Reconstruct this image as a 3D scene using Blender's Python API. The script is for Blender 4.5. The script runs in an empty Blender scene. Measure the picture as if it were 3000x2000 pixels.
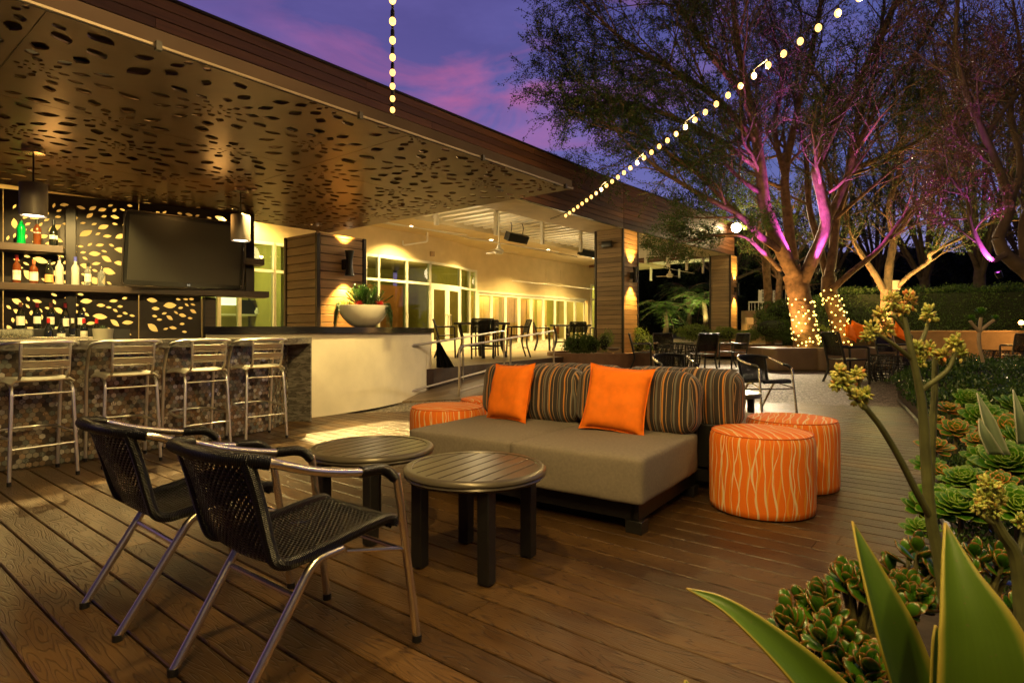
import bpy, bmesh, math, random
import numpy as np
from mathutils import Vector as V, Matrix, noise as mnoise
from mathutils.geometry import delaunay_2d_cdt
PI = math.pi
rad = math.radians
scene = bpy.context.scene
COL = scene.collection
rng = random.Random(7)
F, CX, HY, H = 1725.0, 1500.0, 970.0, 1.13      # focal (px of 3000), principal x, horizon row, eye height
def W(px, py, d): return V(((px - CX) / F * d, d, H - (py - HY) / F * d))
def G(px, py, z=0.0): return W(px, py, (H - z) * F / (py - HY))
U = V((0.6275, 0.7788, 0)); Vd = V((-0.7788, 0.6275, 0)); ZZ = V((0, 0, 1))
ANG_U = math.atan2(U.y, U.x)

# ------------------------------------------------------------------ materials
class NT:
    def __init__(s, name):
        s.m = bpy.data.materials.new(name); s.m.use_nodes = True
        s.t = s.m.node_tree; s.b = s.t.nodes['Principled BSDF']; s.out = s.t.nodes['Material Output']
    def n(s, typ, **kw):
        nd = s.t.nodes.new(typ)
        for k, v in kw.items(): setattr(nd, k, v)
        return nd
    def put(s, sock, v):
        if v is None: return
        if isinstance(v, bpy.types.NodeSocket): s.t.links.new(v, sock)
        elif isinstance(v, (tuple, list)) and len(v) == 3 and sock.type == 'RGBA': sock.default_value = (*v, 1)
        else: sock.default_value = v
    def math(s, op, a, b=None, c=None):
        nd = s.n('ShaderNodeMath', operation=op)
        s.put(nd.inputs[0], a); s.put(nd.inputs[1], b)
        if c is not None: s.put(nd.inputs[2], c)
        return nd.outputs[0]
    def vmath(s, op, a, b=None):
        nd = s.n('ShaderNodeVectorMath', operation=op); s.put(nd.inputs[0], a); s.put(nd.inputs[1], b)
        return nd.outputs[0]
    def mix(s, f, a, b, blend='MIX'):
        nd = s.n('ShaderNodeMix', data_type='RGBA', blend_type=blend)
        s.put(nd.inputs[0], f); s.put(nd.inputs[6], a); s.put(nd.inputs[7], b)
        return nd.outputs[2]
    def coord(s, kind='Object'): return s.n('ShaderNodeTexCoord').outputs[kind]
    def map(s, v, scale=(1, 1, 1), loc=(0, 0, 0), rot=(0, 0, 0)):
        nd = s.n('ShaderNodeMapping'); s.put(nd.inputs[0], v)
        nd.inputs[1].default_value = loc; nd.inputs[2].default_value = rot; nd.inputs[3].default_value = scale
        return nd.outputs[0]
    def noise(s, v, scale=5, detail=4, rough=.55, dist=0, w=None, out=0):
        nd = s.n('ShaderNodeTexNoise')
        if w is not None: nd.noise_dimensions = '4D'; s.put(nd.inputs['W'], w)
        s.put(nd.inputs['Vector'], v); nd.inputs['Scale'].default_value = scale
        nd.inputs['Detail'].default_value = detail; nd.inputs['Roughness'].default_value = rough
        nd.inputs['Distortion'].default_value = dist
        return nd.outputs[out]
    def ramp(s, f, stops, interp='LINEAR'):
        nd = s.n('ShaderNodeValToRGB'); s.put(nd.inputs[0], f); cr = nd.color_ramp; cr.interpolation = interp
        while len(cr.elements) < len(stops): cr.elements.new(1)
        for e, (p, c) in zip(cr.elements, stops):
            e.position = p; e.color = (*c, 1) if len(c) == 3 else c
        return nd.outputs[0]
    def sep(s, v):
        nd = s.n('ShaderNodeSeparateXYZ'); s.put(nd.inputs[0], v); return nd.outputs
    def comb(s, x, y, z=0.0):
        nd = s.n('ShaderNodeCombineXYZ')
        for i, q in enumerate((x, y, z)): s.put(nd.inputs[i], q)
        return nd.outputs[0]
    def attr(s, name, out='Fac'):
        nd = s.n('ShaderNodeAttribute', attribute_name=name); return nd.outputs[out]
    def bump(s, h, strength=.3, dist=.01):
        nd = s.n('ShaderNodeBump'); nd.inputs['Strength'].default_value = strength
        nd.inputs['Distance'].default_value = dist; s.put(nd.inputs['Height'], h)
        s.put(s.b.inputs['Normal'], nd.outputs[0])
    def set(s, **kw):
        names = dict(col='Base Color', rough='Roughness', metal='Metallic', ecol='Emission Color', est='Emission Strength',
                     alpha='Alpha', trans='Transmission Weight', ior='IOR', coat='Coat Weight', sheen='Sheen Weight', spec='Specular IOR Level', sub='Subsurface Weight')
        for k, v in kw.items(): s.put(s.b.inputs[names[k]], v)
        return s

def simple(name, col, rough=.6, metal=0, var=.15, vscale=6, bump=0, bscale=60, spec=None, coat=None):
    n = NT(name); c = n.coord()
    nz = n.noise(c, vscale, 5)
    dark = tuple(x * (1 - var) for x in col); lite = tuple(min(1, x * (1 + var)) for x in col)
    n.set(col=n.ramp(nz, [(.3, dark), (.7, lite)]), metal=metal, spec=spec, coat=coat)
    n.set(rough=n.math('MULTIPLY_ADD', n.noise(c, vscale * 2.3, 3), .15 if rough > .35 else .04, max(0, rough - (.07 if rough > .35 else .02))))
    if bump: n.bump(n.noise(c, bscale, 4), bump, .004)
    return n.m
def emis(name, col, st, base=(.8, .8, .8)):
    n = NT(name); n.set(col=base, ecol=col, est=st); return n.m
def leafmat(name, c1, c2, rough=.45, trans=.3, tint=None):
    n = NT(name); r = n.attr('rnd')
    col = n.ramp(r, [(0, c1), (.85, c2)] + ([(1, tint)] if tint else []))
    n.set(col=col, rough=rough)
    if trans:
        tr = n.n('ShaderNodeBsdfTranslucent'); n.put(tr.inputs[0], n.mix(.5, col, tuple(min(1, x * 1.6) for x in c2)))
        ms = n.n('ShaderNodeMixShader'); ms.inputs[0].default_value = trans
        n.t.links.new(n.b.outputs[0], ms.inputs[1]); n.t.links.new(tr.outputs[0], ms.inputs[2]); n.t.links.new(ms.outputs[0], n.out.inputs[0])
    return n.m
def woodmat(name, c_dark, c_mid, c_lite, axis=0, rough=.5, grain=1.0):
    """boards with a per-board tone ('rnd' attribute) and grain stretched along the local axis"""
    n = NT(name); c = n.coord(); r = n.attr('rnd')
    sc = [22, 22, 22]; sc[axis] = 1.1
    off = n.comb(n.math('MULTIPLY', r, 37.0), n.math('MULTIPLY', r, 11.0), n.math('MULTIPLY', r, 23.0))
    v = n.vmath('ADD', n.map(c, tuple(sc)), off)
    g = n.noise(v, 1.0, 8, .65, .4); g2 = n.noise(v, 5.0, 5, .6)
    col = n.ramp(g, [(.25, c_dark), (.5, c_mid), (.75, c_lite)])
    col = n.mix(n.math('MULTIPLY', g2, .5), col, c_dark)
    col = n.mix(.75, col, n.ramp(r, [(0, (.55, .5, .48)), (1, (1.25, 1.2, 1.15))]), 'MULTIPLY')
    n.set(col=col, rough=n.math('MULTIPLY_ADD', g2, .25, rough - .12))
    n.bump(n.math('ADD', g, n.math('MULTIPLY', g2, .5)), .35 * grain, .004)
    return n.m

def deckmat():
    n = NT('composite_deck_boards'); c = n.coord(); r = n.attr('rnd'); s = n.sep(c)
    off = n.comb(n.math('MULTIPLY', r, 61.0), n.math('MULTIPLY', r, 17.0), 0.0)
    v = n.vmath('ADD', n.map(c, (1, 1, 0)), off)
    # cathedral grain = contour lines of a smooth noise stretched along the board
    f1 = n.noise(n.map(v, (14, 1.7, 1)), 1.0, 1.5, .45)
    line = n.math('PINGPONG', n.math('MULTIPLY', f1, 15.0), .5)
    ln = n.ramp(line, [(0, (0, 0, 0)), (.17, (1, 1, 1))])
    fine = n.noise(n.map(v, (160, 5, 1)), 1.0, 3, .6)
    blot = n.noise(n.map(v, (3, .9, 1)), 1.0, 4, .6)
    base = n.ramp(blot, [(.25, (.044, .022, .006)), (.55, (.105, .057, .019)), (.8, (.175, .102, .037))])
    base = n.mix(.9, base, n.ramp(r, [(0, (.60, .55, .48)), (.5, (1, .97, .92)), (1, (1.5, 1.45, 1.34))]), 'MULTIPLY')
    base = n.mix(n.math('MULTIPLY', fine, .45), base, (.035, .018, .007))
    st = n.ramp(n.noise(n.map(c, (.7, .5, 1)), 1.3, 6, .65), [(.38, (.62, .60, .58)), (.55, (1, 1, 1)), (.75, (1.22, 1.2, 1.16))]); base = n.mix(1.0, base, st, 'MULTIPLY')
    sc = n.noise(n.map(c, (60, 9, 1)), 1.0, 2, .5); base = n.mix(n.math('MULTIPLY', n.math('GREATER_THAN', sc, .74), .35), base, (.30, .22, .13))
    base = n.mix(n.math('MULTIPLY', n.math('SUBTRACT', 1.0, ln), .72), base, (.018, .009, .004))
    n.set(col=base, spec=.36)
    n.set(rough=n.math('MULTIPLY_ADD', blot, .3, n.math('MULTIPLY_ADD', fine, .16, .17)))
    n.bump(n.math('ADD', n.math('MULTIPLY', ln, 1.0), n.math('ADD', n.math('MULTIPLY', fine, .7), n.math('MULTIPLY', blot, .6))), .5, .0035)
    return n.m

def stripemat():
    n = NT('striped_outdoor_fabric'); uv = n.coord('UV'); s = n.sep(uv)
    x = n.math('FRACT', n.math('MULTIPLY', s[0], 1 / .30))
    ch = (.034, .027, .022); br = (.05, .034, .022); tan = (.40, .25, .12); org = (.52, .21, .035); gy = (.14, .13, .105); cr = (.45, .33, .2)
    seq = [(0, ch), (.07, tan), (.083, ch), (.15, org), (.185, ch), (.20, cr), (.212, br), (.29, gy), (.335, br), (.36, tan), (.372, ch), (.45, org), (.462, tan), (.495, org),
           (.51, ch), (.60, gy), (.63, tan), (.642, ch), (.72, cr), (.73, br), (.77, org), (.80, br), (.88, gy), (.92, ch), (.95, tan), (.96, ch)]
    c = n.ramp(x, seq[:26], 'CONSTANT')
    w = n.noise(n.map(uv, (900, 300, 1)), 1, 2)
    n.set(col=n.mix(.35, c, n.ramp(w, [(.3, (.55, .55, .55)), (.7, (1.3, 1.3, 1.3))]), 'MULTIPLY'), rough=.9, sheen=.08)
    n.bump(w, .3, .002); return n.m

def ottomanmat():
    n = NT('orange_wave_fabric'); uv = n.coord('UV'); s = n.sep(uv)
    def lines(k, seed, amp, wd):
        u = n.math('MULTIPLY', s[0], k)
        # smooth warp of u by v keeps the lines continuous from top to bottom
        wv = n.noise(n.comb(n.math('MULTIPLY', s[0], 3.2), n.math('MULTIPLY', s[1], 5.0), seed), 1.0, .6, .4)
        u2 = n.math('FRACT', n.math('MULTIPLY_ADD', wv, amp, u))
        dd = n.math('ABSOLUTE', n.math('SUBTRACT', u2, .5))
        wn = n.noise(n.comb(n.math('MULTIPLY', s[0], 12.0), n.math('MULTIPLY', s[1], 5.0), seed + 5), 1.0, 1, .4)
        return n.math('LESS_THAN', dd, n.math('MULTIPLY', n.math('SUBTRACT', wn, .24), wd))
    w = n.noise(n.map(uv, (700, 700, 1)), 1, 2)
    c = n.mix(lines(17, 2.0, 1.0, .30), (.85, .18, .004), (.85, .30, .02))
    c = n.mix(lines(20, 9.0, 1.25, .26), c, (.82, .56, .28))
    c = n.mix(lines(9, 23.0, .9, .14), c, (.86, .62, .33))
    n.set(col=n.mix(.3, c, n.ramp(w, [(.3, (.6, .6, .6)), (.7, (1.2, 1.2, 1.2))]), 'MULTIPLY'), rough=.75)
    n.bump(w, .25, .002); return n.m

def wickermat():
    n = NT('black_woven_resin'); uv = n.coord('UV'); s = n.sep(uv)
    k = 2 * PI / .022
    row = n.math('FLOOR', n.math('MULTIPLY', s[1], 1 / .011))
    sh = n.math('MULTIPLY', n.math('MODULO', row, 2.0), PI)
    a = n.math('SINE', n.math('ADD', n.math('MULTIPLY', s[0], k), sh))
    b = n.math('ABSOLUTE', n.math('SINE', n.math('MULTIPLY', s[1], PI / .011)))
    h = n.math('MULTIPLY', n.math('ADD', n.math('MULTIPLY', a, .5), .5), b)
    hole = n.math('LESS_THAN', h, .075)
    nz = n.noise(n.map(uv, (60, 60, 1)), 1, 2)
    n.set(col=n.mix(nz, (.002, .002, .002), (.006, .0055, .005)), rough=.33, spec=.2, alpha=n.math('SUBTRACT', 1.0, hole))
    n.bump(h, 1.0, .006); return n.m
def wrapmat():
    n = NT('black_wrapped_strand'); uv = n.coord('UV'); s = n.sep(uv)
    h = n.math('ABSOLUTE', n.math('SINE', n.math('ADD', n.math('MULTIPLY', s[1], PI / .006), n.math('MULTIPLY', s[0], .5))))
    n.set(col=(.004, .004, .0035), rough=.28, spec=.35); n.bump(h, .9, .003); return n.m
def alumat(name='brushed_aluminium', col=(.78, .74, .66), rough=.22):
    n = NT(name); c = n.coord(); nz = n.noise(n.map(c, (1, 1, 1)), 30, 4)
    n.set(col=n.mix(nz, tuple(x * .95 for x in col), col), metal=1, rough=n.math('MULTIPLY_ADD', nz, .05, rough - .02))
    return n.m
def glassmat(name='window_glass', tint=(.55, .72, .5), thin=.55):
    n = NT(name)
    tr = n.n('ShaderNodeBsdfTransparent'); n.put(tr.inputs[0], tint)
    gl = n.n('ShaderNodeBsdfGlossy'); gl.inputs['Roughness'].default_value = .015
    fr = n.n('ShaderNodeFresnel'); fr.inputs[0].default_value = 1.7
    ms = n.n('ShaderNodeMixShader'); n.t.links.new(fr.outputs[0], ms.inputs[0])
    n.t.links.new(tr.outputs[0], ms.inputs[1]); n.t.links.new(gl.outputs[0], ms.inputs[2]); n.t.links.new(ms.outputs[0], n.out.inputs[0])
    return n.m

# ------------------------------------------------------------------ mesh building
class MB:
    def __init__(s): s.v = []; s.f = []; s.r = []; s.uv = []; s.mi = []; s.m = 0
    def face(s, idx, r=0.0, uv=None):
        s.f.append(tuple(idx)); s.r.append(r); s.uv.append(uv); s.mi.append(s.m)
    def box(s, c, size, rot=None, r=0.0):
        x, y, z = (q / 2 for q in size); c = V(c); b = len(s.v)
        for dz in (-z, z):
            for dx, dy in ((-x, -y), (x, -y), (x, y), (-x, y)):
                p = V((dx, dy, dz)); p = rot @ p if rot is not None else p
                s.v.append(p + c)
        for q in ((3, 2, 1, 0), (4, 5, 6, 7), (0, 1, 5, 4), (1, 2, 6, 5), (2, 3, 7, 6), (3, 0, 4, 7)):
            s.face([b + k for k in q], r)
        return s
    def bar(s, a, b_, w, h=None, r=0.0, up=None):
        """square bar from a to b"""
        a, b_ = V(a), V(b_); d = (b_ - a); L = d.length; d.normalize(); h = h or w
        up = V(up) if up is not None else (ZZ if abs(d.z) < .95 else V((0, 1, 0)))
        sd = d.cross(up).normalized(); up2 = sd.cross(d).normalized()
        R = Matrix((sd, d, up2)).transposed()
        return s.box((a + b_) / 2, (w, L, h), R, r)
    def prism(s, poly, z0, z1, r=0.0, top=None):
        b = len(s.v); n = len(poly)
        for p in poly: s.v.append(V((p[0], p[1], z0)))
        for k, p in enumerate(poly): s.v.append(V((p[0], p[1], z1 if top is None else top[k])))
        s.face([b + n + k for k in range(n)], r); s.face([b + n - 1 - k for k in range(n)], r)
        for k in range(n): s.face([b + k, b + (k + 1) % n, b + n + (k + 1) % n, b + n + k], r)
        return s
    def tube(s, pts, rr, seg=8, cap=True, r=0.0, closed=False):
        pts = [V(p) for p in pts]; n = len(pts)
        if n < 2: return s
        if not isinstance(rr, (list, tuple)): rr = [rr] * n
        tan = []
        for k in range(n):
            a = pts[(k - 1) % n] if (closed or k > 0) else pts[k]; c = pts[(k + 1) % n] if (closed or k < n - 1) else pts[k]
            t = (c - a); tan.append(t.normalized() if t.length > 1e-9 else V((0, 0, 1)))
        t0 = tan[0]; nrm = t0.orthogonal().normalized(); b = len(s.v); L = 0; Ls = []
        for k in range(n):
            if k: L += (pts[k] - pts[k - 1]).length
            Ls.append(L)
            t = tan[k]; nrm = (nrm - t * nrm.dot(t)); nrm = nrm.normalized() if nrm.length > 1e-6 else t.orthogonal().normalized()
            bi = t.cross(nrm)
            for j in range(seg):
                a = 2 * PI * j / seg; s.v.append(pts[k] + (nrm * math.cos(a) + bi * math.sin(a)) * rr[k])
        for k in range(n if closed else n - 1):
            k2 = (k + 1) % n
            for j in range(seg):
                j2 = (j + 1) % seg
                s.face([b + k * seg + j, b + k * seg + j2, b + k2 * seg + j2, b + k2 * seg + j], r,
                       [(j / seg, Ls[k]), ((j + 1) / seg, Ls[k]), ((j + 1) / seg, Ls[k2]), (j / seg, Ls[k2])])
        if cap and not closed:
            s.face([b + seg - 1 - j for j in range(seg)], r); s.face([b + (n - 1) * seg + j for j in range(seg)], r)
        return s
    def lathe(s, prof, seg=32, c=(0, 0, 0), r=0.0, R=None, sc=(1, 1)):
        c = V(c); b = len(s.v); n = len(prof)
        for (rr, z) in prof:
            for j in range(seg):
                a = 2 * PI * j / seg; p = V((rr * math.cos(a) * sc[0], rr * math.sin(a) * sc[1], z)); p = R @ p if R is not None else p
                s.v.append(p + c)
        L = [0]
        for k in range(1, n): L.append(L[-1] + math.hypot(prof[k][0] - prof[k - 1][0], prof[k][1] - prof[k - 1][1]))
        rm = max(p[0] for p in prof)
        for k in range(n - 1):
            for j in range(seg):
                j2 = (j + 1) % seg; u0 = 2 * PI * rm * j / seg; u1 = 2 * PI * rm * (j + 1) / seg
                s.face([b + k * seg + j, b + k * seg + j2, b + (k + 1) * seg + j2, b + (k + 1) * seg + j], r, [(u0, L[k]), (u1, L[k]), (u1, L[k + 1]), (u0, L[k + 1])])
        return s
    def sphere(s, c, rr, seg=10, rings=6, r=0.0, sc=(1, 1, 1)):
        prof = [(max(1e-4, math.sin(PI * k / rings)) , -math.cos(PI * k / rings)) for k in range(rings + 1)]
        c = V(c); b = len(s.v)
        for (q, z) in prof:
            for j in range(seg):
                a = 2 * PI * j / seg; s.v.append(c + V((q * math.cos(a) * rr * sc[0], q * math.sin(a) * rr * sc[1], z * rr * sc[2])))
        for k in range(rings):
            for j in range(seg):
                j2 = (j + 1) % seg; s.face([b + k * seg + j, b + k * seg + j2, b + (k + 1) * seg + j2, b + (k + 1) * seg + j], r)
        return s
    def cushion(s, size, rc, n=10, bulge=(0, 0, 0), c=(0, 0, 0), R=None, r=0.0, uvax=(0, 2), noisea=0.0, seed=0):
        hx = V(size) / 2; c = V(c)
        for ax in range(3):
            for sg in (-1, 1):
                b = len(s.v); o = [(ax + 1) % 3, (ax + 2) % 3]; us = []
                for i in range(n + 1):
                    for j in range(n + 1):
                        p = V((0, 0, 0)); p[ax] = sg; p[o[0]] = -math.cos(PI * i / n) * .35 + (2 * i / n - 1) * .65
                        p[o[1]] = -math.cos(PI * j / n) * .35 + (2 * j / n - 1) * .65
                        q = V([p[k] * hx[k] for k in range(3)]); inn = V([max(-(hx[k] - rc), min(hx[k] - rc, q[k])) for k in range(3)])
                        d = q - inn; d = d.normalized() * rc if d.length > 1e-9 else d
                        q2 = inn + d; t = [q2[k] / hx[k] for k in range(3)]
                        for k in range(3):
                            a1, a2 = [(k + 1) % 3, (k + 2) % 3]
                            q2[k] += bulge[k] * t[k] * (1 - t[a1] ** 2) * (1 - t[a2] ** 2)
                        if noisea: 
                            nv = mnoise.noise_vector(q2 * 9 + V((seed, seed * 2, 0))); q2 = q2 + nv * noisea
                        us.append((q2[uvax[0]], q2[uvax[1]])); s.v.append((R @ q2 if R is not None else q2) + c)
                for i in range(n):
                    for j in range(n):
                        q = [i * (n + 1) + j, (i + 1) * (n + 1) + j, (i + 1) * (n + 1) + j + 1, i * (n + 1) + j + 1]
                        if sg < 0: q = q[::-1]
                        s.face([b + k for k in q], r, [us[k] for k in q])
        return s
    def sheet(s, P, r=0.0, uv=None):
        """grid of points P[i][j]"""
        b = len(s.v); n, m = len(P), len(P[0])
        for row in P:
            for p in row: s.v.append(V(p))
        for i in range(n - 1):
            for j in range(m - 1):
                q = [i * m + j, (i + 1) * m + j, (i + 1) * m + j + 1, i * m + j + 1]
                s.face([b + k for k in q], r, [uv[k // m][k % m] for k in q] if uv else None)
        return s
    def leaf(s, c, d, up, L, Wd, r=0.0, fold=.15, tip=.55, curl=0.0):
        """a small pointed leaf: 2 quads folded on the midrib"""
        d = d.normalized(); sd = d.cross(up); sd = sd.normalized() if sd.length > 1e-6 else V((1, 0, 0)); nn = sd.cross(d)
        b = len(s.v)
        s.v += [c, c + d * L * tip * .6 + sd * Wd / 2 + nn * Wd * fold, c + d * L - nn * curl * L, c + d * L * tip * .6 - sd * Wd / 2 + nn * Wd * fold]
        s.face([b, b + 1, b + 2, b + 3], r)
        return s
    def build(s, name, mat, parent=None, world=False, bev=0, smooth=35, weld=0, kind=None, sol=0, disp=None):
        me = bpy.data.meshes.new(name)
        Minv = None
        if world and parent is not None: Minv = MATS[parent.name].inverted()
        vs = [tuple(Minv @ p) if Minv is not None else tuple(p) for p in s.v]
        me.from_pydata(vs, [], s.f)
        mats = mat if isinstance(mat, (list, tuple)) else [mat]
        for m in mats: me.materials.append(m)
        if len(mats) > 1: me.polygons.foreach_set('material_index', s.mi)
        if any(s.r):
            at = me.attributes.new('rnd', 'FLOAT', 'FACE'); at.data.foreach_set('value', s.r)
        if any(u is not None for u in s.uv):
            ul = me.uv_layers.new(name='UVMap'); flat = []
            for f, u in zip(s.f, s.uv):
                for k in range(len(f)): flat += list(u[k]) if u is not None else [vs[f[k]][0], vs[f[k]][1]]
            ul.data.foreach_set('uv', flat)
        if weld:
            bm = bmesh.new(); bm.from_mesh(me); bmesh.ops.remove_doubles(bm, verts=bm.verts, dist=weld); bmesh.ops.recalc_face_normals(bm, faces=bm.faces); bm.to_mesh(me); bm.free()
        if smooth:
            me.polygons.foreach_set('use_smooth', [True] * len(me.polygons)); me.set_sharp_from_angle(angle=rad(smooth))
        me.update(); o = bpy.data.objects.new(name, me); COL.objects.link(o)
        if parent is not None: o.parent = parent
        if kind: o['kind'] = kind
        if bev:
            md = o.modifiers.new('bevel', 'BEVEL'); md.width = bev; md.segments = 2; md.limit_method = 'ANGLE'; md.angle_limit = rad(40); md.harden_normals = False
        if sol:
            md = o.modifiers.new('solid', 'SOLIDIFY'); md.thickness = sol; md.offset = 0
        return o
MATS = {}
def thing(name, label, cat, loc=(0, 0, 0), rotz=0.0, group=None):
    o = bpy.data.objects.new(name, None); COL.objects.link(o); o.empty_display_size = .2
    o.location = loc; o.rotation_euler = (0, 0, rotz); o['label'] = label; o['category'] = cat
    if group: o['group'] = group
    MATS[o.name] = Matrix.Translation(V(loc)) @ Matrix.Rotation(rotz, 4, 'Z')
    return o
def tag(o, label, cat, group=None, kind=None):
    o['label'] = label; o['category'] = cat
    if group: o['group'] = group
    if kind: o['kind'] = kind
    return o
def dup(root, loc, rotz=None, label=None, group=None, scale=None):
    def cp(o, par):
        c = o.copy(); COL.objects.link(c); c.parent = par
        for ch in KIDS.get(o.name, []): cp(ch, c)
        return c
    def coll(o):
        KIDS[o.name] = list(o.children)
        for ch in o.children: coll(ch)
    if root.name not in KIDS: coll(root)
    r = root.copy(); COL.objects.link(r); r.location = loc
    if rotz is not None: r.rotation_euler = (0, 0, rotz)
    if scale: r.scale = (scale,) * 3
    for ch in KIDS[root.name]: cp(ch, r)
    if label: r['label'] = label
    if group: r['group'] = group
    return r
KIDS = {}
def smooth_path(pts, k=6):
    """Catmull-Rom through pts"""
    pts = [V(p) for p in pts]; P = [pts[0] * 2 - pts[1]] + pts + [pts[-1] * 2 - pts[-2]]; out = []
    for i in range(1, len(P) - 2):
        for j in range(k):
            t = j / k; a, b, c, d = P[i - 1], P[i], P[i + 1], P[i + 2]
            out.append(.5 * ((2 * b) + (c - a) * t + (2 * a - 5 * b + 4 * c - d) * t * t + (3 * b - a - 3 * c + d) * t ** 3))
    out.append(pts[-1]); return out
def fillet(pts, r=.05, k=5):
    pts = [V(p) for p in pts]; out = [pts[0]]
    for i in range(1, len(pts) - 1):
        a, b, c = pts[i - 1], pts[i], pts[i + 1]; r1 = min(r, (a - b).length * .45, (c - b).length * .45)
        p0 = b + (a - b).normalized() * r1; p2 = b + (c - b).normalized() * r1
        for j in range(k + 1):
            t = j / k; out.append(p0 * (1 - t) ** 2 + b * 2 * t * (1 - t) + p2 * t * t)
    out.append(pts[-1]); return out
def text_obj(txt, size, mat, parent, M, name='lettering', ext=.0006, align='CENTER'):
    cu = bpy.data.curves.new('txt', 'FONT'); cu.body = txt; cu.size = size; cu.align_x = align; cu.align_y = 'CENTER'; cu.extrude = ext; cu.resolution_u = 2
    t = bpy.data.objects.new('tmp', cu); COL.objects.link(t)
    bpy.context.view_layer.update()
    me = bpy.data.meshes.new_from_object(t.evaluated_get(bpy.context.evaluated_depsgraph_get())); bpy.data.objects.remove(t)
    me.transform(M); me.materials.clear(); me.materials.append(mat); me.name = name
    o = bpy.data.objects.new(name, me); COL.objects.link(o); o.parent = parent; return o
def frame_M(o, x, y, z=None):
    x = V(x).normalized(); y = V(y).normalized(); z = x.cross(y) if z is None else V(z)
    M = Matrix((x, y, z)).transposed().to_4x4(); M.translation = V(o); return M
def light(name, kind, loc, energy, color, size=.1, target=None, spot=60, blend=.5, parent=None):
    ld = bpy.data.lights.new(name, kind); ld.energy = energy; ld.color = color
    if kind in ('POINT', 'SPOT'): ld.shadow_soft_size = size
    if kind == 'SPOT': ld.spot_size = rad(spot); ld.spot_blend = blend
    if kind == 'AREA': ld.size = size
    o = bpy.data.objects.new(name, ld); COL.objects.link(o); o.location = loc
    if target is not None: o.rotation_euler = (V(target) - V(loc)).to_track_quat('-Z', 'Y').to_euler()
    return o
WARM = (1, .62, .15); WARM2 = (1, .72, .25); AMBER = (1, .48, .12); MAG = (.85, .12, 1.0)

M_deck = deckmat(); M_stripe = stripemat(); M_ott = ottomanmat(); M_wick = wickermat(); M_wrap = wrapmat(); M_alu = alumat(col=(.90, .80, .56), rough=.25); M_alus = alumat('polished_stool_aluminium', (.96, .93, .80), .33)
M_steel = alumat('handrail_steel', (.62, .55, .42), .3)
M_clad = woodmat('wood_cladding', (.16, .085, .03), (.30, .17, .065), (.42, .25, .11), 0, .5)
M_fascia = woodmat('fascia_boards', (.045, .018, .008), (.10, .04, .017), (.15, .065, .028), 0, .42)
M_shelfw = woodmat('shelf_wood', (.03, .016, .008), (.07, .04, .02), (.10, .06, .03), 0, .5)
M_trim = simple('dark_bronze_trim', (.02, .014, .01), .4, .3)
M_panel = simple('bronze_sheet', (.145, .078, .036), .33, .4, .22, 2)
M_screen = simple('dark_bronze_sheet', (.022, .014, .008), .45, .4)
M_blk = simple('black_powder_coat', (.012, .011, .009), .38, 0, .2, 20, .05, 300)
M_tabtop = simple('dark_bronze_table_paint', (.095, .080, .052), .3, .25, .1, 8)
M_plast = simple('black_plastic', (.01, .01, .01), .3)
M_seat = simple('taupe_woven_fabric', (.21, .175, .13), .95, 0, .12, 60, .5, 700)
M_orange = simple('orange_cotton', (.92, .20, .001), .85, 0, .1, 14, .3, 500)
M_stucco = simple('cream_stucco', (.60, .47, .25), .85, 0, .08, 2, .35, 90)
M_white = simple('white_render', (.80, .72, .54), .8, 0, .09, 2.2, .35, 45)
M_wpaint = simple('white_painted_steel', (.72, .68, .56), .5, 0, .05)
M_soff = simple('plaster_soffit', (.52, .42, .24), .8, 0, .08, 2)
M_frame = simple('cream_window_frame', (.7, .66, .5), .4, 0, .05)
M_glass = glassmat()
M_dglass = glassmat('door_glass', (.75, .78, .6))
M_conc = simple('concrete', (.28, .25, .21), .85, 0, .15, 4, .2, 80)
# ================================================================== camera + world
cam = bpy.data.objects.new('camera', bpy.data.cameras.new('camera')); COL.objects.link(cam); scene.camera = cam
cam.location = (0, 0, H); cam.rotation_euler = (rad(90), 0, 0)
cam.data.sensor_width = 36; cam.data.lens = F / 3000 * 36; cam.data.shift_y = -30 / 3000; cam.data.clip_end = 2000; cam.data.clip_start = .05
cam.data.dof.use_dof = True; cam.data.dof.focus_distance = 5.0; cam.data.dof.aperture_fstop = 9
scene.view_settings.view_transform = 'Standard'; scene.view_settings.look = 'None'; scene.view_settings.exposure = 0
scene.render.engine = 'CYCLES'; scene.cycles.use_denoising = True; scene.cycles.max_bounces = 6; scene.cycles.transparent_max_bounces = 16
scene.cycles.diffuse_bounces = 3; scene.cycles.glossy_bounces = 3; scene.cycles.sample_clamp_indirect = 4; scene.cycles.caustics_reflective = False; scene.cycles.caustics_refractive = False
w = bpy.data.worlds.new('World'); scene.world = w; w.use_nodes = True; wt = w.node_tree; bg = wt.nodes['Background']
class WN(NT):
    def __init__(s, t): s.t = t
wn = WN(wt)
tc = wn.coord('Generated'); sx = wn.sep(tc)
el = sx[2]
hor = wn.ramp(wn.math('MULTIPLY', el, 1.15), [(0, (.36, .33, .50)), (.12, (.22, .22, .44)), (.30, (.10, .125, .36)), (.55, (.070, .078, .27)), (1, (.042, .040, .16))])
left = wn.ramp(wn.math('MULTIPLY', el, 1.15), [(0, (.26, .14, .32)), (.28, (.17, .13, .38)), (.5, (.105, .088, .29)), (.8, (.068, .056, .20)), (1, (.04, .032, .12))])
side = wn.math('SMOOTH_MIN', wn.math('SMOOTH_MAX', wn.math('MULTIPLY_ADD', sx[0], 1.7, .30), 0.0, .1), 1.0, .1)
side = wn.math('MINIMUM', wn.math('MAXIMUM', side, 0.0), 1.0)
sky = wn.mix(side, left, hor)
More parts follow.
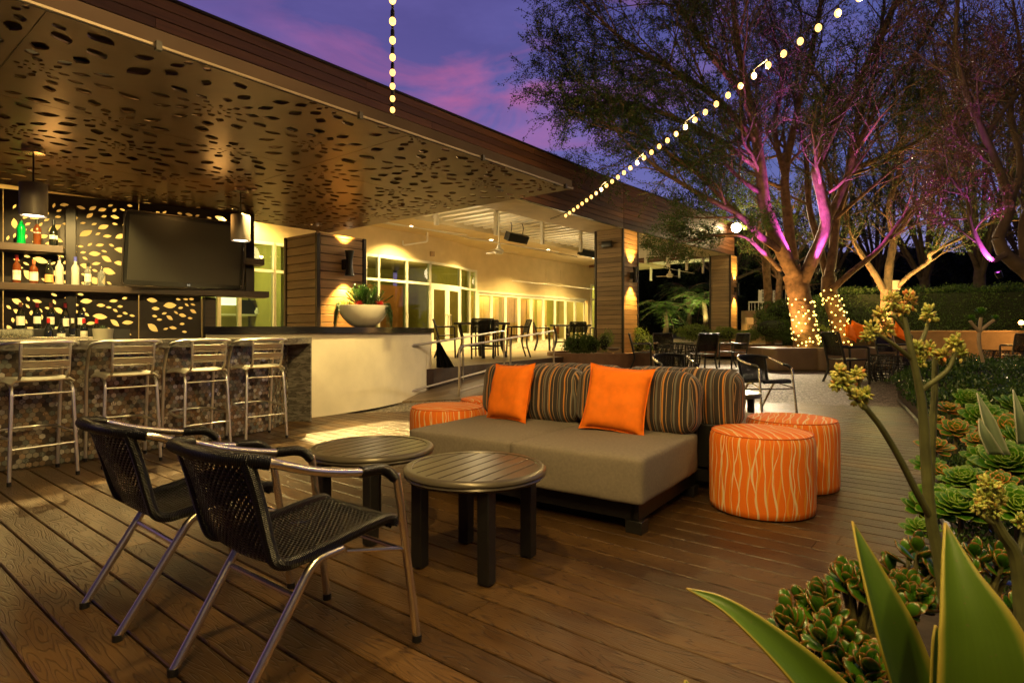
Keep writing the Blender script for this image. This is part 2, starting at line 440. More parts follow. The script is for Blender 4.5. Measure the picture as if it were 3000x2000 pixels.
cl = wn.noise(wn.map(tc, (2.3, 2.3, 7.5), rot=(0, .28, 0)), 1.7, 6, .55, .6)
clm = wn.ramp(cl, [(.46, (0, 0, 0)), (.68, (1, 1, 1))])
dirv = wn.n('ShaderNodeVectorMath', operation='DOT_PRODUCT'); wn.put(dirv.inputs[0], tc); dirv.inputs[1].default_value = V((-.02, 1, .42)).normalized()
near = wn.ramp(dirv.outputs['Value'], [(.93, (.12, .12, .12)), (.985, (.85, .85, .85))])
sky = wn.mix(wn.math('MULTIPLY', clm, near), sky, (.42, .12, .30))
ds = wn.ramp(wn.noise(wn.map(tc, (1.5, 1.5, 5)), 2.2, 5, .6), [(.35, (.82, .82, .85)), (.7, (1.15, 1.12, 1.1))])
sky = wn.mix(1.0, sky, ds, 'MULTIPLY')
back = wn.math('MINIMUM', wn.math('MAXIMUM', wn.math('MULTIPLY_ADD', sx[1], 1.6, .5), .16), 1.0)
sky = wn.mix(1.0, sky, wn.comb(back, back, back), 'MULTIPLY')
wt.links.new(sky, bg.inputs[0]); bg.inputs[1].default_value = 1.2

# ================================================================== ground
def sst(a, b, x): t = max(0, min(1, (x - a) / (b - a))); return t * t * (3 - 2 * t)
def gh(x, y):
    z = -.035 + .185 * sst(8.9, 11.8, y) + .62 * sst(18, 27, y) + 7 * sst(45, 140, y)
    return z + 2.2 * sst(30, 45, y) * sst(4, 30, x)
xs = [-260, -120, -60, -30, -15] + [-10 + k * .8 for k in range(46)] + [30, 36, 45, 60, 120, 260]
ys = [-60, -20, -5, 0, 4, 7] + [8 + k * .35 for k in range(60)] + [30, 33, 36, 40, 46, 55, 70, 90, 120, 160, 260]
n = NT('exposed_aggregate'); c = n.coord()
vo = n.n('ShaderNodeTexVoronoi'); n.put(vo.inputs['Vector'], c); vo.inputs['Scale'].default_value = 42
sp = n.noise(c, 160, 3); bl = n.noise(c, .5, 4)
col = n.ramp(n.sep(vo.outputs['Color'])[0], [(0, (.07, .055, .04)), (.6, (.19, .16, .12)), (.92, (.34, .29, .22)), (1, (.6, .54, .42))])
n.set(col=n.mix(.6, col, n.ramp(bl, [(.3, (.7, .68, .66)), (.7, (1.2, 1.2, 1.2))]), 'MULTIPLY'), rough=n.math('MULTIPLY_ADD', sp, .3, .45), spec=.35)
n.bump(vo.outputs['Distance'], .8, .006); M_pebble = n.m
mb = MB(); mb.sheet([[V((x, y, gh(x, y))) for y in ys] for x in xs]); g = mb.build('patio_ground', M_pebble, smooth=60); g['kind'] = 'structure'
# ------ deck of single boards (local X across, local Y along the boards)
poly = [(-10, -2), (2.6, -2), (6.6, 8.4), (5.93, 8.66), (3.77, 9.42), (-1.59, 8.3), (-10, 5.5)]
pl = [(V((x, y, 0)).dot(U), V((x, y, 0)).dot(Vd)) for x, y in poly]
def cut(u):
    vs = []
    for k in range(len(pl)):
        a, b = pl[k], pl[(k + 1) % len(pl)]
        if (a[0] - u) * (b[0] - u) < 0: vs.append(a[1] + (b[1] - a[1]) * (u - a[0]) / (b[0] - a[0]))
    return (min(vs), max(vs)) if len(vs) >= 2 else None
mb = MB(); u = .655 - .15 * 60; pitch = .1502
def board(mb, u0, u1, a0, a1, b0, b1, zt, th, r):
    """bevelled deck board"""
    e = .004; b = len(mb.v)
    for (uu, z) in ((u0, zt - th), (u0, zt - e), (u0 + e, zt), (u1 - e, zt), (u1, zt - e), (u1, zt - th)):
        t = (uu - u0) / (u1 - u0); mb.v += [V((uu, a0 + (b0 - a0) * t, z)), V((uu, a1 + (b1 - a1) * t, z))]
    for k in range(5): mb.face([b + 2 * k, b + 2 * k + 1, b + 2 * k + 3, b + 2 * k + 2][::-1], r)
    mb.face([b + 2 * k for k in range(6)][::-1], r); mb.face([b + 2 * k + 1 for k in range(6)], r)
while u < 14:
    c0, c1 = cut(u + .004), cut(u + pitch - .004)
    if c0 and c1:
        v0 = min(c0[0], c1[0]); L = max(c0[1], c1[1]); s0 = rng.uniform(-4, 0) + v0; segs = []
        while s0 < L: segs.append((s0, s0 + 4.88)); s0 += 4.883
        for (a, b) in segs:
            a0, b0, a1, b1 = max(a, c0[0]), max(a, c1[0]), min(b, c0[1]), min(b, c1[1])
            if a1 - a0 > .02 and b1 - b0 > .02: board(mb, u + .004, u + pitch - .004, a0, a1, b0, b1, 0, .024, rng.random() * .98 + .01)
    u += pitch
dk = mb.build('wood_deck', M_deck, smooth=0); dk.rotation_euler = (0, 0, ANG_U); dk['kind'] = 'structure'
# ------ raised terrace, its wood-look planks
n = NT('terrace_planks'); c = n.coord(); m1 = n.map(c, rot=(0, 0, -ANG_U)); sx_ = n.sep(m1)
br = n.n('ShaderNodeTexBrick'); n.put(br.inputs['Vector'], m1); br.inputs['Scale'].default_value = 1; br.inputs['Brick Width'].default_value = 1.2; br.inputs['Row Height'].default_value = .15
br.inputs['Mortar Size'].default_value = .006; n.put(br.inputs['Color1'], (.22, .15, .08)); n.put(br.inputs['Color2'], (.36, .26, .15)); n.put(br.inputs['Mortar'], (.04, .03, .02))
n.set(col=n.mix(n.noise(n.map(m1, (2, 30, 1)), 1, 4), br.outputs[0], (.16, .11, .06)), rough=.4); M_terr = n.m
M_riser = simple('dark_riser_wood', (.05, .026, .014), .5, 0, .3, 8)
tp = [(-1.42, 10.66), (2.6, 18.0), (9.6, 25.6), (14, 40), (-24, 40), (-24, 8.2), (-4.2, 7.7), (-3.1, 8.7), (-2.4, 9.4)]
mb = MB(); mb.m = 0; mb.prism(tp, .1, .45)
for k in range(len(mb.f)): mb.mi[k] = 0 if k == 0 else 1
te = mb.build('terrace_floor', [M_terr, M_riser], smooth=0); te['kind'] = 'structure'
# access ramp beside the rails
mb = MB(); r0, r1, r2, r3 = (-1.95, 9.35), (-.75, 9.75), (1.15, 13.3), (-.3, 12.9)
b = len(mb.v); mb.prism([r0, r1, r2, r3], -.05, 0, top=[.012, .012, .30, .30]); rp = mb.build('access_ramp', M_terr, smooth=0); rp['kind'] = 'structure'

# ================================================================== pavilion building
O = V((3.28, 17.4, 0))
def PV(u, v, z=0): return O + U * u + Vd * v + ZZ * z
bld = thing('pavilion_building', 'long cream pavilion with curved green glass bay, folding curtained doors and deep wood fascia roof', 'building', tuple(PV(-2, 8)), ANG_U)
wallpts = [(-16, 6.9), (-12, 6.6), (-8, 6.3), (-6, 6.15), (-4.68, 6.1), (-3.15, 6.1), (-1.97, 6.14), (-.9, 6.28), (-.21, 6.48), (.4, 6.72), (.75, 6.85), (1.1, 6.87), (9.2, 6.87), (9.4, 6.87), (11.6, 6.87), (12.3, 6.87)]
wp = smooth_path([V((a, b, 0)) for a, b in wallpts[:11]], 4) + [V((a, b, 0)) for a, b in wallpts[11:]]
def wallv(u):
    for a, b in zip(wp, wp[1:]):
        if a.x <= u <= b.x: return a.y + (b.y - a.y) * (u - a.x) / max(1e-6, b.x - a.x)
    return wp[-1].y
def rayu(px):
    """u where the sight line through column px meets the wall"""
    k = (px - CX) / F; best = None
    for a, b in zip(wp, wp[1:]):
        A, B = PV(a.x, a.y), PV(b.x, b.y); fa, fb = A.x - k * A.y, B.x - k * B.y
        if fa * fb <= 0: t = fa / (fa - fb); best = a.x + (b.x - a.x) * t
    return best
ZG, ZT, ZF = 3.46, 2.70, .45
mb = MB()
def wall_strip(mb, u0, u1, z0, z1, th=.2, off=0):
    us = [u0] + [p.x for p in wp if u0 + .01 < p.x < u1 - .01] + [u1]
    for a, b in zip(us, us[1:]):
        A, B = PV(a, wallv(a) + off), PV(b, wallv(b) + off); q = [A, B, B + Vd * th, A + Vd * th]
        mb.prism([(p.x, p.y) for p in q], z0, z1)
wall_strip(mb, -16, 1.1, ZG, 4.8); wall_strip(mb, 1.1, 9.25, 2.66, 4.8); wall_strip(mb, 9.25, 12.3, ZG, 4.8)
wall_strip(mb, 9.25, 9.5, ZF, ZG); wall_strip(mb, 11.3, 12.3, ZF, ZG)
A = PV(12.3, 6.87); mb.prism([(p.x, p.y) for p in (A, A + Vd * 8, A + Vd * 8 - U * .2, A - U * .2)], ZF, 4.8)
mb.build('wall', M_stucco, bld, True, smooth=20)
for a_ in (6.1, 7.25):
    mb = MB(); A = PV(a_, 6.865, 3.62); mb.box(A, (.8, .03, .62), Matrix.Rotation(ANG_U, 3, 'Z')); mb.build('access_panel', M_stucco, bld, True, bev=.006)
mb = MB(); A = PV(rayu(1264), wallv(rayu(1264)) - .04, 3.72); mb.box(A, (.16, .08, .16), Matrix.Rotation(ANG_U, 3, 'Z')); mb.build('wall_box', simple('brown_box', (.3, .2, .1)), bld, True, bev=.005)
# glass bay: frames + panes
muls = [rayu(p) for p in (1030, 1069, 1107, 1190, 1258, 1346, 1374, 1393)]
lm = [rayu(p) for p in (580, 640, 700, 802, 845)] + [rayu(900), rayu(960)]
allm = sorted(lm + muls)
def vbar(mb, u, z0, z1, w=.075, dpt=.12, off=0):
    A = PV(u, wallv(u) + off); mb.box((A.x, A.y, (z0 + z1) / 2), (w, dpt, z1 - z0), Matrix.Rotation(ANG_U, 3, 'Z'))
def hbar(mb, u0, u1, z, h=.075, dpt=.115, off=0):
    us = [u0] + [p.x for p in wp if u0 + .01 < p.x < u1 - .01] + [u1]
    for a, b in zip(us, us[1:]): mb.bar(PV(a, wallv(a) + off, z), PV(b, wallv(b) + off, z), dpt, h)
for a, b in zip(allm, allm[1:]):
    door = abs(a - rayu(1258)) < .02
    fr = MB(); vbar(fr, a, ZF, ZG); vbar(fr, b, ZF, ZG)
    hbar(fr, a, b, ZG - .04, .08); hbar(fr, a, b, ZT); hbar(fr, a, b, ZF + (.3 if not door else .05), .6 if not door else .1)
    w_ = fr.build('window' if not door else 'entrance_frame', M_frame, bld, True, smooth=0)
    gl = MB(); A, B = PV(a, wallv(a)), PV(b, wallv(b))
    if door: z0 = ZT
    else: z0 = ZF + .6
    gl.sheet([[A + ZZ * z0, A + ZZ * ZG], [B + ZZ * z0, B + ZZ * ZG]]); gl.build('pane', M_glass, w_, False, smooth=0).matrix_parent_inverse = Matrix.Identity(4)
    w_.children[0].data.transform(MATS[bld.name].inverted())
    if door:
        mid = (a + b) / 2
        for s, (x0, x1) in enumerate(((a + .05, mid - .01), (mid + .01, b - .05))):
            d = MB(); vbar(d, x0 + .05, ZF, ZT - .04, .1, .06, -.03); vbar(d, x1 - .05, ZF, ZT - .04, .1, .06, -.03); hbar(d, x0 + .1, x1 - .1, ZT - .1, .12, .058, -.03); hbar(d, x0 + .1, x1 - .1, ZF + .2, .38, .058, -.03)
            do = d.build('door', M_frame, bld, True, smooth=0)
            gl = MB(); A, B = PV(x0, wallv(x0) - .03), PV(x1, wallv(x1) - .03); gl.sheet([[A + ZZ * (ZF + .3), A + ZZ * (ZT - .1)], [B + ZZ * (ZF + .3), B + ZZ * (ZT - .1)]])
            go = gl.build('pane', M_dglass, do); go.data.transform(MATS[bld.name].inverted())
            hx = x1 - .08 if s == 0 else x0 + .08; hd = MB(); P0 = PV(hx, wallv(hx) - .16)
            hd.tube(fillet([P0 + ZZ * (ZF + .85) + Vd * .1, P0 + ZZ * (ZF + .85), P0 + ZZ * (ZF + 1.25), P0 + ZZ * (ZF + 1.25) + Vd * .1], .03), .016)
            ho = hd.build('handle', M_alu, do); ho.data.transform(MATS[bld.name].inverted())
# window right of the folding doors
fr = MB()
for q in (9.5, 10.5, 11.3): vbar(fr, q, ZF, ZG)
hbar(fr, 9.5, 11.3, ZG - .04, .08); hbar(fr, 9.5, 11.3, ZT); hbar(fr, 9.5, 11.3, ZF + .1, .2)
w_ = fr.build('window', M_frame, bld, True, smooth=0); gl = MB(); gl.sheet([[PV(9.5, 6.87, ZF + .2), PV(9.5, 6.87, ZG)], [PV(11.3, 6.87, ZF + .2), PV(11.3, 6.87, ZG)]]); go = gl.build('pane', M_glass, w_); go.data.transform(MATS[bld.name].inverted())
# folding doors with curtains
us = [rayu(p) for p in (1399, 1439, 1480, 1520, 1556, 1591, 1625, 1656, 1684, 1712)]
M_curt = simple('pleated_curtain', (.75, .58, .34), .9, 0, .12, 3)
for k, (a, b) in enumerate(zip(us, us[1:])):
    d = MB(); vbar(d, a + .04, ZF, 2.62, .07, .05); vbar(d, b - .04, ZF, 2.62, .07, .05); hbar(d, a + .075, b - .075, 2.57, .10, .048); hbar(d, a + .075, b - .075, ZF + .07, .14, .048)
    do = d.build('folding_door', M_frame, bld, True, smooth=0); gl = MB(); gl.sheet([[PV(a + .1, 6.87, ZF + .15), PV(a + .1, 6.87, 2.5)], [PV(b - .1, 6.87, ZF + .15), PV(b - .1, 6.87, 2.5)]])
    go = gl.build('pane', M_dglass, do); go.data.transform(MATS[bld.name].inverted())
    if k not in (8,):
        cu = MB(); x0 = a + .05; x1 = b - .05 if k % 3 != 0 else b - .25; N = 60
        cu.sheet([[PV(x0 + (x1 - x0) * t / N, 8.5 + .06 * math.sin(t * .9 + math.sin(t * .37)), z) for z in (ZF + .05, 1.6, 2.62)] for t in range(N + 1)])
        co = cu.build('curtain', M_curt, bld, True, smooth=60)
hf = MB(); hbar(hf, us[0] - .1, us[-1] + .1, 2.66, .08, .13); vbar(hf, us[0] - .06, ZF, 2.62, .1, .13); hf.build('door_header', M_frame, bld, True, smooth=0)
# room behind the glass
M_in = simple('interior_olive_wall', (.40, .36, .11), .8, 0, .2, 1); M_brn = simple('interior_brown_wall', (.30, .11, .03), .7, 0, .15, 2)
rm = MB()
for (a, b, v, z1) in ((-16, -6.6, 9.3, 4.2), (-6.6, .9, 11.5, 4.2), (1.2, 12, 10.5, 4.2)):
    A, B = PV(a, v), PV(b, v); rm.prism([(p.x, p.y) for p in (A, B, B + Vd * .1, A + Vd * .1)], ZF, z1)
A = PV(.95, 7.3); rm.prism([(p.x, p.y) for p in (A, A + U * .1, A + U * .1 + Vd * 4, A + Vd * 4)], ZF, 4.2)
A = PV(-6.5, 7.6); rm.prism([(p.x, p.y) for p in (A, A + U * .1, A + U * .1 + Vd * 4, A + Vd * 4)], ZF, 4.2)
rm.build('interior_wall', M_in, bld, True, smooth=0)
rm = MB()
for (a, b, v) in ((-2.3, -.2, 9.6), (-4.1, -2.9, 10.2)):
    A, B = PV(a, v), PV(b, v); rm.prism([(p.x, p.y) for p in (A, B, B + Vd * .1, A + Vd * .1)], ZF, 2.9)
rm.build('interior_partition', M_brn, bld, True, smooth=0)
rm = MB(); A, B = PV(-16, 7.3), PV(12, 7.3); rm.prism([(p.x, p.y) for p in (A, B, B + Vd * 5, A + Vd * 5)], 3.75, 3.85); rm.build('interior_ceiling', M_soff, bld, True, smooth=0)
# soffit along the wall, slatted ceiling, fascia beam
mb = MB(); A, B = PV(-16, 4.2), PV(12.3, 4.2); mb.prism([(p.x, p.y) for p in (A, B, B + Vd * 3.2, A + Vd * 3.2)], 4.3, 4.62); mb.build('soffit', M_soff, bld, True, smooth=0)
UE = 8.05 + .6
mb = MB(); A, B = PV(-16, .06), PV(0, .06); C = V((8.95, 23.75, 0)); n2 = (C - O).normalized(); nv = V((-n2.y, n2.x, 0))
mb.prism([(p.x, p.y) for p in (A, PV(.0, .06), PV(.2, 1.25), A + Vd * 1.19)], 4.18, 4.34)
q0 = O + nv * .06; mb.prism([(p.x, p.y) for p in (q0 + n2 * .02, C + nv * .06, C + nv * 1.25, PV(.22, 1.25))], 4.178, 4.34)
mb.build('fascia_beam', simple('pale_beam_concrete', (.5, .44, .34), .8, 0, .15, 2, .2, 40), bld, True, smooth=0)
mb = MB(); u = -15.5
while u < 12:
    v0 = 1.2 if u < .3 else 1.25 + (u - .3) * (-.0); 
    off = 0 if u < 0 else (V(C - O).dot(Vd) / V(C - O).dot(U)) * u
    mb.bar(PV(u, v0 + off, 4.52), PV(u, 4.25 if u < 12.2 else 7, 4.52), .17, .20)
    u += .44
while u < 13: u += 1
mb.build('ceiling_slats', M_wpaint, bld, True, bev=.0, smooth=30)
# far part of the ceiling, beyond the building corner
mb = MB(); A, B = PV(-16, .1), PV(12.3, .1); 
mb.prism([(p.x, p.y) for p in (PV(-16, .1), PV(0, .1), C + nv * .1, C + nv * 7.2, PV(12.3, 6.8), PV(-16, 6.8))], 4.72, 4.80); mb.build('ceiling_deck', M_wpaint, bld, True, smooth=0)
# roof fascia of stacked boards
def fascia(A, B, z0, nb, hb, th=.04, start=0.0, name='fascia', mat=None, parent=None):
    d = (B - A); L = d.length; d.normalize(); mb = MB()
    for k in range(nb):
        s = -rng.uniform(0, 4)
        while s < L:
            a, b = max(0, s), min(L, s + 4.86)
            if b - a > .05: mb.bar(A + d * a + ZZ * (z0 + hb * (k + .5)), A + d * b + ZZ * (z0 + hb * (k + .5)), th, hb - .012, rng.uniform(.02, 1))
            s += 4.865
    o = mb.build(name, mat or M_fascia, parent or bld, True, bev=.003, smooth=30); 
    return o
NB = 9; HB = 1.28 / NB
# object axes: fascia mesh lives in the building's frame, so the grain axis is turned with it
for (A, B) in ((PV(-16, 0), PV(0, 0)), (O + n2 * .02, C), (C + nv * .02, C + nv * 7)):
    fo = fascia(A, B, 4.18, NB, HB)
mb = MB()
for (A, B) in ((PV(-16, .07), PV(0, .07)), (O + nv * .07, C + nv * .07 - n2 * .03)):
    mb.bar(A + ZZ * 4.82, B + ZZ * 4.82, .05, 1.25)
mb.bar(PV(-16, 0, 5.475), PV(0, 0, 5.475), .12, .03); mb.bar(O + ZZ * 5.475, C + ZZ * 5.475, .12, .03); mb.bar(PV(-16, 0, 4.168), PV(0, 0, 4.168), .09, .02); mb.bar(O + ZZ * 4.168, C + ZZ * 4.168, .09, .02)
mb.build('fascia_trim', M_trim, bld, True, smooth=0)
mb = MB(); mb.prism([(p.x, p.y) for p in (PV(-16, .12), PV(0, .12), C + nv * .12 - n2 * .05, C + nv * 7.2, PV(12.3, 14), PV(-16, 14))], 4.85, 5.3); mb.build('roof', M_trim, bld, True, smooth=0)
# light posts hanging from the ceiling with tension rods
def rayv(px, v):
    k = (px - CX) / F; A = PV(-20, v); s = (k * A.y - A.x) / (U.x - k * U.y); return A + U * s
for px, yb, v in ((1279, 660, 1.6), (1453, 690, 1.6), (1589, 716, 1.6), (1701, 737, 1.6), (1892, 770, 1.0), (1956, 782, 1.0), (2012, 792, 1.0), (2060, 801, 1.0), (1907, 822, 4.6), (1990, 814, 4.6)):
    P0 = rayv(px, v); zb = H - (yb - HY) / F * P0.y; mb = MB(); mb.box((P0.x, P0.y, (zb + 4.5) / 2), (.09, .09, 4.5 - zb), Matrix.Rotation(ANG_U, 3, 'Z'))
    mb.build('hanging_post', M_wpaint, bld, True, bev=.004)
mb = MB()
for (a, b, v, z) in ((-14, 0, 1.6, 3.45), (0.3, 8, 1.0, 3.5), (.5, 8.5, 4.6, 2.9)): mb.tube([PV(a, v, z), PV(b, v, z)], .012, 6)
for q in (-9, -5, -1): mb.tube([PV(q, 1.6, 3.5), PV(q, 5.5, 4.3)], .012, 6)
mb.build('tension_rod', M_wpaint, bld, True)
mb = MB(); P0 = rayv(1252, 5.6); mb.tube(fillet([P0 + V((0, 0, 4.3)), P0 + V((0, 0, 4.0)), P0 + V((-.75, -.2, 3.85)), P0 + V((-.75, -.2, 4.0))], .06), .03, 8); mb.build('drain_pipe', M_wpaint, bld, True)

# ================================================================== clad pillars
def pillar(name, label, c, s1, s2, z0, z1, pitch=.142):
    """c = front corner (world), faces run along Vd (left face, s1) and U (right face, s2)"""
    t = thing(name, label, 'pillar', (c.x, c.y, z0), ANG_U, 'wood clad pillars of the pavilion')
    a, b = MB(), MB(); z = 0
    hh = z1 - z0
    k = 0
    while z < hh - .02:
        h = min(pitch - .012, hh - z)
        a.box((-.012 + .012, s1 / 2, z + h / 2), (.03, s1 - .09, h), None, rng.uniform(.02, 1)); b.box((s2 / 2, 0, z + h / 2), (s2 - .09, .03, h), None, rng.uniform(.02, 1))
        z += pitch; k += 1
    a.build('left_cladding', M_cladY, t, bev=.003); b.build('right_cladding', M_clad, t, bev=.003)
    b2 = MB()
    z = 0
    while z < hh - .02:
        h = min(pitch - .012, hh - z); b2.box((s2, s1 / 2, z + h / 2), (.03, s1 - .09, h), None, rng.uniform(.02, 1)); z += pitch
    b2.build('side_cladding', M_cladY, t, bev=.003)
    cr = MB(); cr.box((s2 / 2, s1 / 2 + .03, hh / 2), (s2 - .06, s1 - .02, hh - .01)); cr.build('core', M_trim, t, smooth=0)
    tr = MB()
    for (x, y) in ((0, 0), (s2, 0), (0, s1)): tr.box((x, y, hh / 2), (.06, .06, hh))
    tr.build('corner_trim', M_trim, t, bev=.004, smooth=0)
    return t
M_cladY = woodmat('wood_cladding_side', (.15, .105, .06), (.27, .19, .105), (.38, .28, .165), 1, .5)
p1 = pillar('clad_pillar', 'golden wood clad pillar behind the bar counter and white bowl planter', V((-3.17, 9.6, 0)), .95, .92, 0.0, 2.742)
p2 = pillar('clad_pillar', 'tall middle wood clad pillar with a black speaker near its top', V((3.28, 17.4, 0)), .93, .93, .35, 4.17)
p3 = pillar('clad_pillar', 'farthest wood clad pillar under the end of the roof beside the trees', V((8.67, 23.4, 0)), .8, .8, .5, 4.17)

def sconce(label, P, nrm, z0, z1, grp='wall sconces on the pillars'):
    t = thing('wall_sconce', label, 'wall lamp', (P.x, P.y, z0), math.atan2(nrm.y, nrm.x) + PI / 2, grp); h = z1 - z0
    m = MB(); m.lathe([(.001, h * .12), (.06, h * .12), (.075, 0), (.078, 0), (.05, h * .35), (.05, h * .65), (.078, h), (.075, h), (.06, h * .88), (.001, h * .88)], 20, (0, -.15, 0)); m.build('lamp_body', M_blk, t)
    m = MB(); m.box((0, -.06, h * .45), (.12, .1, h * .42)); m.build('bracket', M_blk, t, bev=.006)
    m = MB(); m.lathe([(.0005, .02), (.062, .02)], 16, (0, -.15, 0)); m.lathe([(.0005, h - .02), (.062, h - .02)], 16, (0, -.15, 0)); m.build('bulb', emis('sconce_glow', (1, .75, .4), 14), t)
    Q = P + nrm * .15
    light('sconce_down', 'SPOT', (Q.x, Q.y, z0 - .01), 620, WARM, .03, (Q.x - nrm.x * .03, Q.y - nrm.y * .03, z0 - 1), 95, .8)
    light('sconce_up', 'SPOT', (Q.x, Q.y, z1 + .01), 560, WARM, .03, (Q.x - nrm.x * .03, Q.y - nrm.y * .03, z1 + 1), 95, .8)
    return t
nu = -Vd
sconce('black sconce on the pillar above the bowl planter', V((-3.17, 9.6, 0)) + U * .5 + nu * .015, nu, 2.06, 2.48)
sconce('black sconce on the middle pillar', V((3.28, 17.4, 0)) + U * .45 + nu * .015, nu, 2.6, 3.05)
sconce('black sconce on the farthest pillar', V((8.67, 23.4, 0)) + U * .45 + nu * .015, nu, 2.6, 3.05)
# speaker on the middle pillar
t = thing('wall_speaker', 'small black speaker bolted near the top of the middle pillar', 'speaker', tuple(V((3.28, 17.4, 3.72)) + Vd * .45 - U * .14), ANG_U)
m = MB(); m.cushion((.16, .34, .2), .03, 4); m.build('cabinet', M_plast, t); m = MB(); m.box((.1, 0, 0), (.06, .06, .08)); m.build('bracket', M_blk, t)
# fans, heaters, downlights
def fan(label, P, span, ang):
    t = thing('ceiling_fan', label, 'ceiling fan', tuple(P), ang, 'white ceiling fans under the roof')
    m = MB(); m.tube([(0, 0, .05), (0, 0, 4.5 - P.z)], .018, 8); m.build('down_rod', M_wpaint, t)
    m = MB(); m.lathe([(.001, -.1), (.1, -.09), (.13, -.03), (.12, .04), (.06, .07), (.05, .16), (.001, .16)], 20); m.build('motor', M_wpaint, t)
    for k in range(3):
        a = 2 * PI * k / 3; m = MB(); R = Matrix.Rotation(a, 3, 'Z') @ Matrix.Rotation(rad(9), 3, 'X'); m.box(R @ V((span / 2, 0, -.03)), (span - .15, .12, .008), R); m.build('blade', M_wpaint, t, bev=.003)
fan('white ceiling fan hanging in front of the curved glass bay', W(1462, 735, 16.6), .62, .15)
fan('white ceiling fan hanging between the middle and far pillars', W(1962, 806, 23.5), .62, .45)
for lb, P, L in (('black bar heater hanging beside the nearer ceiling fan', W(1514, 697, 18), .95), ('black bar heater partly behind the middle pillar', W(1722, 742, 24), 1.2)):
    t = thing('patio_heater', lb, 'heater', tuple(P), ANG_U, 'black ceiling heaters'); m = MB(); R = Matrix.Rotation(rad(25), 3, 'X'); m.box((0, 0, 0), (L, .2, .26), R); m.build('housing', M_blk, t, bev=.015)
    m = MB(); 
    for s in (-.3, .3): m.tube(fillet([(s * L, 0, .1), (s * L + .05, 0, .35), (s * L - .05, 0, 4.5 - P.z)], .05), .014, 6)
    m.build('hanger', M_blk, t)
for k, (px, py) in enumerate(((1203, 662), (1439, 702), (1605, 731), (1741, 755), (700, 600), (120, 440))):
    d = (4.3 - H) * F / (HY - py); P = W(px, py, d)
    lb = ('recessed soffit downlight nearest the canopy edge', 'recessed soffit downlight beside the nearer ceiling fan', 'recessed soffit downlight over the folding doors', 'recessed soffit downlight next to the middle pillar', 'recessed soffit downlight hidden above the bar behind the canopy', 'recessed soffit downlight behind the perforated screen')[k]
    t = thing('downlight', lb, 'ceiling light', (P.x, P.y, 4.295), 0, 'recessed soffit downlights'); m = MB(); m.lathe([(.07, 0), (.1, -.012), (.105, 0)], 20); m.build('trim_ring', M_wpaint, t)
    m = MB(); m.lathe([(.0005, -.004), (.07, -.004)], 16); m.build('lens', emis('downlight_lens', (1, .78, .42), 30), t)
    light('downlight_beam', 'SPOT', (P.x, P.y, 4.27), 2300, WARM2, .06, (P.x + Vd.x * .25, P.y + Vd.y * .25, 0), 130, .9)
# terrace fill lights, then interior lights
for (u, v, e) in ((-7, 3, 35), (-3, 3, 40), (1.5, 3, 40), (6, 4.5, 35)): light('ceiling_fill', 'POINT', tuple(PV(u, v, 3.5)), e * 1.3, (1, .78, .42), .3)  # added without fixtures to brighten the slatted ceiling
for u in (-13, -10.5, -8): light('wall_fill', 'SPOT', tuple(PV(u, 5.2, 4.2)), 480, (1, .66, .18), .1, tuple(PV(u, 6.6, 1.5)), 120, .9)  # added without fixtures to brighten the wall behind the bar screen
for (u, v, e, c) in ((-3.2, 8.6, 42, (1, .75, .3)), (-.8, 8.3, 26, (1, .6, .2)), (-8.8, 8.0, 85, (1, .82, .38)), (-12.5, 8.2, 120, (1, .78, .3)), (3, 7.7, 110, WARM2), (6.5, 7.7, 110, WARM2), (9, 7.7, 60, WARM2), (10.4, 8.6, 40, (.9, .9, .3))):
    P = PV(u, v, 3.3); light('room_light', 'POINT', tuple(P), e * 2.6, c, .25)
# solid wall left of the glass (seen through the perforated screen)
mb = MB(); wall_strip(mb, -16, lm[0], ZF, ZG); mb.build('side_wall', M_stucco, bld, True, smooth=20)
# ================================================================== perforated canopy
M_beam = simple('brown_beam_cap', (.04, .02, .01), .85, 0, .2, 2)
HC = 2.75
T0 = V((.686, 6.69, HC)); can = thing('bar_canopy', 'bronze perforated metal canopy with leaf shaped cut-outs hanging over the bar', 'canopy', (T0.x, T0.y, HC), ANG_U)
def leaf_poly(x, y, ang, L, Wd, n=5):
    pts = []
    for k in range(n + 1): t = k / n; pts.append((-L / 2 + L * t, Wd / 2 * math.sin(PI * t) ** .9 * (1.25 - .5 * t)))
    for k in range(n - 1, 0, -1): t = k / n; pts.append((-L / 2 + L * t, -Wd / 2 * math.sin(PI * t) ** .9 * (.8 + .3 * t)))
    ca, sa = math.cos(ang), math.sin(ang); return [(x + p * ca - q * sa, y + p * sa + q * ca) for p, q in pts]
def perforate(x0, x1, y0, y1, leaves, mg=.02):
    """flat sheet with real leaf holes, via constrained triangulation"""
    vs = [(x0, y0), (x1, y0), (x1, y1), (x0, y1)]; fs = [[0, 1, 2, 3]]
    for lp in leaves:
        if all(x0 + mg < p[0] < x1 - mg and y0 + mg < p[1] < y1 - mg for p in lp):
            b = len(vs); vs += lp; fs.append([b + k for k in range(len(lp))][::-1])
    r = delaunay_2d_cdt([V(p).to_2d() if False else V((p[0], p[1])) for p in vs], [], fs, 1, 1e-5)
    out = []
    for f, of in zip(r[2], r[5]):
        if all(q == 0 for q in of): out.append(tuple(f))
    return [(p.x, p.y) for p in r[0]], out
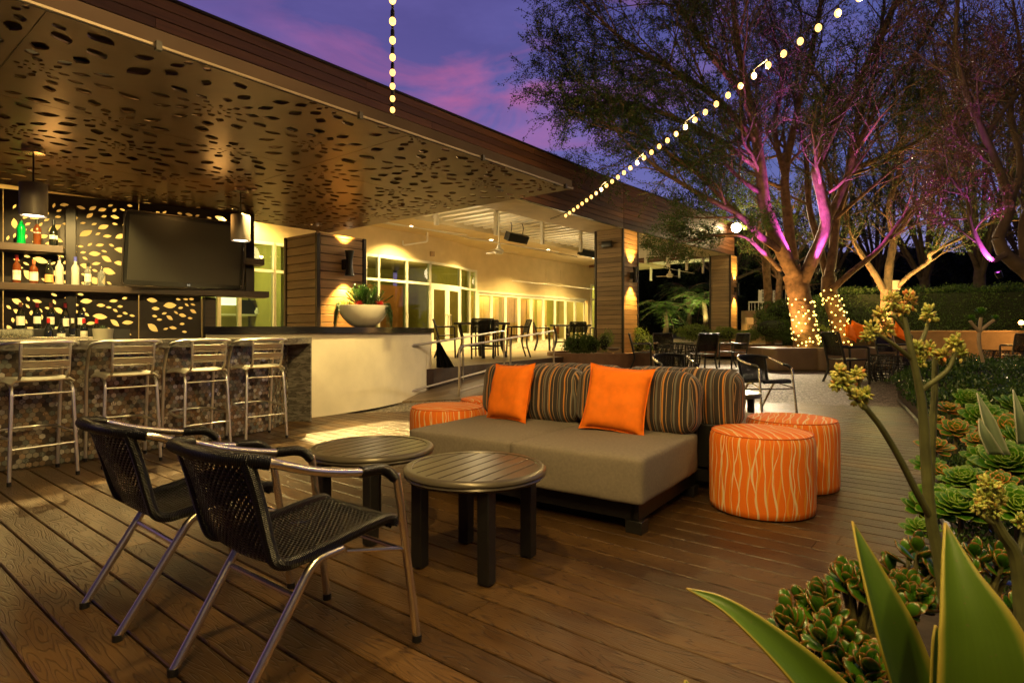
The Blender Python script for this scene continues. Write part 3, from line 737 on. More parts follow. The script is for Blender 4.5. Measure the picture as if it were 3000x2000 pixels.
def flower_field(x0, x1, y0, y1, sp, seed, scale=1.0):
    rg = random.Random(seed); cs = []
    ny = int((y1 - y0) / sp) + 2; nx = int((x1 - x0) / sp) + 2
    for j in range(-1, ny + 1):
        for i in range(-1, nx + 1): cs.append((x0 + (i + .5 * (j % 2) + rg.uniform(-.17, .17)) * sp, y0 + (j + rg.uniform(-.17, .17)) * sp * .86))
    rings = [(.045, 5, .026, .65), (.085, 7, .042, .65), (.145, 8, .070, .6), (.235, 9, .105, .58), (.365, 11, .145, .54), (.535, 14, .165, .52), (.66, 16, .15, .52)]
    out = []; placed = []
    grid = {}
    for ci, (cx, cy) in enumerate(cs):
        for ri, (r, n_, L, wr) in enumerate(rings):
            r *= scale; L *= scale * rg.uniform(.85, 1.15); ph = rg.uniform(0, 1)
            for k in range(n_):
                a = 2 * PI * (k + ph) / n_; x, y = cx + r * math.cos(a), cy + r * math.sin(a)
                dmin = min((math.hypot(x - q[0], y - q[1]), qi) for qi, q in enumerate(cs) if abs(q[0] - x) < 1.6 and abs(q[1] - y) < 1.6)
                if dmin[1] != ci: continue
                l2 = L * rg.uniform(.88, 1.02); gx, gy = int(x / .2), int(y / .2); ok = True
                for ddx in (-1, 0, 1):
                    for ddy in (-1, 0, 1):
                        for (qx, qy, ql) in grid.get((gx + ddx, gy + ddy), ()):
                            if math.hypot(x - qx, y - qy) < (l2 + ql) * .50 + .006: ok = False
                if not ok: continue
                grid.setdefault((gx, gy), []).append((x, y, l2))
                out.append(leaf_poly(x, y, a + rg.uniform(-.35, .35), l2, l2 * (wr * 1.12) * (1.15 if rg.random() < .5 else .95)))
    return out
AX0, DEP = -9.6, 4.75
LV = flower_field(AX0, 0, 0, DEP, .92, 3, 1.0)
pw, pd = 2.4, DEP / 3
for i in range(4):
    for j in range(3):
        x0, y0 = AX0 + i * pw, j * pd
        vs, fs = perforate(x0 + .002, x0 + pw - .002, y0 + .002, y0 + pd - .002, LV)
        mb = MB(); mb.v = [V((x, y, 0)) for x, y in vs]
        for f in fs: mb.face(f)
        o = mb.build('perforated_panel', M_panel, can, sol=.012, smooth=0)
mb = MB(); mb.box((AX0 / 2, .03, .052), (abs(AX0), .05, .085)); mb.build('front_beam', M_fasciaX if 'M_fasciaX' in globals() else M_beam, can, bev=.004, smooth=0)
mb = MB()
mb.box((AX0 / 2, -.008, -.006), (abs(AX0), .014, .014)); mb.box((.010, DEP / 2, .012), (.016, DEP, .02)); 
mb.build('edge_rail', simple('canopy_edge_metal', (.20, .15, .10), .4, .5), can, smooth=0)
mb = MB(); mb.tube([(AX0, -.045, -.035), (-.1, -.045, -.035)], .004, 8)
k = -.2
while k > AX0: mb.box((k, -.04, -.02), (.03, .03, .05)); k -= 1.37
mb.build('cable_track', M_trim, can)
mb = MB(); mb.box((AX0 / 2 - .02, DEP / 2 + .22, .15), (abs(AX0) - .3, DEP - .4, .03)); mb.build('upper_deck', simple('canopy_underlay', (.13, .065, .028), .6, 0, .3, 3), can, smooth=0)
mb = MB()
for y in (.9, 1.9, 2.9, 3.9): mb.box((AX0 / 2, y, .1), (abs(AX0) - .1, .05, .06))
for k in range(7): mb.box((-.6 - k * 1.4, DEP / 2, .055), (.04, DEP - .2, .04))
mb.build('joist', M_trim, can, smooth=0)
EXX = V((.82, .57, 0)).normalized(); EN = V((-EXX.y, EXX.x, 0)); S0 = V((-5.58, 6.4, 0))
def SH(s, n=0, z=0): return S0 + EXX * s + EN * n + ZZ * z
def shs(px, n=0):
    k = (px - CX) / F; A = S0 + EN * n; return (k * A.y - A.x) / (EXX.x - k * EXX.y)
ANG_E = math.atan2(EXX.y, EXX.x)
# ================================================================== bar back: screen, shelves, counter
bb = thing('bar_shelving', 'dark back bar with wooden shelves over a leaf cut metal screen', 'shelving', tuple(SH(0)), ANG_E)
def bigleaves(x0, x1, y0, y1, seed):
    rg = random.Random(seed); out = []; pl_ = []
    for c in range(9000):
        x, y = rg.uniform(x0, x1), rg.uniform(y0, y1); L = rg.choice((.06, .09, .12, .15))
        if all(math.hypot(x - a, y - b) > (L + l) * .48 + .008 for a, b, l in pl_):
            pl_.append((x, y, L)); a = math.atan2(y - 1.9, x + .1 + 1.1 * math.floor((x + .6) / 1.1) - 0) + rg.uniform(-.6, .6); out.append(leaf_poly(x, y, a, L, L * rg.uniform(.42, .55)))
        if len(pl_) > 92 * (x1 - x0) * (y1 - y0): break
    return out
for (x0, x1, z0, z1, sd) in ((-2.4, -.0, 1.62, 2.745, 5), (0.004, 1.3, 1.62, 2.745, 8), (1.304, 2.66, 1.62, 2.745, 11), (-2.4, 0, .99, 1.616, 6), (.004, 1.3, .99, 1.616, 9), (1.304, 2.0, .99, 1.616, 13)):
    vs, fs = perforate(x0, x1, z0, z1, bigleaves(x0, x1, z0, z1, sd)); mb = MB(); mb.v = [V((x, .33, z)) for x, z in vs]
    for f in fs: mb.face(f)
    mb.build('perforated_screen', M_screen, bb, sol=.006, smooth=0)
for (x0, x1, z) in ((-2.5, 2.78, 1.665), (-2.5, shs(186), 2.10), (2.25, 2.72, 2.10)):
    mb = MB(); mb.box(((x0 + x1) / 2, .13, z - .04), (x1 - x0, .30, .08)); mb.build('shelf', M_shelfw, bb, bev=.004)
for (x, z0, z1) in ((-.12, .9, 2.6), (.62, .9, 2.6), (2.58, 1.67, 2.73), (2.06, .9, 1.58), (-1.2, .9, 2.6)):
    mb = MB(); mb.box((x, .25, (z0 + z1) / 2), (.1, .07, z1 - z0)); mb.build('upright', M_trim, bb, bev=.004)
mb = MB(); mb.box((2.1, .55, .8), (.12, .7, 1.55)); mb.build('end_panel', M_shelfw, bb, bev=.004)
bc = thing('back_counter', 'low black back counter under the bottle shelves', 'counter', tuple(SH(0)), ANG_E)
mb = MB(); mb.box((.1, -.02, .965), (5.0, .66, .05)); mb.build('worktop', simple('black_stone', (.012, .011, .01), .15), bc, bev=.006)
mb = MB(); mb.box((.1, .02, .47), (4.9, .58, .93)); mb.build('cabinet', M_shelfw, bc, smooth=0)
mb = MB(); mb.box((-.6, .19, 1.075), (3.6, .2, .165)); mb.build('bottle_step', M_blk, bc, bev=.004)
mb = MB(); mb.box((.15, -.20, 1.03), (1.5, .02, .075)); mb.build('steel_rail', M_alu, bc, bev=.003)
# television
TVc = V((-4.035, 7.315, 2.10)); TX = V((.714, .70, 0)).normalized()
tv = thing('television', 'large dark wall television tilted down over the bar shelves', 'television', tuple(TVc), math.atan2(TX.y, TX.x))
Rt = Matrix.Rotation(rad(11), 3, 'X')
mb = MB(); mb.cushion((1.34, .05, .86), .022, 6, R=Rt); mb.build('bezel', M_plast, tv, weld=1e-5)
mb = MB(); mb.box(Rt @ V((0, -.0265, .012)), (1.26, .004, .76), Rt); mb.build('screen', simple('switched_off_screen', (.045, .042, .034), .32, 0, .02), tv, smooth=0)
mb = MB(); q = .68; h = .44; pts = fillet([Rt @ V(p) for p in ((0, -.02, -h), (-q, -.02, -h), (-q, -.02, h), (q, -.02, h), (q, -.02, -h), (0, -.02, -h))], .07, 5); mb.tube(pts, .011, 8); mb.build('mount_frame', simple('gunmetal_tube', (.14, .12, .1), .3, .9), tv)
mb = MB(); mb.box((0, .16, 0), (.3, .3, .3)); mb.build('wall_mount', M_blk, tv)
text_obj('LG', .028, emis('logo_white', (1, 1, 1), .8), tv, Matrix.Translation(Rt @ V((.03, -.031, -.395))) @ Matrix.Rotation(rad(101), 4, 'X'), 'logo')
# ------------------------------------------------------------------ mosaic bar
bp = smooth_path([(-5.6, 3.75, 0), (-4.75, 4.25, 0), (-4.11, 4.74, 0), (-3.71, 5.17, 0), (-3.37, 5.66, 0), (-3.07, 6.15, 0), (-2.76, 6.67, 0)], 5) + [V((-2.80, 7.38, 0))]
bar = thing('mosaic_bar', 'curved bar front of bronze hexagon mosaic under a grey granite counter', 'bar counter', (-3.4, 5.7, 0))
def polyoff(pts, d):
    out = []
    for k, p in enumerate(pts):
        a = pts[max(0, k - 1)]; b = pts[min(len(pts) - 1, k + 1)]; t = (b - a).normalized(); out.append(p + V((t.y, -t.x, 0)) * d)
    return out
back = polyoff(bp, -.55); mb = MB(); body = [(p.x, p.y) for p in polyoff(bp, -.012)] + [(p.x, p.y) for p in reversed(back)]
mb.prism(body, 0, .975); mb.build('bar_body', simple('dark_grout', (.05, .042, .03), .8), bar, True, smooth=0)
n = NT('bronze_hex_tile'); r = n.attr('rnd'); c = n.coord()
n.set(col=n.ramp(r, [(0, (.08, .06, .04)), (.18, (.20, .13, .07)), (.3, (.32, .28, .20)), (.42, (.20, .21, .17)), (.55, (.34, .24, .14)), (.68, (.48, .44, .34)), (.8, (.28, .22, .14)), (.9, (.7, .66, .52)), (1, (.78, .78, .7))], 'CONSTANT'),
      metal=n.ramp(r, [(0, (.3, .3, .3)), (1, (.7, .7, .7))]), rough=n.math('MULTIPLY_ADD', n.noise(c, 80, 3), .2, n.math('MULTIPLY_ADD', n.math('FRACT', n.math('MULTIPLY', r, 37.7)), .25, .1)))
n.bump(n.noise(c, 60, 3), .12, .002); M_hex = n.m
mb = MB(); hexes = MB(); segL = [0]
for a, b in zip(bp, bp[1:]): segL.append(segL[-1] + (b - a).length)
def barpt(s):
    for k in range(len(bp) - 1):
        if s <= segL[k + 1] or k == len(bp) - 2:
            t = (s - segL[k]) / (segL[k + 1] - segL[k]); d = (bp[k + 1] - bp[k]).normalized(); return bp[k] + d * (s - segL[k]), d
wx = .043; hz = wx / math.sqrt(3); row = 0; z = .03
while z < .97:
    s = (wx / 2 if row % 2 else 0) + .03
    while s < segL[-1] - .03:
        p, d = barpt(s); nn = V((d.y, -d.x, 0)); tx, tz = rng.gauss(0, .03), rng.gauss(0, .03); R_ = wx / math.sqrt(3) - .0018
        b = len(hexes.v)
        for k in range(6):
            a = PI / 6 + k * PI / 3; lx, lz = R_ * math.cos(a), R_ * math.sin(a)
            hexes.v.append(p + d * lx + ZZ * (z + lz) + nn * (.002 + tx * lx + tz * lz))
        hexes.face([b + k for k in range(6)], rng.uniform(.005, .995)); s += wx
    z += hz * 1.5; row += 1
hexes.build('mosaic_tiles', M_hex, bar, True, smooth=0)
n = NT('grey_granite'); c = n.coord(); v1 = n.noise(n.map(c, (2, 2, 6)), 3, 8, .7, 1.2); v2 = n.noise(c, 70, 4)
n.set(col=n.mix(n.math('MULTIPLY', v2, .7), n.ramp(v1, [(.35, (.42, .40, .35)), (.5, (.24, .22, .18)), (.58, (.06, .055, .045)), (.68, (.33, .31, .26))]), (.12, .11, .09)), rough=.14, coat=.3); M_gran = n.m
fr_ = polyoff(bp, .25); fr_[-1] = V((-2.52, 7.42, 0)); fr_[-2] = V((-2.52, 6.62, 0)); bk_ = polyoff(bp, -.38)
mb = MB(); mb.prism([(p.x, p.y) for p in fr_] + [(p.x, p.y) for p in reversed(bk_)], .978, 1.055); mb.build('granite_counter', M_gran, bar, True, bev=.006, smooth=20)
mb = MB(); mb.prism([(-2.525, 7.385), (-2.525, 7.425), (-3.15, 7.425), (-3.15, 7.385)], 0, .977); mb.build('granite_end_leg', M_gran, bar, True, bev=.003, smooth=0)
# white curved wall with black cap
cw = thing('curved_wall', 'low white rendered curved wall with a black stone cap at the end of the bar', 'wall', (-2.3, 8.3, 0))
wl = smooth_path([(-3.9, 7.5, 0), (-3.2, 7.5, 0), (-2.72, 7.62, 0), (-2.3, 8.15, 0), (-1.9, 8.95, 0), (-1.64, 9.9, 0), (-1.5, 10.75, 0), (-1.55, 11.1, 0), (-1.8, 11.35, 0)], 5)
wlb = polyoff(wl, -.3); mb = MB(); mb.prism([(p.x, p.y) for p in wl] + [(p.x, p.y) for p in reversed(wlb)], 0, 1.10); mb.build('wall_body', M_white, cw, True, smooth=30)
ca = polyoff(wl, .05); cb = polyoff(wl, -.6); mb = MB(); mb.prism([(p.x, p.y) for p in ca] + [(p.x, p.y) for p in reversed(cb)], 1.10, 1.19); mb.build('stone_cap', simple('black_polished_cap', (.014, .013, .011), .18, 0, .2, 5), cw, True, bev=.008, smooth=30)

# ------------------------------------------------------------------ pendants
def pendant(label, P):
    t = thing('pendant_light', label, 'pendant lamp', (P.x, P.y, HC - .012), 0, 'cylinder pendants over the bar')
    m = MB(); m.lathe([(.001, 0), (.085, 0), (.085, -.035), (.02, -.045), (.001, -.045)], 24); m.build('ceiling_rose', M_alu, t)
    m = MB(); m.tube([(0, 0, -.04), (0, 0, -.32)], .007, 8); m.build('stem', M_blk, t)
    m = MB(); m.lathe([(.001, -.30), (.1, -.30), (.102, -.31), (.102, -.585), (.094, -.59), (.09, -.56), (.06, -.50), (.001, -.50)], 32); m.build('shade', simple('taupe_metal', (.22, .19, .15), .5, .3, .05), t)
    m = MB(); m.lathe([(.0005, -.588), (.05, -.586), (.09, -.575)], 24); m.build('bulb', emis('pendant_glow', (1, .85, .6), 9), t)
    light('pendant_beam', 'SPOT', (P.x, P.y, HC - .62), 480, WARM2, .05, (P.x, P.y, 0), 95, .7)
pendant('cylinder pendant lamp at the left end of the bar in front of the bottles', G(98, 435, HC)); pendant('cylinder pendant lamp in front of the television corner', G(705, 550, HC))

# ------------------------------------------------------------------ bottles and glasses
M_wine = simple('dark_wine_glass', (.008, .009, .005), .08, 0, .1); M_wine.node_tree.nodes['Principled BSDF'].inputs['Coat Weight'].default_value = 1
M_clear = NT('clear_bottle').set(col=(.8, .82, .72), rough=.05, trans=.85, ior=1.3).m
M_frost = NT('frosted_bottle').set(col=(.62, .6, .5), rough=.4, trans=.4, ior=1.3).m
M_green = NT('green_bottle').set(col=(.0, .32, .05), rough=.12, trans=.3, ecol=(0, .3, .04), est=.06).m
M_ambr = simple('amber_liquor', (.10, .025, .006), .1, 0, .1); M_cap = simple('black_cap', (.01, .01, .01), .35); M_red = simple('red_foil_cap', (.5, .015, .01), .35); M_brnc = simple('orange_brown_cap', (.4, .12, .04), .4); M_blu = simple('blue_cap', (.05, .06, .35), .35)
M_lab = simple('cream_paper_label', (.72, .66, .5), .7, 0, .05); M_labo = simple('orange_label', (.75, .28, .08), .7, 0, .1); M_labr = simple('red_label', (.5, .03, .02), .6); M_ink = simple('printing_ink', (.02, .018, .015), .7); M_inkw = simple('white_ink', (.8, .78, .7), .7)
PROF = {'wine': [(.001, 0), (.036, 0), (.0375, .01), (.0375, .175), (.034, .20), (.016, .232), (.0145, .295)], 'burg': [(.001, 0), (.041, 0), (.042, .01), (.042, .14), (.034, .18), (.017, .225), (.0145, .295)],
        'tall': [(.001, 0), (.038, 0), (.039, .01), (.039, .19), (.03, .215), (.016, .235), (.015, .31)], 'sq': [(.001, 0), (.042, 0), (.043, .01), (.043, .15), (.035, .175), (.017, .195), (.015, .255)],
        'waist': [(.001, 0), (.040, 0), (.042, .02), (.034, .11), (.042, .17), (.030, .215), (.017, .235), (.016, .27)]}
def bottle(label, P, kind, gm, cm, lm_=None, txt=None, hs=1.0, lz=(.05, .12), tm=None, capz=.05, tz=None, ts=.014):
    t = thing('bottle', label, 'bottle', tuple(P), 0, 'bottles on the back bar'); pr = [(r, z * hs) for r, z in PROF[kind]]; top = pr[-1][1]
    m = MB(); m.lathe(pr + [(.001, top)], 18); m.build('glass_body', gm, t, smooth=50)
    m = MB(); m.lathe([(.0165, top - capz), (.0165, top + .004), (.001, top + .004)], 14); m.build('cap', cm, t, smooth=40)
    if lm_:
        R0 = max(r for r, z in pr) + .0012; vd = math.atan2(-P.y, -P.x); m = MB(); a0, a1 = vd - 1.05, vd + 1.05
        m.sheet([[V((R0 * math.cos(a0 + (a1 - a0) * k / 10), R0 * math.sin(a0 + (a1 - a0) * k / 10), z * hs)) for z in lz] for k in range(11)]); lo = m.build('label', lm_, t, smooth=60)
        if txt:
            d = V((math.cos(vd), math.sin(vd), 0)); x = V((-d.y, d.x, 0))
            for li, line in enumerate(txt.split('|')):
                zc = (tz if tz is not None else (lz[0] + lz[1]) / 2) * hs - li * ts * 1.15
                text_obj(line, ts, tm or M_ink, lo, frame_M(d * (R0 + .003) + ZZ * zc, x, ZZ), 'lettering')
    return t
def onshelf(px, z, n=.10): s = shs(px, n); return SH(s, n, z)
z2, z1s = 2.101, 1.666
bottle('green waisted liqueur bottle on the top shelf', onshelf(62, z2), 'waist', M_green, M_cap, None)
bottle('brown bottle marked TUACA on the top shelf', onshelf(109, z2), 'wine', M_ambr, M_cap, M_ambr, 'TUACA', .98, (.05, .16), M_inkw, tz=.14, ts=.02)
bottle('black bottle with an oval cream label on the top shelf', onshelf(157, z2), 'burg', M_wine, M_cap, M_lab, 'BAILEYS', 1.0, (.08, .125), M_labr, tz=.117, ts=.014)
bottle('red capped whiskey liqueur bottle with white label, leftmost on the long shelf', onshelf(49, z1s), 'tall', M_ambr, M_red, M_lab, 'SOUTHERN|COMFORT', 1.0, (.035, .14), tz=.12, ts=.016)
bottle('amber bottle with orange cap and red banded cream label', onshelf(99, z1s), 'sq', M_ambr, M_brnc, M_lab, 'LEROUX', 1.05, (.03, .125), M_labr, tz=.115, ts=.017)
bottle('dark bottle with an orange paper label on the long shelf', onshelf(144, z1s), 'sq', M_wine, M_cap, M_labo, 'TRIPLE SEC', 1.08, (.02, .10), tz=.08, ts=.012)
bottle('tall frosted clear bottle with silver cap', onshelf(174, z1s), 'tall', M_frost, M_alu, None, None, 1.05)
bottle('frosted clear bottle with a blue cap', onshelf(221, z1s), 'tall', M_frost, M_blu, None, None, 1.05)
bottle('clear square shouldered bottle with white label and red shield', onshelf(258, z1s), 'wine', M_clear, M_cap, M_lab, 'KETEL ONE', .9, (.05, .15), M_labr, tz=.1, ts=.012)
bottle('short clear bottle, rightmost on the long shelf', onshelf(298, z1s), 'sq', M_clear, M_alu, None, 'VODKA', .9)
zs_, zf = 1.158, .991
for (px, k, cm, lm_, tx, lz, lb) in ((60, 'burg', M_brnc, M_lab, None, (.04, .14), 'wine bottle with a large arched white label on the step'), (109, 'wine', M_red, M_lab, None, (.06, .14), 'red capped wine bottle with a picture label on the step'),
        (149, 'wine', M_brnc, M_lab, 'FRANCISCAN', (.05, .135), 'copper capped wine bottle with white label on the step'), (191, 'burg', M_red, M_lab, None, (.03, .12), 'red capped wine bottle with slanted writing on the step'), (238, 'wine', M_cap, M_lab, None, (.05, .13), 'black capped wine bottle with a tan label on the step')):
    bottle(lb, onshelf(px, zs_, .17), k, M_wine, cm, lm_, tx, 1.0, lz, ts=.011)
for (px, k, cm, lm_, tx, lz, lb, tm) in ((142, 'burg', M_red, M_lab, None, (.02, .08), 'front row wine bottle with a small white script label', None), (179, 'burg', M_cap, M_lab, 'M', (.03, .12), 'front row wine bottle with a large letter M on its label', None),
        (213, 'wine', M_lab, M_wine, 'RESERVE', (.05, .15), 'front row wine bottle with dark label and cream cap', M_inkw), (246, 'wine', M_red, M_lab, 'ANCESTOR', (.05, .15), 'front row wine bottle with red cap and tall cream label', None), (283, 'wine', M_red, M_wine, None, (.05, .1), 'front row wine bottle with red cap half hidden by the frosted bucket', None)):
    bottle(lb, onshelf(px, zf, -.14 if px != 283 else -.02), k, M_wine, cm, lm_, tx, .95, lz, tm, ts=.035 if tx == 'M' else .012)
t = thing('ice_bucket', 'frosted glass bucket holding a small dark plant beside the wine bottles', 'bucket', tuple(onshelf(302, zf, -.18)))
m = MB(); m.lathe([(.001, 0), (.088, 0), (.105, .17), (.102, .17), (.086, .01), (.001, .01)], 24); m.build('bucket_body', NT('frosted_glass').set(col=(.55, .5, .36), rough=.45, trans=.25).m, t)
M_leafD = leafmat('dark_leaf', (.008, .02, .006), (.03, .06, .015), .35, .15)
m = MB()
for k in range(40):
    a, e = rng.uniform(0, 2 * PI), rng.uniform(.2, 1.3); d = V((math.cos(a) * math.cos(e), math.sin(a) * math.cos(e), math.sin(e))); m.leaf(V((0, 0, .14)), d, ZZ, rng.uniform(.05, .1), .012, rng.random())
m.build('dark_plant', M_leafD, t)
M_gl = NT('wine_glass').set(col=(.95, .93, .8), rough=.03, trans=.9, ior=1.35).m; gm_ = MB()
gm_.lathe([(.001, 0), (.034, 0), (.03, .004), (.006, .01), (.005, .06), (.02, .075), (.036, .1), (.036, .12), (.030, .155)], 14)
g0 = None
for r_ in range(2):
    for k in range(9):
        P = onshelf(-30 + k * 14 + r_ * 6, zf, -.22 + .11 * r_)
        if g0 is None: g0 = gm_.build('stem_glass', M_gl, None, smooth=60); o = g0
        else: o = g0.copy(); COL.objects.link(o)
        o.location = P; tag(o, 'clear stemmed wine glass in the tight cluster at the left end of the back counter', 'wine glass', 'wine glasses clustered on the back counter')

# ------------------------------------------------------------------ bowl planter on the cap
Bc = V((-2.20, 8.72, 1.192))
t = thing('bowl_planter', 'wide glossy white bowl standing on the black wall cap', 'planter', tuple(Bc))
m = MB(); m.lathe([(.001, 0), (.13, 0), (.2, .03), (.3, .13), (.37, .26), (.385, .315), (.37, .317), (.35, .27), (.001, .27)], 48); m.build('bowl', simple('white_glazed_bowl', (.86, .80, .66), .25, 0, .03, 3, coat=.5), t, smooth=50)
pt = thing('potted_succulents', 'leafy arrangement with red bromeliads and trailing green strands in the white bowl', 'plants', (Bc.x, Bc.y, Bc.z + .27))
M_lf = leafmat('glossy_leaf', (.015, .06, .008), (.07, .16, .025), .3, .15); M_lred = leafmat('red_bract', (.35, .01, .01), (.65, .04, .03), .35, .2); M_lyel = leafmat('lime_leaf', (.15, .25, .03), (.4, .45, .08), .4, .2)
m = MB()
for s in range(48):
    a = rng.uniform(0, 2 * PI); e = rng.uniform(.55, 1.45); d = V((math.cos(a) * math.cos(e), math.sin(a) * math.cos(e), math.sin(e))); L = rng.uniform(.26, .40); st = V((rng.uniform(-.1, .16), rng.uniform(-.08, .08), 0))
    m.tube([st, st + d * L], .005, 5)
    for k in range(14):
        tt = .25 + .75 * k / 14; sd = d.cross(ZZ).normalized() * (1 if k % 2 else -1); m.leaf(st + d * L * tt, (sd + d * .5 + ZZ * .15), ZZ, .075, .034, rng.random())
m.build('dark_foliage', M_lf, pt)
for (x, y) in ((-.02, -.2), (.27, -.12)):
    m = MB()
    for k in range(26):
        a = k * 2.4; e = .35 + .9 * k / 26; d = V((math.cos(a) * math.cos(e), math.sin(a) * math.cos(e), math.sin(e))); m.leaf(V((x, y, .02)), d, ZZ, .11, .04, rng.random(), .25)
    m.build('bromeliad', M_lred, pt)
m = MB()
for (x, y) in ((-.27, -.14), (-.2, -.05)):
    for k in range(20):
        a = k * 2.4; e = .3 + .9 * k / 20; d = V((math.cos(a) * math.cos(e), math.sin(a) * math.cos(e), math.sin(e))); m.leaf(V((x, y, .02)), d, ZZ, .12, .035, rng.random(), .2)
m.build('lime_rosette', M_lyel, pt)
m = MB()
for s in range(130):
    a = rng.choice((rng.gauss(PI + .25, .22), rng.gauss(.1, .25))); x, y = math.cos(a) * .37, math.sin(a) * .37; p = V((x * .85, y * .85, .06)); L = rng.uniform(.12, .36); pts = [p]
    for k in range(10):
        q = k / 9; pts.append(V((x * (1 + .12 * q) + rng.uniform(-.01, .01), y * (1 + .12 * q) + rng.uniform(-.01, .01), .07 - q * L)))
    m.tube(pts, .0018, 3, cap=False)
    for q in pts[1:]:
        for kk in range(3): m.leaf(q, V((rng.uniform(-1, 1), rng.uniform(-1, 1), rng.uniform(-.6, .4))), ZZ, .024, .011, rng.random())
m.build('trailing_strands', leafmat('trailing_leaf', (.03, .07, .02), (.12, .2, .06), .4, .2), pt)
# black cloth beside the wall end
mb = MB(); mb.sheet([[V((-1.42 + .35 * k / 8 * z_, 11.05 + .05 * math.sin(k * 2.1), .45 + (1 - z_) * .6)) for k in range(9)] for z_ in (0, .5, 1)])
tag(mb.build('black_cloth', M_plast, smooth=60), 'black cloth hanging at the far end of the white curved wall', 'cloth')

# ------------------------------------------------------------------ bar stools
def make_stool(label, P, rot):
    t = thing('bar_stool', label, 'bar stool', tuple(P), rot, 'aluminium bar stools at the mosaic bar')
    for s in (-1, 1):
        m = MB(); m.tube(fillet([(s * .215, -.22, .015), (s * .19, -.19, .72), (s * .175, .02, .765)], .07, 6), .0125, 10); m.build('leg', M_alus, t)
        m = MB(); m.tube(fillet([(s * .23, .22, .015), (s * .235, .16, .80), (s * .235, .10, .93)], .07, 6), .0125, 10); m.build('leg', M_alus, t)
        for (x, y) in ((s * .215, -.22), (s * .23, .22)): m = MB(); m.lathe([(.0005, 0), (.015, 0), (.015, .03), (.0005, .03)], 12, (x, y, 0)); m.build('foot_cap', M_plast, t)
    m = MB(); m.tube(smooth_path([(-.235, .10, .93), (-.25, .0, 1.0), (-.245, -.14, 1.03), (-.17, -.245, 1.045), (0, -.275, 1.05), (.17, -.245, 1.045), (.245, -.14, 1.03), (.25, .0, 1.0), (.235, .10, .93)], 6), .014, 10); m.build('back_rail', M_alus, t)
    for s in (-1, 1): m = MB(); m.tube(fillet([(s * .155, -.252, 1.04), (s * .15, -.23, .80), (s * .15, -.17, .752), (s * .15, -.05, .757)], .05, 5), .011, 8); m.build('back_upright', M_alus, t)
    for (z0, z1, nb) in ((.955, 1.005, 6), (.86, .91, 6), (.94, .945, 1), (.845, .85, 1)):
        m = MB()
        for k in range(nb):
            z = z0 + (z1 - z0) * (k + .5) / nb; yy = -.248 + (z - .95) * -.06; m.tube([(x, yy - .02 * (1 - (x / .15) ** 2), z) for x in (-.15, -.075, 0, .075, .15)], .0048 if nb > 1 else .006, 6)
        m.build('back_slats', M_alus, t)
    m = MB()
    for k in range(16):
        y = -.19 + k * .024; m.tube([(x, y, .765 + .012 * math.sin(k / 15 * PI) - (0.03 if abs(x) > .19 else 0) - .008 * (1 - (x / .2) ** 2)) for x in (-.2, -.17, -.08, 0, .08, .17, .2)], .0105, 6)
    m.build('seat', M_alus, t)
    m = MB()
    m.tube(fillet([(-.21, -.21, .34), (-.215, -.05, .34), (-.19, .17, .36), (-.1, .24, .36), (.1, .24, .36), (.19, .17, .36), (.215, -.05, .34), (.21, -.21, .34)], .06, 4), .010, 8); m.build('foot_rest', M_alus, t)
    for z, w_ in ((.26, .207), (.655, .193)): m = MB(); m.tube([(-w_, -.212 + .02 * (z > .5), z), (w_, -.212 + .02 * (z > .5), z)], .008, 8); m.build('cross_bar', M_alus, t)
    return t
sl = ['bar stool at the left edge of the deck under the left pendant', 'second bar stool from the left, between the wine glasses and the television', 'third bar stool from the left, behind the rattan chair arms', 'bar stool nearest the white curved wall']
st0 = None
for k in range(4):
    m_ = V((-3.56, 4.47, 0)) + V((.34, .543, 0)) * k; fy = V((-.81 + .02 * k, .58 + .03 * k, 0)).normalized(); rz = math.atan2(fy.y, fy.x) - PI / 2 + rad((2, -3, 2, -1)[k]); P = m_ + fy * .21
    if st0 is None: st0 = make_stool(sl[0], P, rz)
    else: dup(st0, tuple(P), rz, sl[k])
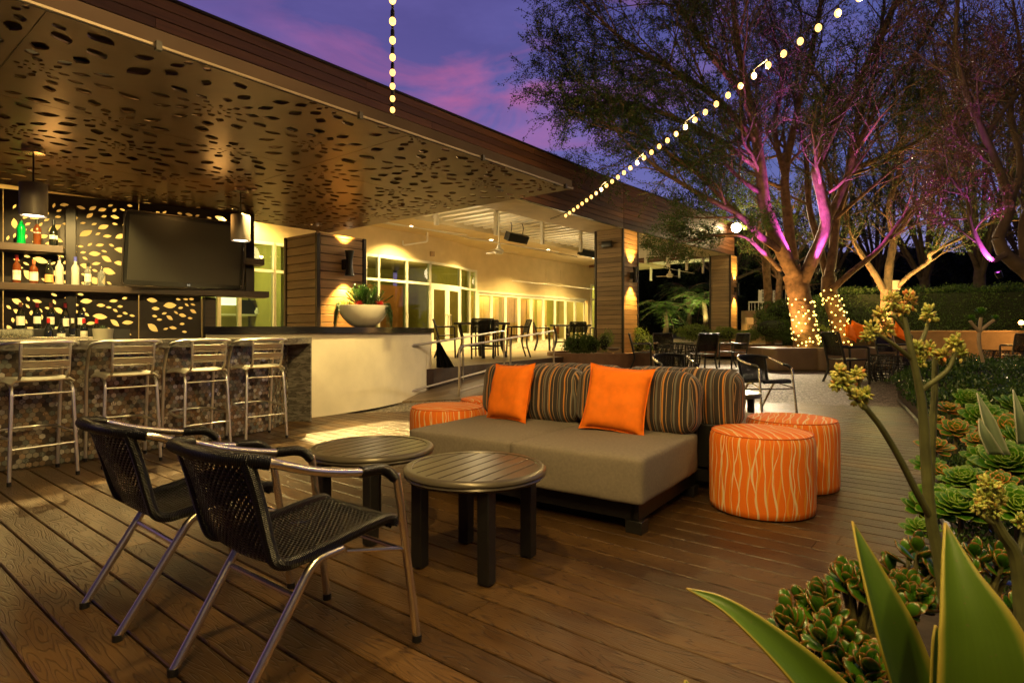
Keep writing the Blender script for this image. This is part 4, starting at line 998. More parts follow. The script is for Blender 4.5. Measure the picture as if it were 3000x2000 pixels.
# ================================================================== rattan armchairs
def make_rattan(label, P, rot, grp='black woven bistro armchairs'):
    t = thing('rattan_armchair', label, 'armchair', tuple(P), rot, grp)
    # aluminium hoop: front foot - arm - round the back - arm - front foot
    side = [(.275, .31, .012), (.262, .235, .56), (.258, .215, .615), (.255, .16, .652), (.262, .05, .662), (.275, -.12, .70), (.255, -.25, .745), (.16, -.345, .765), (0, -.375, .772)]
    full = smooth_path([V(p) for p in side] + [V((-p[0], p[1], p[2])) for p in side[-2::-1]], 7)
    m = MB(); m.tube(full, .0152, 12); m.build('hoop_frame', M_alu, t)
    L = len(full)
    def seg(a, b, r, nm, mat=M_wrap): m = MB(); m.tube(full[a:b], r, 12); m.build(nm, mat, t)
    seg(13, 28, .0195, 'arm_wrap'); seg(L - 28, L - 13, .0195, 'arm_wrap')
    seg(42, L - 42, .021, 'back_wrap')
    # woven shell
    prof = [(.245, .415), (.262, .437), (.245, .452), (.20, .453), (.10, .443), (0, .428), (-.10, .415), (-.165, .412), (-.205, .430), (-.232, .48), (-.265, .57), (-.30, .67), (-.335, .765)]
    pp = smooth_path([(0, a, b) for a, b in prof], 4); NX = 18; P_ = []; UV_ = []; ln = 0
    for i, p in enumerate(pp):
        if i: ln += (p - pp[i - 1]).length
        k = i / (len(pp) - 1); back = sst(.62, 1.0, k); row = []; ur = []
        for j in range(NX + 1):
            x = (2 * j / NX - 1); hw = .205 + .015 * back; sag = -.018 * (1 - x * x) * (1 - back) * sst(.05, .3, k)
            row.append(V((x * hw, p.y - .055 * back * (1 - x * x) + .03 * back, p.z + sag))); ur.append((x * hw, ln))
        P_.append(row); UV_.append(ur)
    m = MB(); m.sheet(P_, uv=UV_); m.build('woven_seat_and_back', M_wick, t, smooth=60, sol=.007)
    for s in (0, -1):
        m = MB(); m.tube([row[s] for row in P_[2:]], .0195, 10); m.build('side_roll', M_wrap, t)
    m = MB(); m.tube(P_[4], .019, 10); m.build('front_roll', M_wrap, t)
    for s in (-1, 1):
        m = MB(); m.tube(fillet([(s * .212, .03, .405), (s * .214, -.075, .40), (s * .20, -.33, .012)], .09, 7), .0152, 12); m.build('leg', M_alu, t)
        m = MB(); m.tube([(s * .266, .262, .35), (s * .21, .05, .39)], .008, 8); m.build('side_brace', M_alu, t)
        for (x, y) in ((s * .275, .31), (s * .20, -.33)): m = MB(); m.lathe([(.0005, 0), (.0178, 0), (.0178, .024), (.0005, .024)], 12, (x, y, 0)); m.build('foot_cap', M_plast, t)
    m = MB(); m.tube([(-.206, -.135, .30), (.206, -.135, .30)], .0105, 10); m.build('cross_bar', M_alu, t)
    m = MB(); m.tube([(-.264, .268, .34), (.264, .268, .34)], .009, 10); m.build('cross_bar', M_alu, t)
    return t
c2 = V((-.755, 2.075, 0)); rU = ANG_U - PI / 2
ra = make_rattan('nearest black woven armchair with an aluminium hoop, beside the two low tables', c2, rU + rad(1))
dup(ra, tuple(c2 + V((-.63, .46, 0))), rU - rad(1), 'black woven armchair left of and behind the nearest one, facing the tables')
dup(ra, (3.56, 8.3, 0), rad(180) + rad(14), 'black woven armchair behind the orange drum stools at the deck edge')
dup(ra, (2.42, 8.75, 0), rad(180) + rad(2), 'black woven armchair whose hoop shows just above the striped sofa backs')

# ================================================================== low round tables
def make_table(label, P, rot):
    t = thing('side_table', label, 'side table', tuple(P), rot, 'round slatted metal side tables'); Rr, zt = .35, .475
    m = MB(); m.lathe([(Rr - .045, zt - .008), (Rr - .04, zt), (Rr - .022, zt + .001), (Rr - .008, zt - .003), (Rr, zt - .014), (Rr, zt - .022), (Rr - .008, zt - .03), (Rr - .004, zt - .038), (Rr - .02, zt - .052), (Rr - .06, zt - .055), (Rr - .06, zt - .014), (Rr - .045, zt - .008)], 72); m.build('rim', M_tabtop, t, smooth=40)
    m = MB(); k = 0; w_ = .068; x = -Rr + .05
    ns = int((2 * Rr - .1) / w_); w_ = (2 * Rr - .092) / ns
    for k in range(ns):
        x0, x1 = -Rr + .046 + k * w_ + .0042, -Rr + .046 + (k + 1) * w_ - .0042; r_ = Rr - .042; y0, y1 = math.sqrt(max(0, r_ ** 2 - x0 ** 2)), math.sqrt(max(0, r_ ** 2 - x1 ** 2))
        if min(abs(x0), abs(x1)) < r_:
            N = 5; top = [(x0 + (x1 - x0) * q / N, math.sqrt(max(1e-5, r_ ** 2 - (x0 + (x1 - x0) * q / N) ** 2))) for q in range(N + 1)]
            m.prism([(a, -b) for a, b in top] + [(a, b) for a, b in top[::-1]], zt - .022, zt - .004)
    m.build('slatted_top', M_tabtop, t, bev=.002, smooth=0)
    m = MB(); m.lathe([(Rr - .10, zt - .05), (Rr - .10, zt - .024), (.001, zt - .024)], 40); m.build('under_plate', M_blk, t)
    for k in range(4):
        a = PI / 4 + k * PI / 2; x, y = .27 * math.cos(a), .27 * math.sin(a)
        m = MB(); m.box((x, y, zt / 2 - .012), (.062, .062, zt - .035)); lo = m.build('leg', M_blk, t, bev=.005)
        m = MB(); m.lathe([(.0005, 0), (.016, 0), (.018, .008), (.0005, .008)], 12, (x, y, 0)); m.build('foot_pad', M_plast, lo)
    return t
ta = make_table('round slatted bronze side table nearest the camera in front of the sofa', V((-.18, 2.89, 0)), ANG_U - PI / 2 + rad(8))
dup(ta, (-.80, 3.38, 0), ANG_U - PI / 2 + rad(5), 'round slatted bronze side table behind the nearest armchair, left of the sofa')
dup(ta, (2.34, 6.4, 0), ANG_U, 'round slatted side table half hidden between the rear sofa and a woven armchair')

# ================================================================== sofas
SW = V((-.82, .572, 0)).normalized(); SS = V((.572, .82, 0)).normalized(); SC = V((.700, 3.17, 0))
def make_sofa(label, org, rot, pil):
    """local x along the seat (0..1.74, growing to the left seen from the front), y depth, front at y=0"""
    t = thing('sofa', label, 'sofa', tuple(org), rot, 'striped back to back lounge sofas')
    Wd = 1.76; m = MB()
    m.box((Wd / 2, .12, .115), (Wd - .16, .05, .09)); m.box((Wd / 2, 1.06, .115), (Wd - .16, .05, .09))
    for x in (.085, Wd / 2, Wd - .085): m.box((x, .59, .115), (.05, .99, .09))
    m.box((Wd / 2, .6, .15), (Wd - .2, .9, .02)); m.build('frame', M_blk, t, bev=.004)
    for (x, y) in ((.085, .13), (Wd - .085, .13), (.085, 1.04), (Wd - .085, 1.04)): m = MB(); m.box((x, y, .036), (.1, .1, .072)); m.build('leg', M_blk, t, bev=.004)
    for k in range(2):
        m = MB(); m.cushion((.872, 1.0, .265), .028, 14, (.006, .006, .014), c=(.44 + .878 * k, .5, .31), noisea=.0045, seed=k); m.build('seat_cushion', M_seat, t, smooth=80, weld=1e-5)
    for k in range(2):
        Rb = Matrix.Rotation(rad(-7), 3, 'X'); m = MB(); m.cushion((.885, .27, .42), .105, 16, (.012, .03, .012), c=(.44 + .878 * k, .96, .64), R=Rb, noisea=.010, seed=k * 7 + 2, uvax=(0, 2))
        # stripes run over the cushion; on the round ends they follow the puckered fabric
        m2 = m
        for fi, f in enumerate(m.f):
            cx = sum(m.v[i].x for i in f) / 4; lx = cx - (.44 + .878 * k)
            if abs(lx) > .415:
                m.uv[fi] = [((m.v[i].y * 1.15), m.v[i].z) for i in f]
        m.build('back_cushion', M_stripe, t, smooth=80)
        
    m = MB(); m.box((Wd / 2, 1.105, .33), (Wd - .1, .03, .3)); m.build('back_panel', M_blk, t, bev=.004)
    return t
rs = math.atan2(SW.y, SW.x)
# the local frame must be right-handed: x = SW, y = +90 deg = -SS, so the depth axis is mirrored by building with negative y
def flipy(root):
    for o in root.children_recursive:
        if o.type == 'MESH' and o.parent == root: o.data.transform(Matrix.Diagonal((1, -1, 1, 1))); o.data.flip_normals()
sofa = make_sofa('front taupe sofa with striped back cushions facing the low tables', SC, rs, True); bpy.context.view_layer.update(); flipy(sofa)
KIDS.clear()
rear = dup(sofa, tuple(SC + SS * 2.27 + SW * 1.56), rs + PI, 'rear sofa with striped back cushions standing back to back with the front sofa')
def pillow(label, P, rz, tilt, seed, s=.43):
    m = MB(); N = 16; 
    for sg in (-1, 1):
        P_ = []
        for i in range(N + 1):
            row = []
            for j in range(N + 1):
                x, y = 2 * i / N - 1, 2 * j / N - 1; pin = 1 - .055 * (1 - x * x) * (abs(y) ** 3) ; pin2 = 1 - .055 * (1 - y * y) * (abs(x) ** 3)
                th = .072 * ((1 - x ** 4) * (1 - y ** 4)) ** .55; nn = mnoise.noise(V((x * 2.1 + seed, y * 2.1, sg))) * .014 * (1 - x * x * y * y)
                ear = 1 + .05 * (abs(x * y) ** 6)
                row.append(V((x * s / 2 * pin2 * ear, sg * (th + (nn if abs(x) < 1 and abs(y) < 1 else 0)), y * s / 2 * pin * ear)))
            P_.append(row)
        m.sheet(P_ if sg < 0 else P_[::-1])
    t = thing('throw_pillow', label, 'pillow', tuple(P), rz, 'plain orange throw pillows'); 
    R = Matrix.Rotation(tilt, 4, 'X'); Rk = Matrix.Rotation(rad(seed), 4, 'Y'); o = m.build('pillow_cover', M_orange, t, smooth=80, weld=1e-4); o.data.transform(R @ Rk)
    m = MB(); hs = s / 2
    pts = []
    for (x, y) in [(-1 + 2 * k / 8, -1) for k in range(8)] + [(1, -1 + 2 * k / 8) for k in range(8)] + [(1 - 2 * k / 8, 1) for k in range(8)] + [(-1, 1 - 2 * k / 8) for k in range(8)]:
        pin = 1 - .055 * (1 - x * x) * (abs(y) ** 3); pin2 = 1 - .055 * (1 - y * y) * (abs(x) ** 3); ear = 1 + .05 * (abs(x * y) ** 6); pts.append(V((x * hs * pin2 * ear, 0, y * hs * pin * ear)))
    m.tube(pts, .0045, 6, closed=True); o = m.build('piping', M_orange, t); o.data.transform(R @ Rk)
    return t
# pillow local: x width, y thickness, z height; rotated so that it faces the sofa front
rp_ = math.atan2(-SW.y, -SW.x)
def sofapt(x, y, z): return SC + SW * x + SS * y + ZZ * z
pillow('orange throw pillow leaning on the right half of the front sofa', sofapt(.47, .69, .668), rp_ + rad(4), rad(-17), 4, .445)
pillow('orange throw pillow leaning on the left half of the front sofa', sofapt(1.36, .70, .662), rp_ - rad(14), rad(-16), -3, .43)

# ================================================================== drum stools
def ottoman(label, x, y, rz=0.0):
    t = thing('drum_ottoman', label, 'ottoman', (x, y, 0), rz, 'orange wave patterned drum ottomans'); R_, h = .313, .5
    m = MB(); pr = [(R_ - .012, .006), (R_, .012), (R_ + .003, .05), (R_ + .004, .25), (R_ + .003, .42), (R_ - .002, .465), (R_ - .014, .487)]
    m.lathe(pr, 64); m.build('side_cover', M_ott, t, smooth=80)
    m = MB(); b = MB(); N = 64; tp_ = [(R_ - .014, .487), (R_ - .05, .497), (R_ - .12, .503), (.08, .506), (.001, .506)]
    m.lathe(tp_, N)
    for i, f in enumerate(m.f): m.uv[i] = [(m.v[k].x * 1.0, m.v[k].y * .8 + 3.1) for k in f]
    m.build('top_cover', M_ott, t, smooth=80)
    m = MB(); m.tube([(math.cos(2 * PI * k / 64) * (R_ - .013), math.sin(2 * PI * k / 64) * (R_ - .013), .4885) for k in range(64)], .0035, 6, closed=True); m.tube([(math.cos(2 * PI * k / 64) * (R_ - .004), math.sin(2 * PI * k / 64) * (R_ - .004), .014) for k in range(64)], .0035, 6, closed=True)
    m.build('piping', simple('orange_piping', (.62, .12, .008), .7) if 'orange_piping' not in bpy.data.materials else bpy.data.materials['orange_piping'], t)
    return t
ot = ottoman('front right orange wave patterned drum ottoman at the sofa end', 1.60, 3.78, 0)
dup(ot, (2.06, 4.34, 0), rad(150), 'orange drum ottoman tucked behind the front right one')
dup(ot, (-.55, 5.02, 0), rad(70), 'orange drum ottoman at the left end of the sofa')
dup(ot, (-.18, 5.58, 0), rad(200), 'orange drum ottoman barely showing behind the left end of the sofa')

# ================================================================== handrails
def rail(label, pts, posts):
    t = thing('handrail', label, 'handrail', tuple(pts[0]), 0, 'steel ramp handrails'); o0 = V(pts[0]); m = MB()
    a, b = V(pts[0]), V(pts[1]); top = [a, a + ZZ * .87, b + ZZ * .87, b]
    m.tube(fillet([p - o0 for p in top], .09, 6), .021, 10); m.build('top_rail', M_steel, t)
    m = MB(); m.tube([a - o0 + ZZ * .12, b - o0 + ZZ * .12], .018, 10); m.build('lower_rail', M_steel, t)
    for k in posts: m = MB(); p = a + (b - a) * k - o0; m.tube([p, p + ZZ * .87], .019, 10); m.build('post', M_steel, t)
    for p in (a, b): m = MB(); m.lathe([(.0005, 0), (.05, 0), (.05, .012), (.0005, .012)], 14, tuple(p - o0)); m.build('base_plate', M_steel, t)
rail('steel ramp handrail next to the white curved wall', (V((-1.76, 9.65, .0)), V((-.17, 12.6, .27))), (.52,))
rail('steel ramp handrail nearer the sofa, its post rising behind the sofa corner', (V((-.885, 9.9, .0)), V((.93, 13.1, .27))), (.47,))

# ================================================================== black outdoor dining chairs / tables
def make_sling(name, label, P, rot, seat=.45, H_=.90, grp=None, cat='chair', base=False):
    t = thing(name, label, cat, tuple(P), rot, grp); w_ = .27
    for s in (-1, 1):
        m = MB(); m.tube(smooth_path([(s * w_, -.27, 0), (s * w_, -.17, seat * .6), (s * w_, -.2, seat + .05), (s * w_, -.30, H_ - .02)], 6), .022, 8); m.build('leg', M_blk, t)
        m = MB(); m.tube(fillet([(s * w_, .26, 0), (s * (w_ + .01), .24, seat + .22), (s * w_, -.2, seat + .21)], .05, 5), .021, 8); m.build('leg', M_blk, t)
        m = MB(); m.tube([(s * w_, .25, seat), (s * w_, -.2, seat - .02)], .014, 8); m.build('side_rail', M_blk, t)
    m = MB(); m.sheet([[V((x, y, z)) for x in (-w_, 0, w_)] for (y, z) in ((.26, seat - .01), (.2, seat + .005), (0, seat - .012), (-.18, seat - .01))], uv=[[(x, y) for x in (0, .27, .54)] for y in (0, .06, .26, .44)]); m.build('sling_seat', M_wick, t, sol=.01, smooth=60)
    m = MB(); m.sheet([[V((x, y + (abs(x) - w_) * .12, z)) for x in (-w_, -.13, 0, .13, w_)] for (y, z) in ((-.19, seat + .06), (-.22, seat + .22), (-.27, H_ - .08), (-.31, H_))], uv=[[(x, y) for x in (0, .14, .27, .41, .54)] for y in (0, .16, .34, .42)]); m.build('sling_back', M_wick, t, sol=.012, smooth=60)
    for (y, z) in ((-.3, H_),) + (((-.19, .25), (.26, .3)) if seat > .5 else ()):
        m = MB(); m.tube([(-w_, y, z), (w_, y, z)], .013, 8); m.build('cross_bar', M_blk, t)
    return t
def place_chairs(proto, lst, mk):
    for (lb, P, r) in lst:
        if proto is None: proto = mk(lb, P, r)
        else: dup(proto, tuple(P), r, lb)
    return proto
g1 = 'tall black bar height chairs on the terrace'
mk = lambda lb, P, r: make_sling('bar_height_chair', lb, P, r, .58, .99, g1)
def face(P, Q): d = V(Q) - V(P); return math.atan2(d.y, d.x) - PI / 2
TA = W(1412, 950, 15.4); TA.z = .45; TB = W(1672, 948, 20.6); TB.z = .45
def ring(C, offs): return [(V((C.x + x, C.y + y, C.z))) for x, y in offs]
ra_ = ring(TA, ((-.95, -.1), (.05, -.72), (.95, .2), (.1, .85))); rb_ = ring(TB, ((-1.0, 0), (.1, -.8), (1.0, .1)))
pb = place_chairs(None, [('tall black chair left of the nearer bar height table, seen side on', ra_[0], face(ra_[0], TA)), ('tall black chair seen from behind at the nearer bar height table', ra_[1], face(ra_[1], TA)), ('tall black chair right of the nearer bar height table, seen side on', ra_[2], face(ra_[2], TA)),
     ('tall black chair behind the nearer bar height table', ra_[3], face(ra_[3], TA)), ('tall black chair left of the farther bar height table', rb_[0], face(rb_[0], TB)), ('tall black chair seen from behind at the farther bar height table', rb_[1], face(rb_[1], TB)), ('tall black chair right of the farther bar height table by the pillar', rb_[2], face(rb_[2], TB))], mk)
def bar_table(label, C):
    t = thing('bar_height_table', label, 'table', tuple(C), ANG_U, 'black bar height tables on the terrace'); s = .45
    m = MB(); m.box((0, 0, .88), (1.05, 1.05, .06)); m.build('tabletop', M_blk, t, bev=.008)
    for (x, y) in ((-s, -s), (s, -s), (s, s), (-s, s)): m = MB(); m.tube(smooth_path([(x, y, 0), (x * .8, y * .8, .4), (x * .92, y * .92, .85)], 5), .045, 8); m.build('leg', M_blk, t)
    m = MB(); m.bar((-s * .82, -s * .82, .3), (s * .82, s * .82, .3), .04); m.bar((-s * .82, s * .82, .302), (s * .82, -s * .82, .302), .04); m.build('stretcher', M_blk, t)
ta1 = bar_table('nearer black bar height table in front of the glass doors', TA); bar_table('farther black bar height table beside the middle pillar', TB)
# indoor chairs behind the folding doors
def dchair(P, r, lb):
    t = thing('dining_chair', lb, 'chair', tuple(P), r, 'brown dining chairs inside the curtained room'); M_ = M_brn
    m = MB(); m.box((0, 0, .45), (.45, .45, .05)); m.build('seat', M_, t, bev=.01); m = MB(); m.box((0, -.21, .74), (.43, .04, .42)); m.build('backrest', M_, t, bev=.01)
    for x in (-.2, .2):
        for y in (-.2, .2): m = MB(); m.box((x, y, .21), (.04, .04, .42)); m.build('leg', M_, t)
    return t
dc = None
for k in range(7):
    P = PV(2.0 + k * .95, 7.9, ZF); lb = 'brown chair seen through the folding door glass, %s from the left' % ('first', 'second', 'third', 'fourth', 'fifth', 'sixth', 'seventh')[k]
    if dc is None: dc = dchair(P, ANG_U, lb)
    else: dup(dc, tuple(P), ANG_U + rng.uniform(-.4, .4), lb)
# patio dining group round a woven base table
gz = lambda x, y: gh(x, y)
def onp(px, d): k = (px - CX) / F; return V((k * d, d, gh(k * d, d)))
g2 = 'black sling chairs on the patio'
mk2 = lambda lb, P, r: make_sling('patio_chair', lb, P, r, .44, .92, g2)
DT = onp(1985, 15.2)
lst = [(1878, 15.4, 'black patio chair left of the woven base table beside the middle pillar'), (1950, 16.3, 'black patio chair behind the woven base table'), (2055, 14.2, 'black patio chair seen from behind in front of the woven base table'), (2150, 15.6, 'black patio chair right of the woven base table, seen side on')]
pch = place_chairs(None, [(lb, onp(px, d), face(onp(px, d), DT)) for px, d, lb in lst], mk2)
P = onp(2478, 11.3); dup(pch, tuple(P), rad(-88), 'black patio chair in front of the cube benches, facing right', scale=1.06)
P = onp(2625, 12.8); dup(pch, tuple(P), rad(200), 'black patio chair behind the woven drum table, half hidden by flower stalks', scale=1.05)
P = onp(2990, 13.5); dup(pch, tuple(P), rad(110), 'black patio chair cut off by the right edge of the picture')
def basket(label, P, Rr, h, seed):
    t = thing('woven_drum_table', label, 'table', tuple(P), 0, 'black woven drum tables'); rg = random.Random(seed); m = MB()
    prof = lambda z: Rr * (.80 + .22 * math.sin(PI * (.12 + .8 * z / h)))
    for k in range(46):
        a = 2 * PI * k / 46 + rg.uniform(-.05, .05); tw = rg.uniform(-.35, .35); m.tube([(math.cos(a + tw * q) * (prof(q * h) + .008 * (k % 2)), math.sin(a + tw * q) * (prof(q * h) + .008 * (k % 2)), q * h) for q in (0, .15, .3, .45, .6, .75, .9, 1)], .010, 5)
    for k in range(9):
        z = h * (k + .5) / 9; ph = rg.uniform(0, 6); m.tube([(math.cos(2 * PI * q / 28) * prof(z), math.sin(2 * PI * q / 28) * prof(z), z + .015 * math.sin(3 * 2 * PI * q / 28 + ph)) for q in range(28)], .010, 5, closed=True)
    m.build('woven_base', M_plast, t); m = MB(); m.lathe([(.001, h), (prof(h) + .02, h), (prof(h) + .02, h + .02), (.001, h + .02)], 40); m.build('glass_top', simple('dark_glass_top', (.03, .03, .03), .08), t)
basket('black woven drum table on the patio beside the seated patio chair', onp(2622, 11.6), .50, .5, 1)
basket('black woven drum table under the four patio chairs', DT, .55, .66, 2)
basket('black woven drum table at the right behind the succulents', onp(2945, 14.6), .5, .5, 3)
# cube benches round the big trees
M_cube = simple('brown_bench_vinyl', (.20, .13, .075), .6, 0, .1, 4)
for k, (px, d, w_, rz, lb) in enumerate(((2252, 15.6, .9, .5, 'leftmost brown cube bench under the lit tree'), (2318, 14.7, 1.25, .12, 'wide brown cube bench in front of the lit tree trunk'), (2452, 14.6, 1.1, -.1, 'brown cube bench between the two lit trunks'), (2575, 15.0, 1.2, -.3, 'brown cube bench behind the patio chair'), (2655, 16.2, 1.0, -.6, 'rightmost brown cube bench behind the woven table'))):
    P = onp(px, d); t = thing('cube_bench', lb, 'bench', tuple(P), rz, 'brown cube benches under the trees'); m = MB(); m.cushion((w_, .62, .56), .05, 8, (.01, .01, .01), c=(0, 0, .285)); m.build('upholstery', M_cube, t, smooth=80, weld=1e-5)
    m = MB(); m.tube([(x, y, .535) for x, y in ((-w_ / 2 + .02, -.29), (w_ / 2 - .02, -.29), (w_ / 2 - .02, .29), (-w_ / 2 + .02, .29))], .006, 6, closed=True); m.build('piping', M_blk, t)
# ================================================================== string lights
M_bulb = emis('filament_glow', (1, .50, .11), 3.2); M_wire = simple('black_cable', (.01, .01, .01), .6)
def string_lights(label, A, B, sag, n, bulb_r, ext, npt, energy, unlit=None):
    t = thing('string_lights', label, 'string lights', tuple(A), 0, 'warm bulb strings over the deck'); A, B = V(A), V(B); D = (B - A)
    f = lambda q: A + D * q - ZZ * sag * 4 * q * (1 - q) * (1 if 0 <= q <= 1 else .6)
    m = MB(); m.tube([f(k / 24 * ext) - A for k in range(25)], .008, 6); m.build('cable', M_wire, t)
    bm_ = MB(); bm_.sphere((0, 0, -.075), bulb_r, 12, 8, sc=(1, 1, 1.2)); bm_.lathe([(.004, 0), (.011, -.005), (.013, -.04), (.011, -.05)], 10)
    b0 = None
    for k in range(n):
        P = f((k + .5) / n * ext) - A
        if b0 is None:
            mm = MB(); mm.sphere((0, 0, -.05 - bulb_r), bulb_r, 12, 8, sc=(1, 1, 1.25)); b0 = mm.build('bulb', M_bulb, t); s0 = MB(); s0.lathe([(.003, 0), (.012, -.006), (.013, -.045), (.011, -.055)], 10); k0 = s0.build('bulb_socket', M_wire, t); o, s_ = b0, k0
        else:
            o, s_ = b0.copy(), k0.copy(); COL.objects.link(o); COL.objects.link(s_); o.parent = t; s_.parent = t
        o.location = P; s_.location = P
    for k in range(npt - 1 - (ext == 1.0 and npt == 7)):
        P = f((k + (2.6 if npt == 7 else 1.5)) / npt * ext) - ZZ * .12; light('string_bulb_light', 'POINT', tuple(P), energy, (1, .68, .24), .05)
    return f
s1A = W(1150, 342, 4.98); s1B = V((.447, -2.2, 3.75))
string_lights('string of warm bulbs running from the canopy edge up out of the picture', s1A, s1B, .12, 36, .020, 1.0, 7, 150)
s2A = W(1652, 626, 14.7); s2B = V((5.03, .26, 5.02))
string_lights('long string of warm bulbs crossing the tree from the roof corner to the upper right', s2A, s2B, .02, 54, .035, 1.0, 9, 82)
m = MB(); e_ = W(1612, 641, 14.6); t = thing('guy_wire', 'thin black wire tying the bulb string to the roof beam', 'cable', tuple(e_)); m.tube([(0, 0, 0), tuple(s2A - e_)], .006, 6); m.tube([(0, 0, -.02), tuple((s2A - e_) * .7 - ZZ * .03)], .004, 6); m.build('cable', M_wire, t)

# ================================================================== trees
M_bark = simple('mottled_bark', (.17, .098, .052), .85, 0, .5, 7, 1.0, 16)
M_barkd = simple('dark_bark', (.12, .08, .05), .9, 0, .3, 5, .5, 30)
M_fol = leafmat('evergreen_leaf', (.02, .042, .006), (.06, .115, .018), .5, .3, (.16, .09, .03))
M_folb = leafmat('bronze_leaf', (.05, .03, .012), (.14, .07, .025), .5, .3)
M_foly = leafmat('fresh_leaf', (.06, .10, .015), (.16, .22, .04), .5, .35)
def leaf_mesh(name, C, D, S, L, Wd, rn, mat, parent=None, world=True):
    """C centres, D directions, S side vectors: one folded diamond per leaf, built in bulk"""
    n_ = len(C); C = np.asarray(C, float); D = np.asarray(D, float); S = np.asarray(S, float); L = np.asarray(L).reshape(-1, 1); Wd = np.asarray(Wd).reshape(-1, 1)
    if parent is not None and world: off = np.array(MATS[parent.name].translation); C = C - off
    Vv = np.stack([C, C + D * L * .45 + S * Wd * .5, C + D * L, C + D * L * .45 - S * Wd * .5], 1).reshape(-1, 3)
    me = bpy.data.meshes.new(name); me.vertices.add(4 * n_); me.vertices.foreach_set('co', Vv.ravel()); me.loops.add(4 * n_); me.loops.foreach_set('vertex_index', np.arange(4 * n_, dtype=np.int32))
    me.polygons.add(n_); me.polygons.foreach_set('loop_start', np.arange(0, 4 * n_, 4, dtype=np.int32)); 
    me.update(calc_edges=True); at = me.attributes.new('rnd', 'FLOAT', 'FACE'); at.data.foreach_set('value', np.asarray(rn, dtype=np.float32)); me.materials.append(mat)
    o = bpy.data.objects.new(name, me); COL.objects.link(o)
    if parent is not None: o.parent = parent
    return o
nr = np.random.RandomState(5)
def rand_dirs(n_, up=0.0):
    d = nr.normal(size=(n_, 3)); d[:, 2] += up; return d / np.linalg.norm(d, axis=1, keepdims=True)
def leaves_at(C, Dm, spread, L, rnv=None):
    n_ = len(C); D = np.asarray(Dm) + nr.normal(size=(n_, 3)) * spread; D /= np.linalg.norm(D, axis=1, keepdims=True); S = np.cross(D, rand_dirs(n_)); S /= np.linalg.norm(S, axis=1, keepdims=True) + 1e-9
    Ls = L * nr.uniform(.6, 1.25, n_); return D, S, Ls, Ls * nr.uniform(.34, .5, n_)
class Tree:
    def __init__(s, name, label, base, grp, bark, fol, seed, leafL=.06, dens=1.0, cat='tree'):
        s.t = thing(name, label, cat, tuple(base), 0, grp); s.rg = random.Random(seed); s.tr = MB(); s.tw = MB(); s.C = []; s.D = []; s.bark = bark; s.fol = fol; s.L = leafL; s.dens = dens; s.ctr = V(base)
    def limb(s, pts, r0, r1, spawn=0, sub=2.0, frm=.35):
        pp = smooth_path(pts, 5); n_ = len(pp); rs_ = [(r0 + (r1 - r0) * k / (n_ - 1)) * (1 + .035 * math.sin(k * 1.7)) for k in range(n_)]
        s.tr.tube(pp, rs_, 12 if r0 > .1 else 8)
        for k in range(spawn):
            q = frm + (1 - frm) * (k + s.rg.random()) / spawn; i = min(n_ - 2, int(q * (n_ - 1))); p = pp[i]; td = (pp[i + 1] - pp[i]).normalized()
            out = (p - s.ctr); out.z = 0; out = out.normalized() if out.length > .1 else V((0, 0, 0))
            d = (td * .7 + out * .45 + ZZ * .25 + V([s.rg.gauss(0, .5) for _ in range(3)])).normalized(); s.grow(p, d, sub * s.rg.uniform(.7, 1.25), max(.018, rs_[i] * .45), 0)
        if r1 < .09: s.grow(pp[-1], (pp[-1] - pp[-2]).normalized(), sub, r1, 0)
    def grow(s, p, d, L, r, lv):
        rg = s.rg; N = 5; pts = [p]; dd = d
        for k in range(N):
            dd = (dd + V([rg.gauss(0, .13) for _ in range(3)]) + ZZ * (.05 if lv < 2 else -.01)).normalized(); pts.append(pts[-1] + dd * L / N)
        (s.tr if lv == 0 else s.tw).tube(pts, [max(.0035, r * (1 - .75 * k / N)) for k in range(N + 1)], 6 if lv == 0 else (4 if lv == 1 else 3), cap=False)
        if lv < 2:
            nc = int((6 if lv == 0 else 5) * s.dens + .5)
            for k in range(nc):
                q = .25 + .75 * (k + rg.random()) / nc; i = min(N - 1, int(q * N)); b = pts[i].lerp(pts[i + 1], q * N - i); td = (pts[i + 1] - pts[i]).normalized()
                side = td.cross(V([rg.gauss(0, 1) for _ in range(3)])).normalized(); s.grow(b, (td * .75 + side * rg.uniform(.5, .9) + ZZ * .08).normalized(), L * rg.uniform(.42, .6), r * .42, lv + 1)
        if lv >= 1:
            nl = int((12 if lv == 1 else 25) * s.dens)
            for k in range(nl):
                q = rg.uniform(.15, 1.03) * N; i = min(N - 1, int(q)); b = pts[i].lerp(pts[i + 1], min(1.1, q - i)); s.C.append(b + V([rg.gauss(0, .035) for _ in range(3)])); s.D.append((pts[i + 1] - pts[i]).normalized())
    def finish(s):
        s.tr.build('trunk', s.bark, s.t, True, smooth=60); s.tw.build('twigs', M_barkd, s.t, True, smooth=0)
        if s.C:
            C = np.array([tuple(p) for p in s.C]); D, S, L, Wd = leaves_at(C, [tuple(p) for p in s.D], .75, s.L)
            leaf_mesh('crown', C, D, S, L, Wd, nr.uniform(.01, .99, len(C)), s.fol, s.t)
            print('leaves', s.t.name, len(C))
        return s.t
def WL(lst, d0, d1=None):
    d1 = d0 if d1 is None else d1; n_ = len(lst); return [W(x, y, d0 + (d1 - d0) * k / max(1, n_ - 1)) for k, (x, y) in enumerate(lst)]
gt = 'big trees lit in magenta and amber beside the patio'
T = Tree('tree', 'largest spreading tree with a fairy lit trunk forking low over the cube benches', onp(2365, 16.5), gt, M_bark, M_fol, 11, .058, 1.3)
T.limb([onp(2367, 16.5) - ZZ * .2] + WL([(2361, 1014), (2352, 930), (2338, 850), (2325, 800)], 16.5), .34, .30)
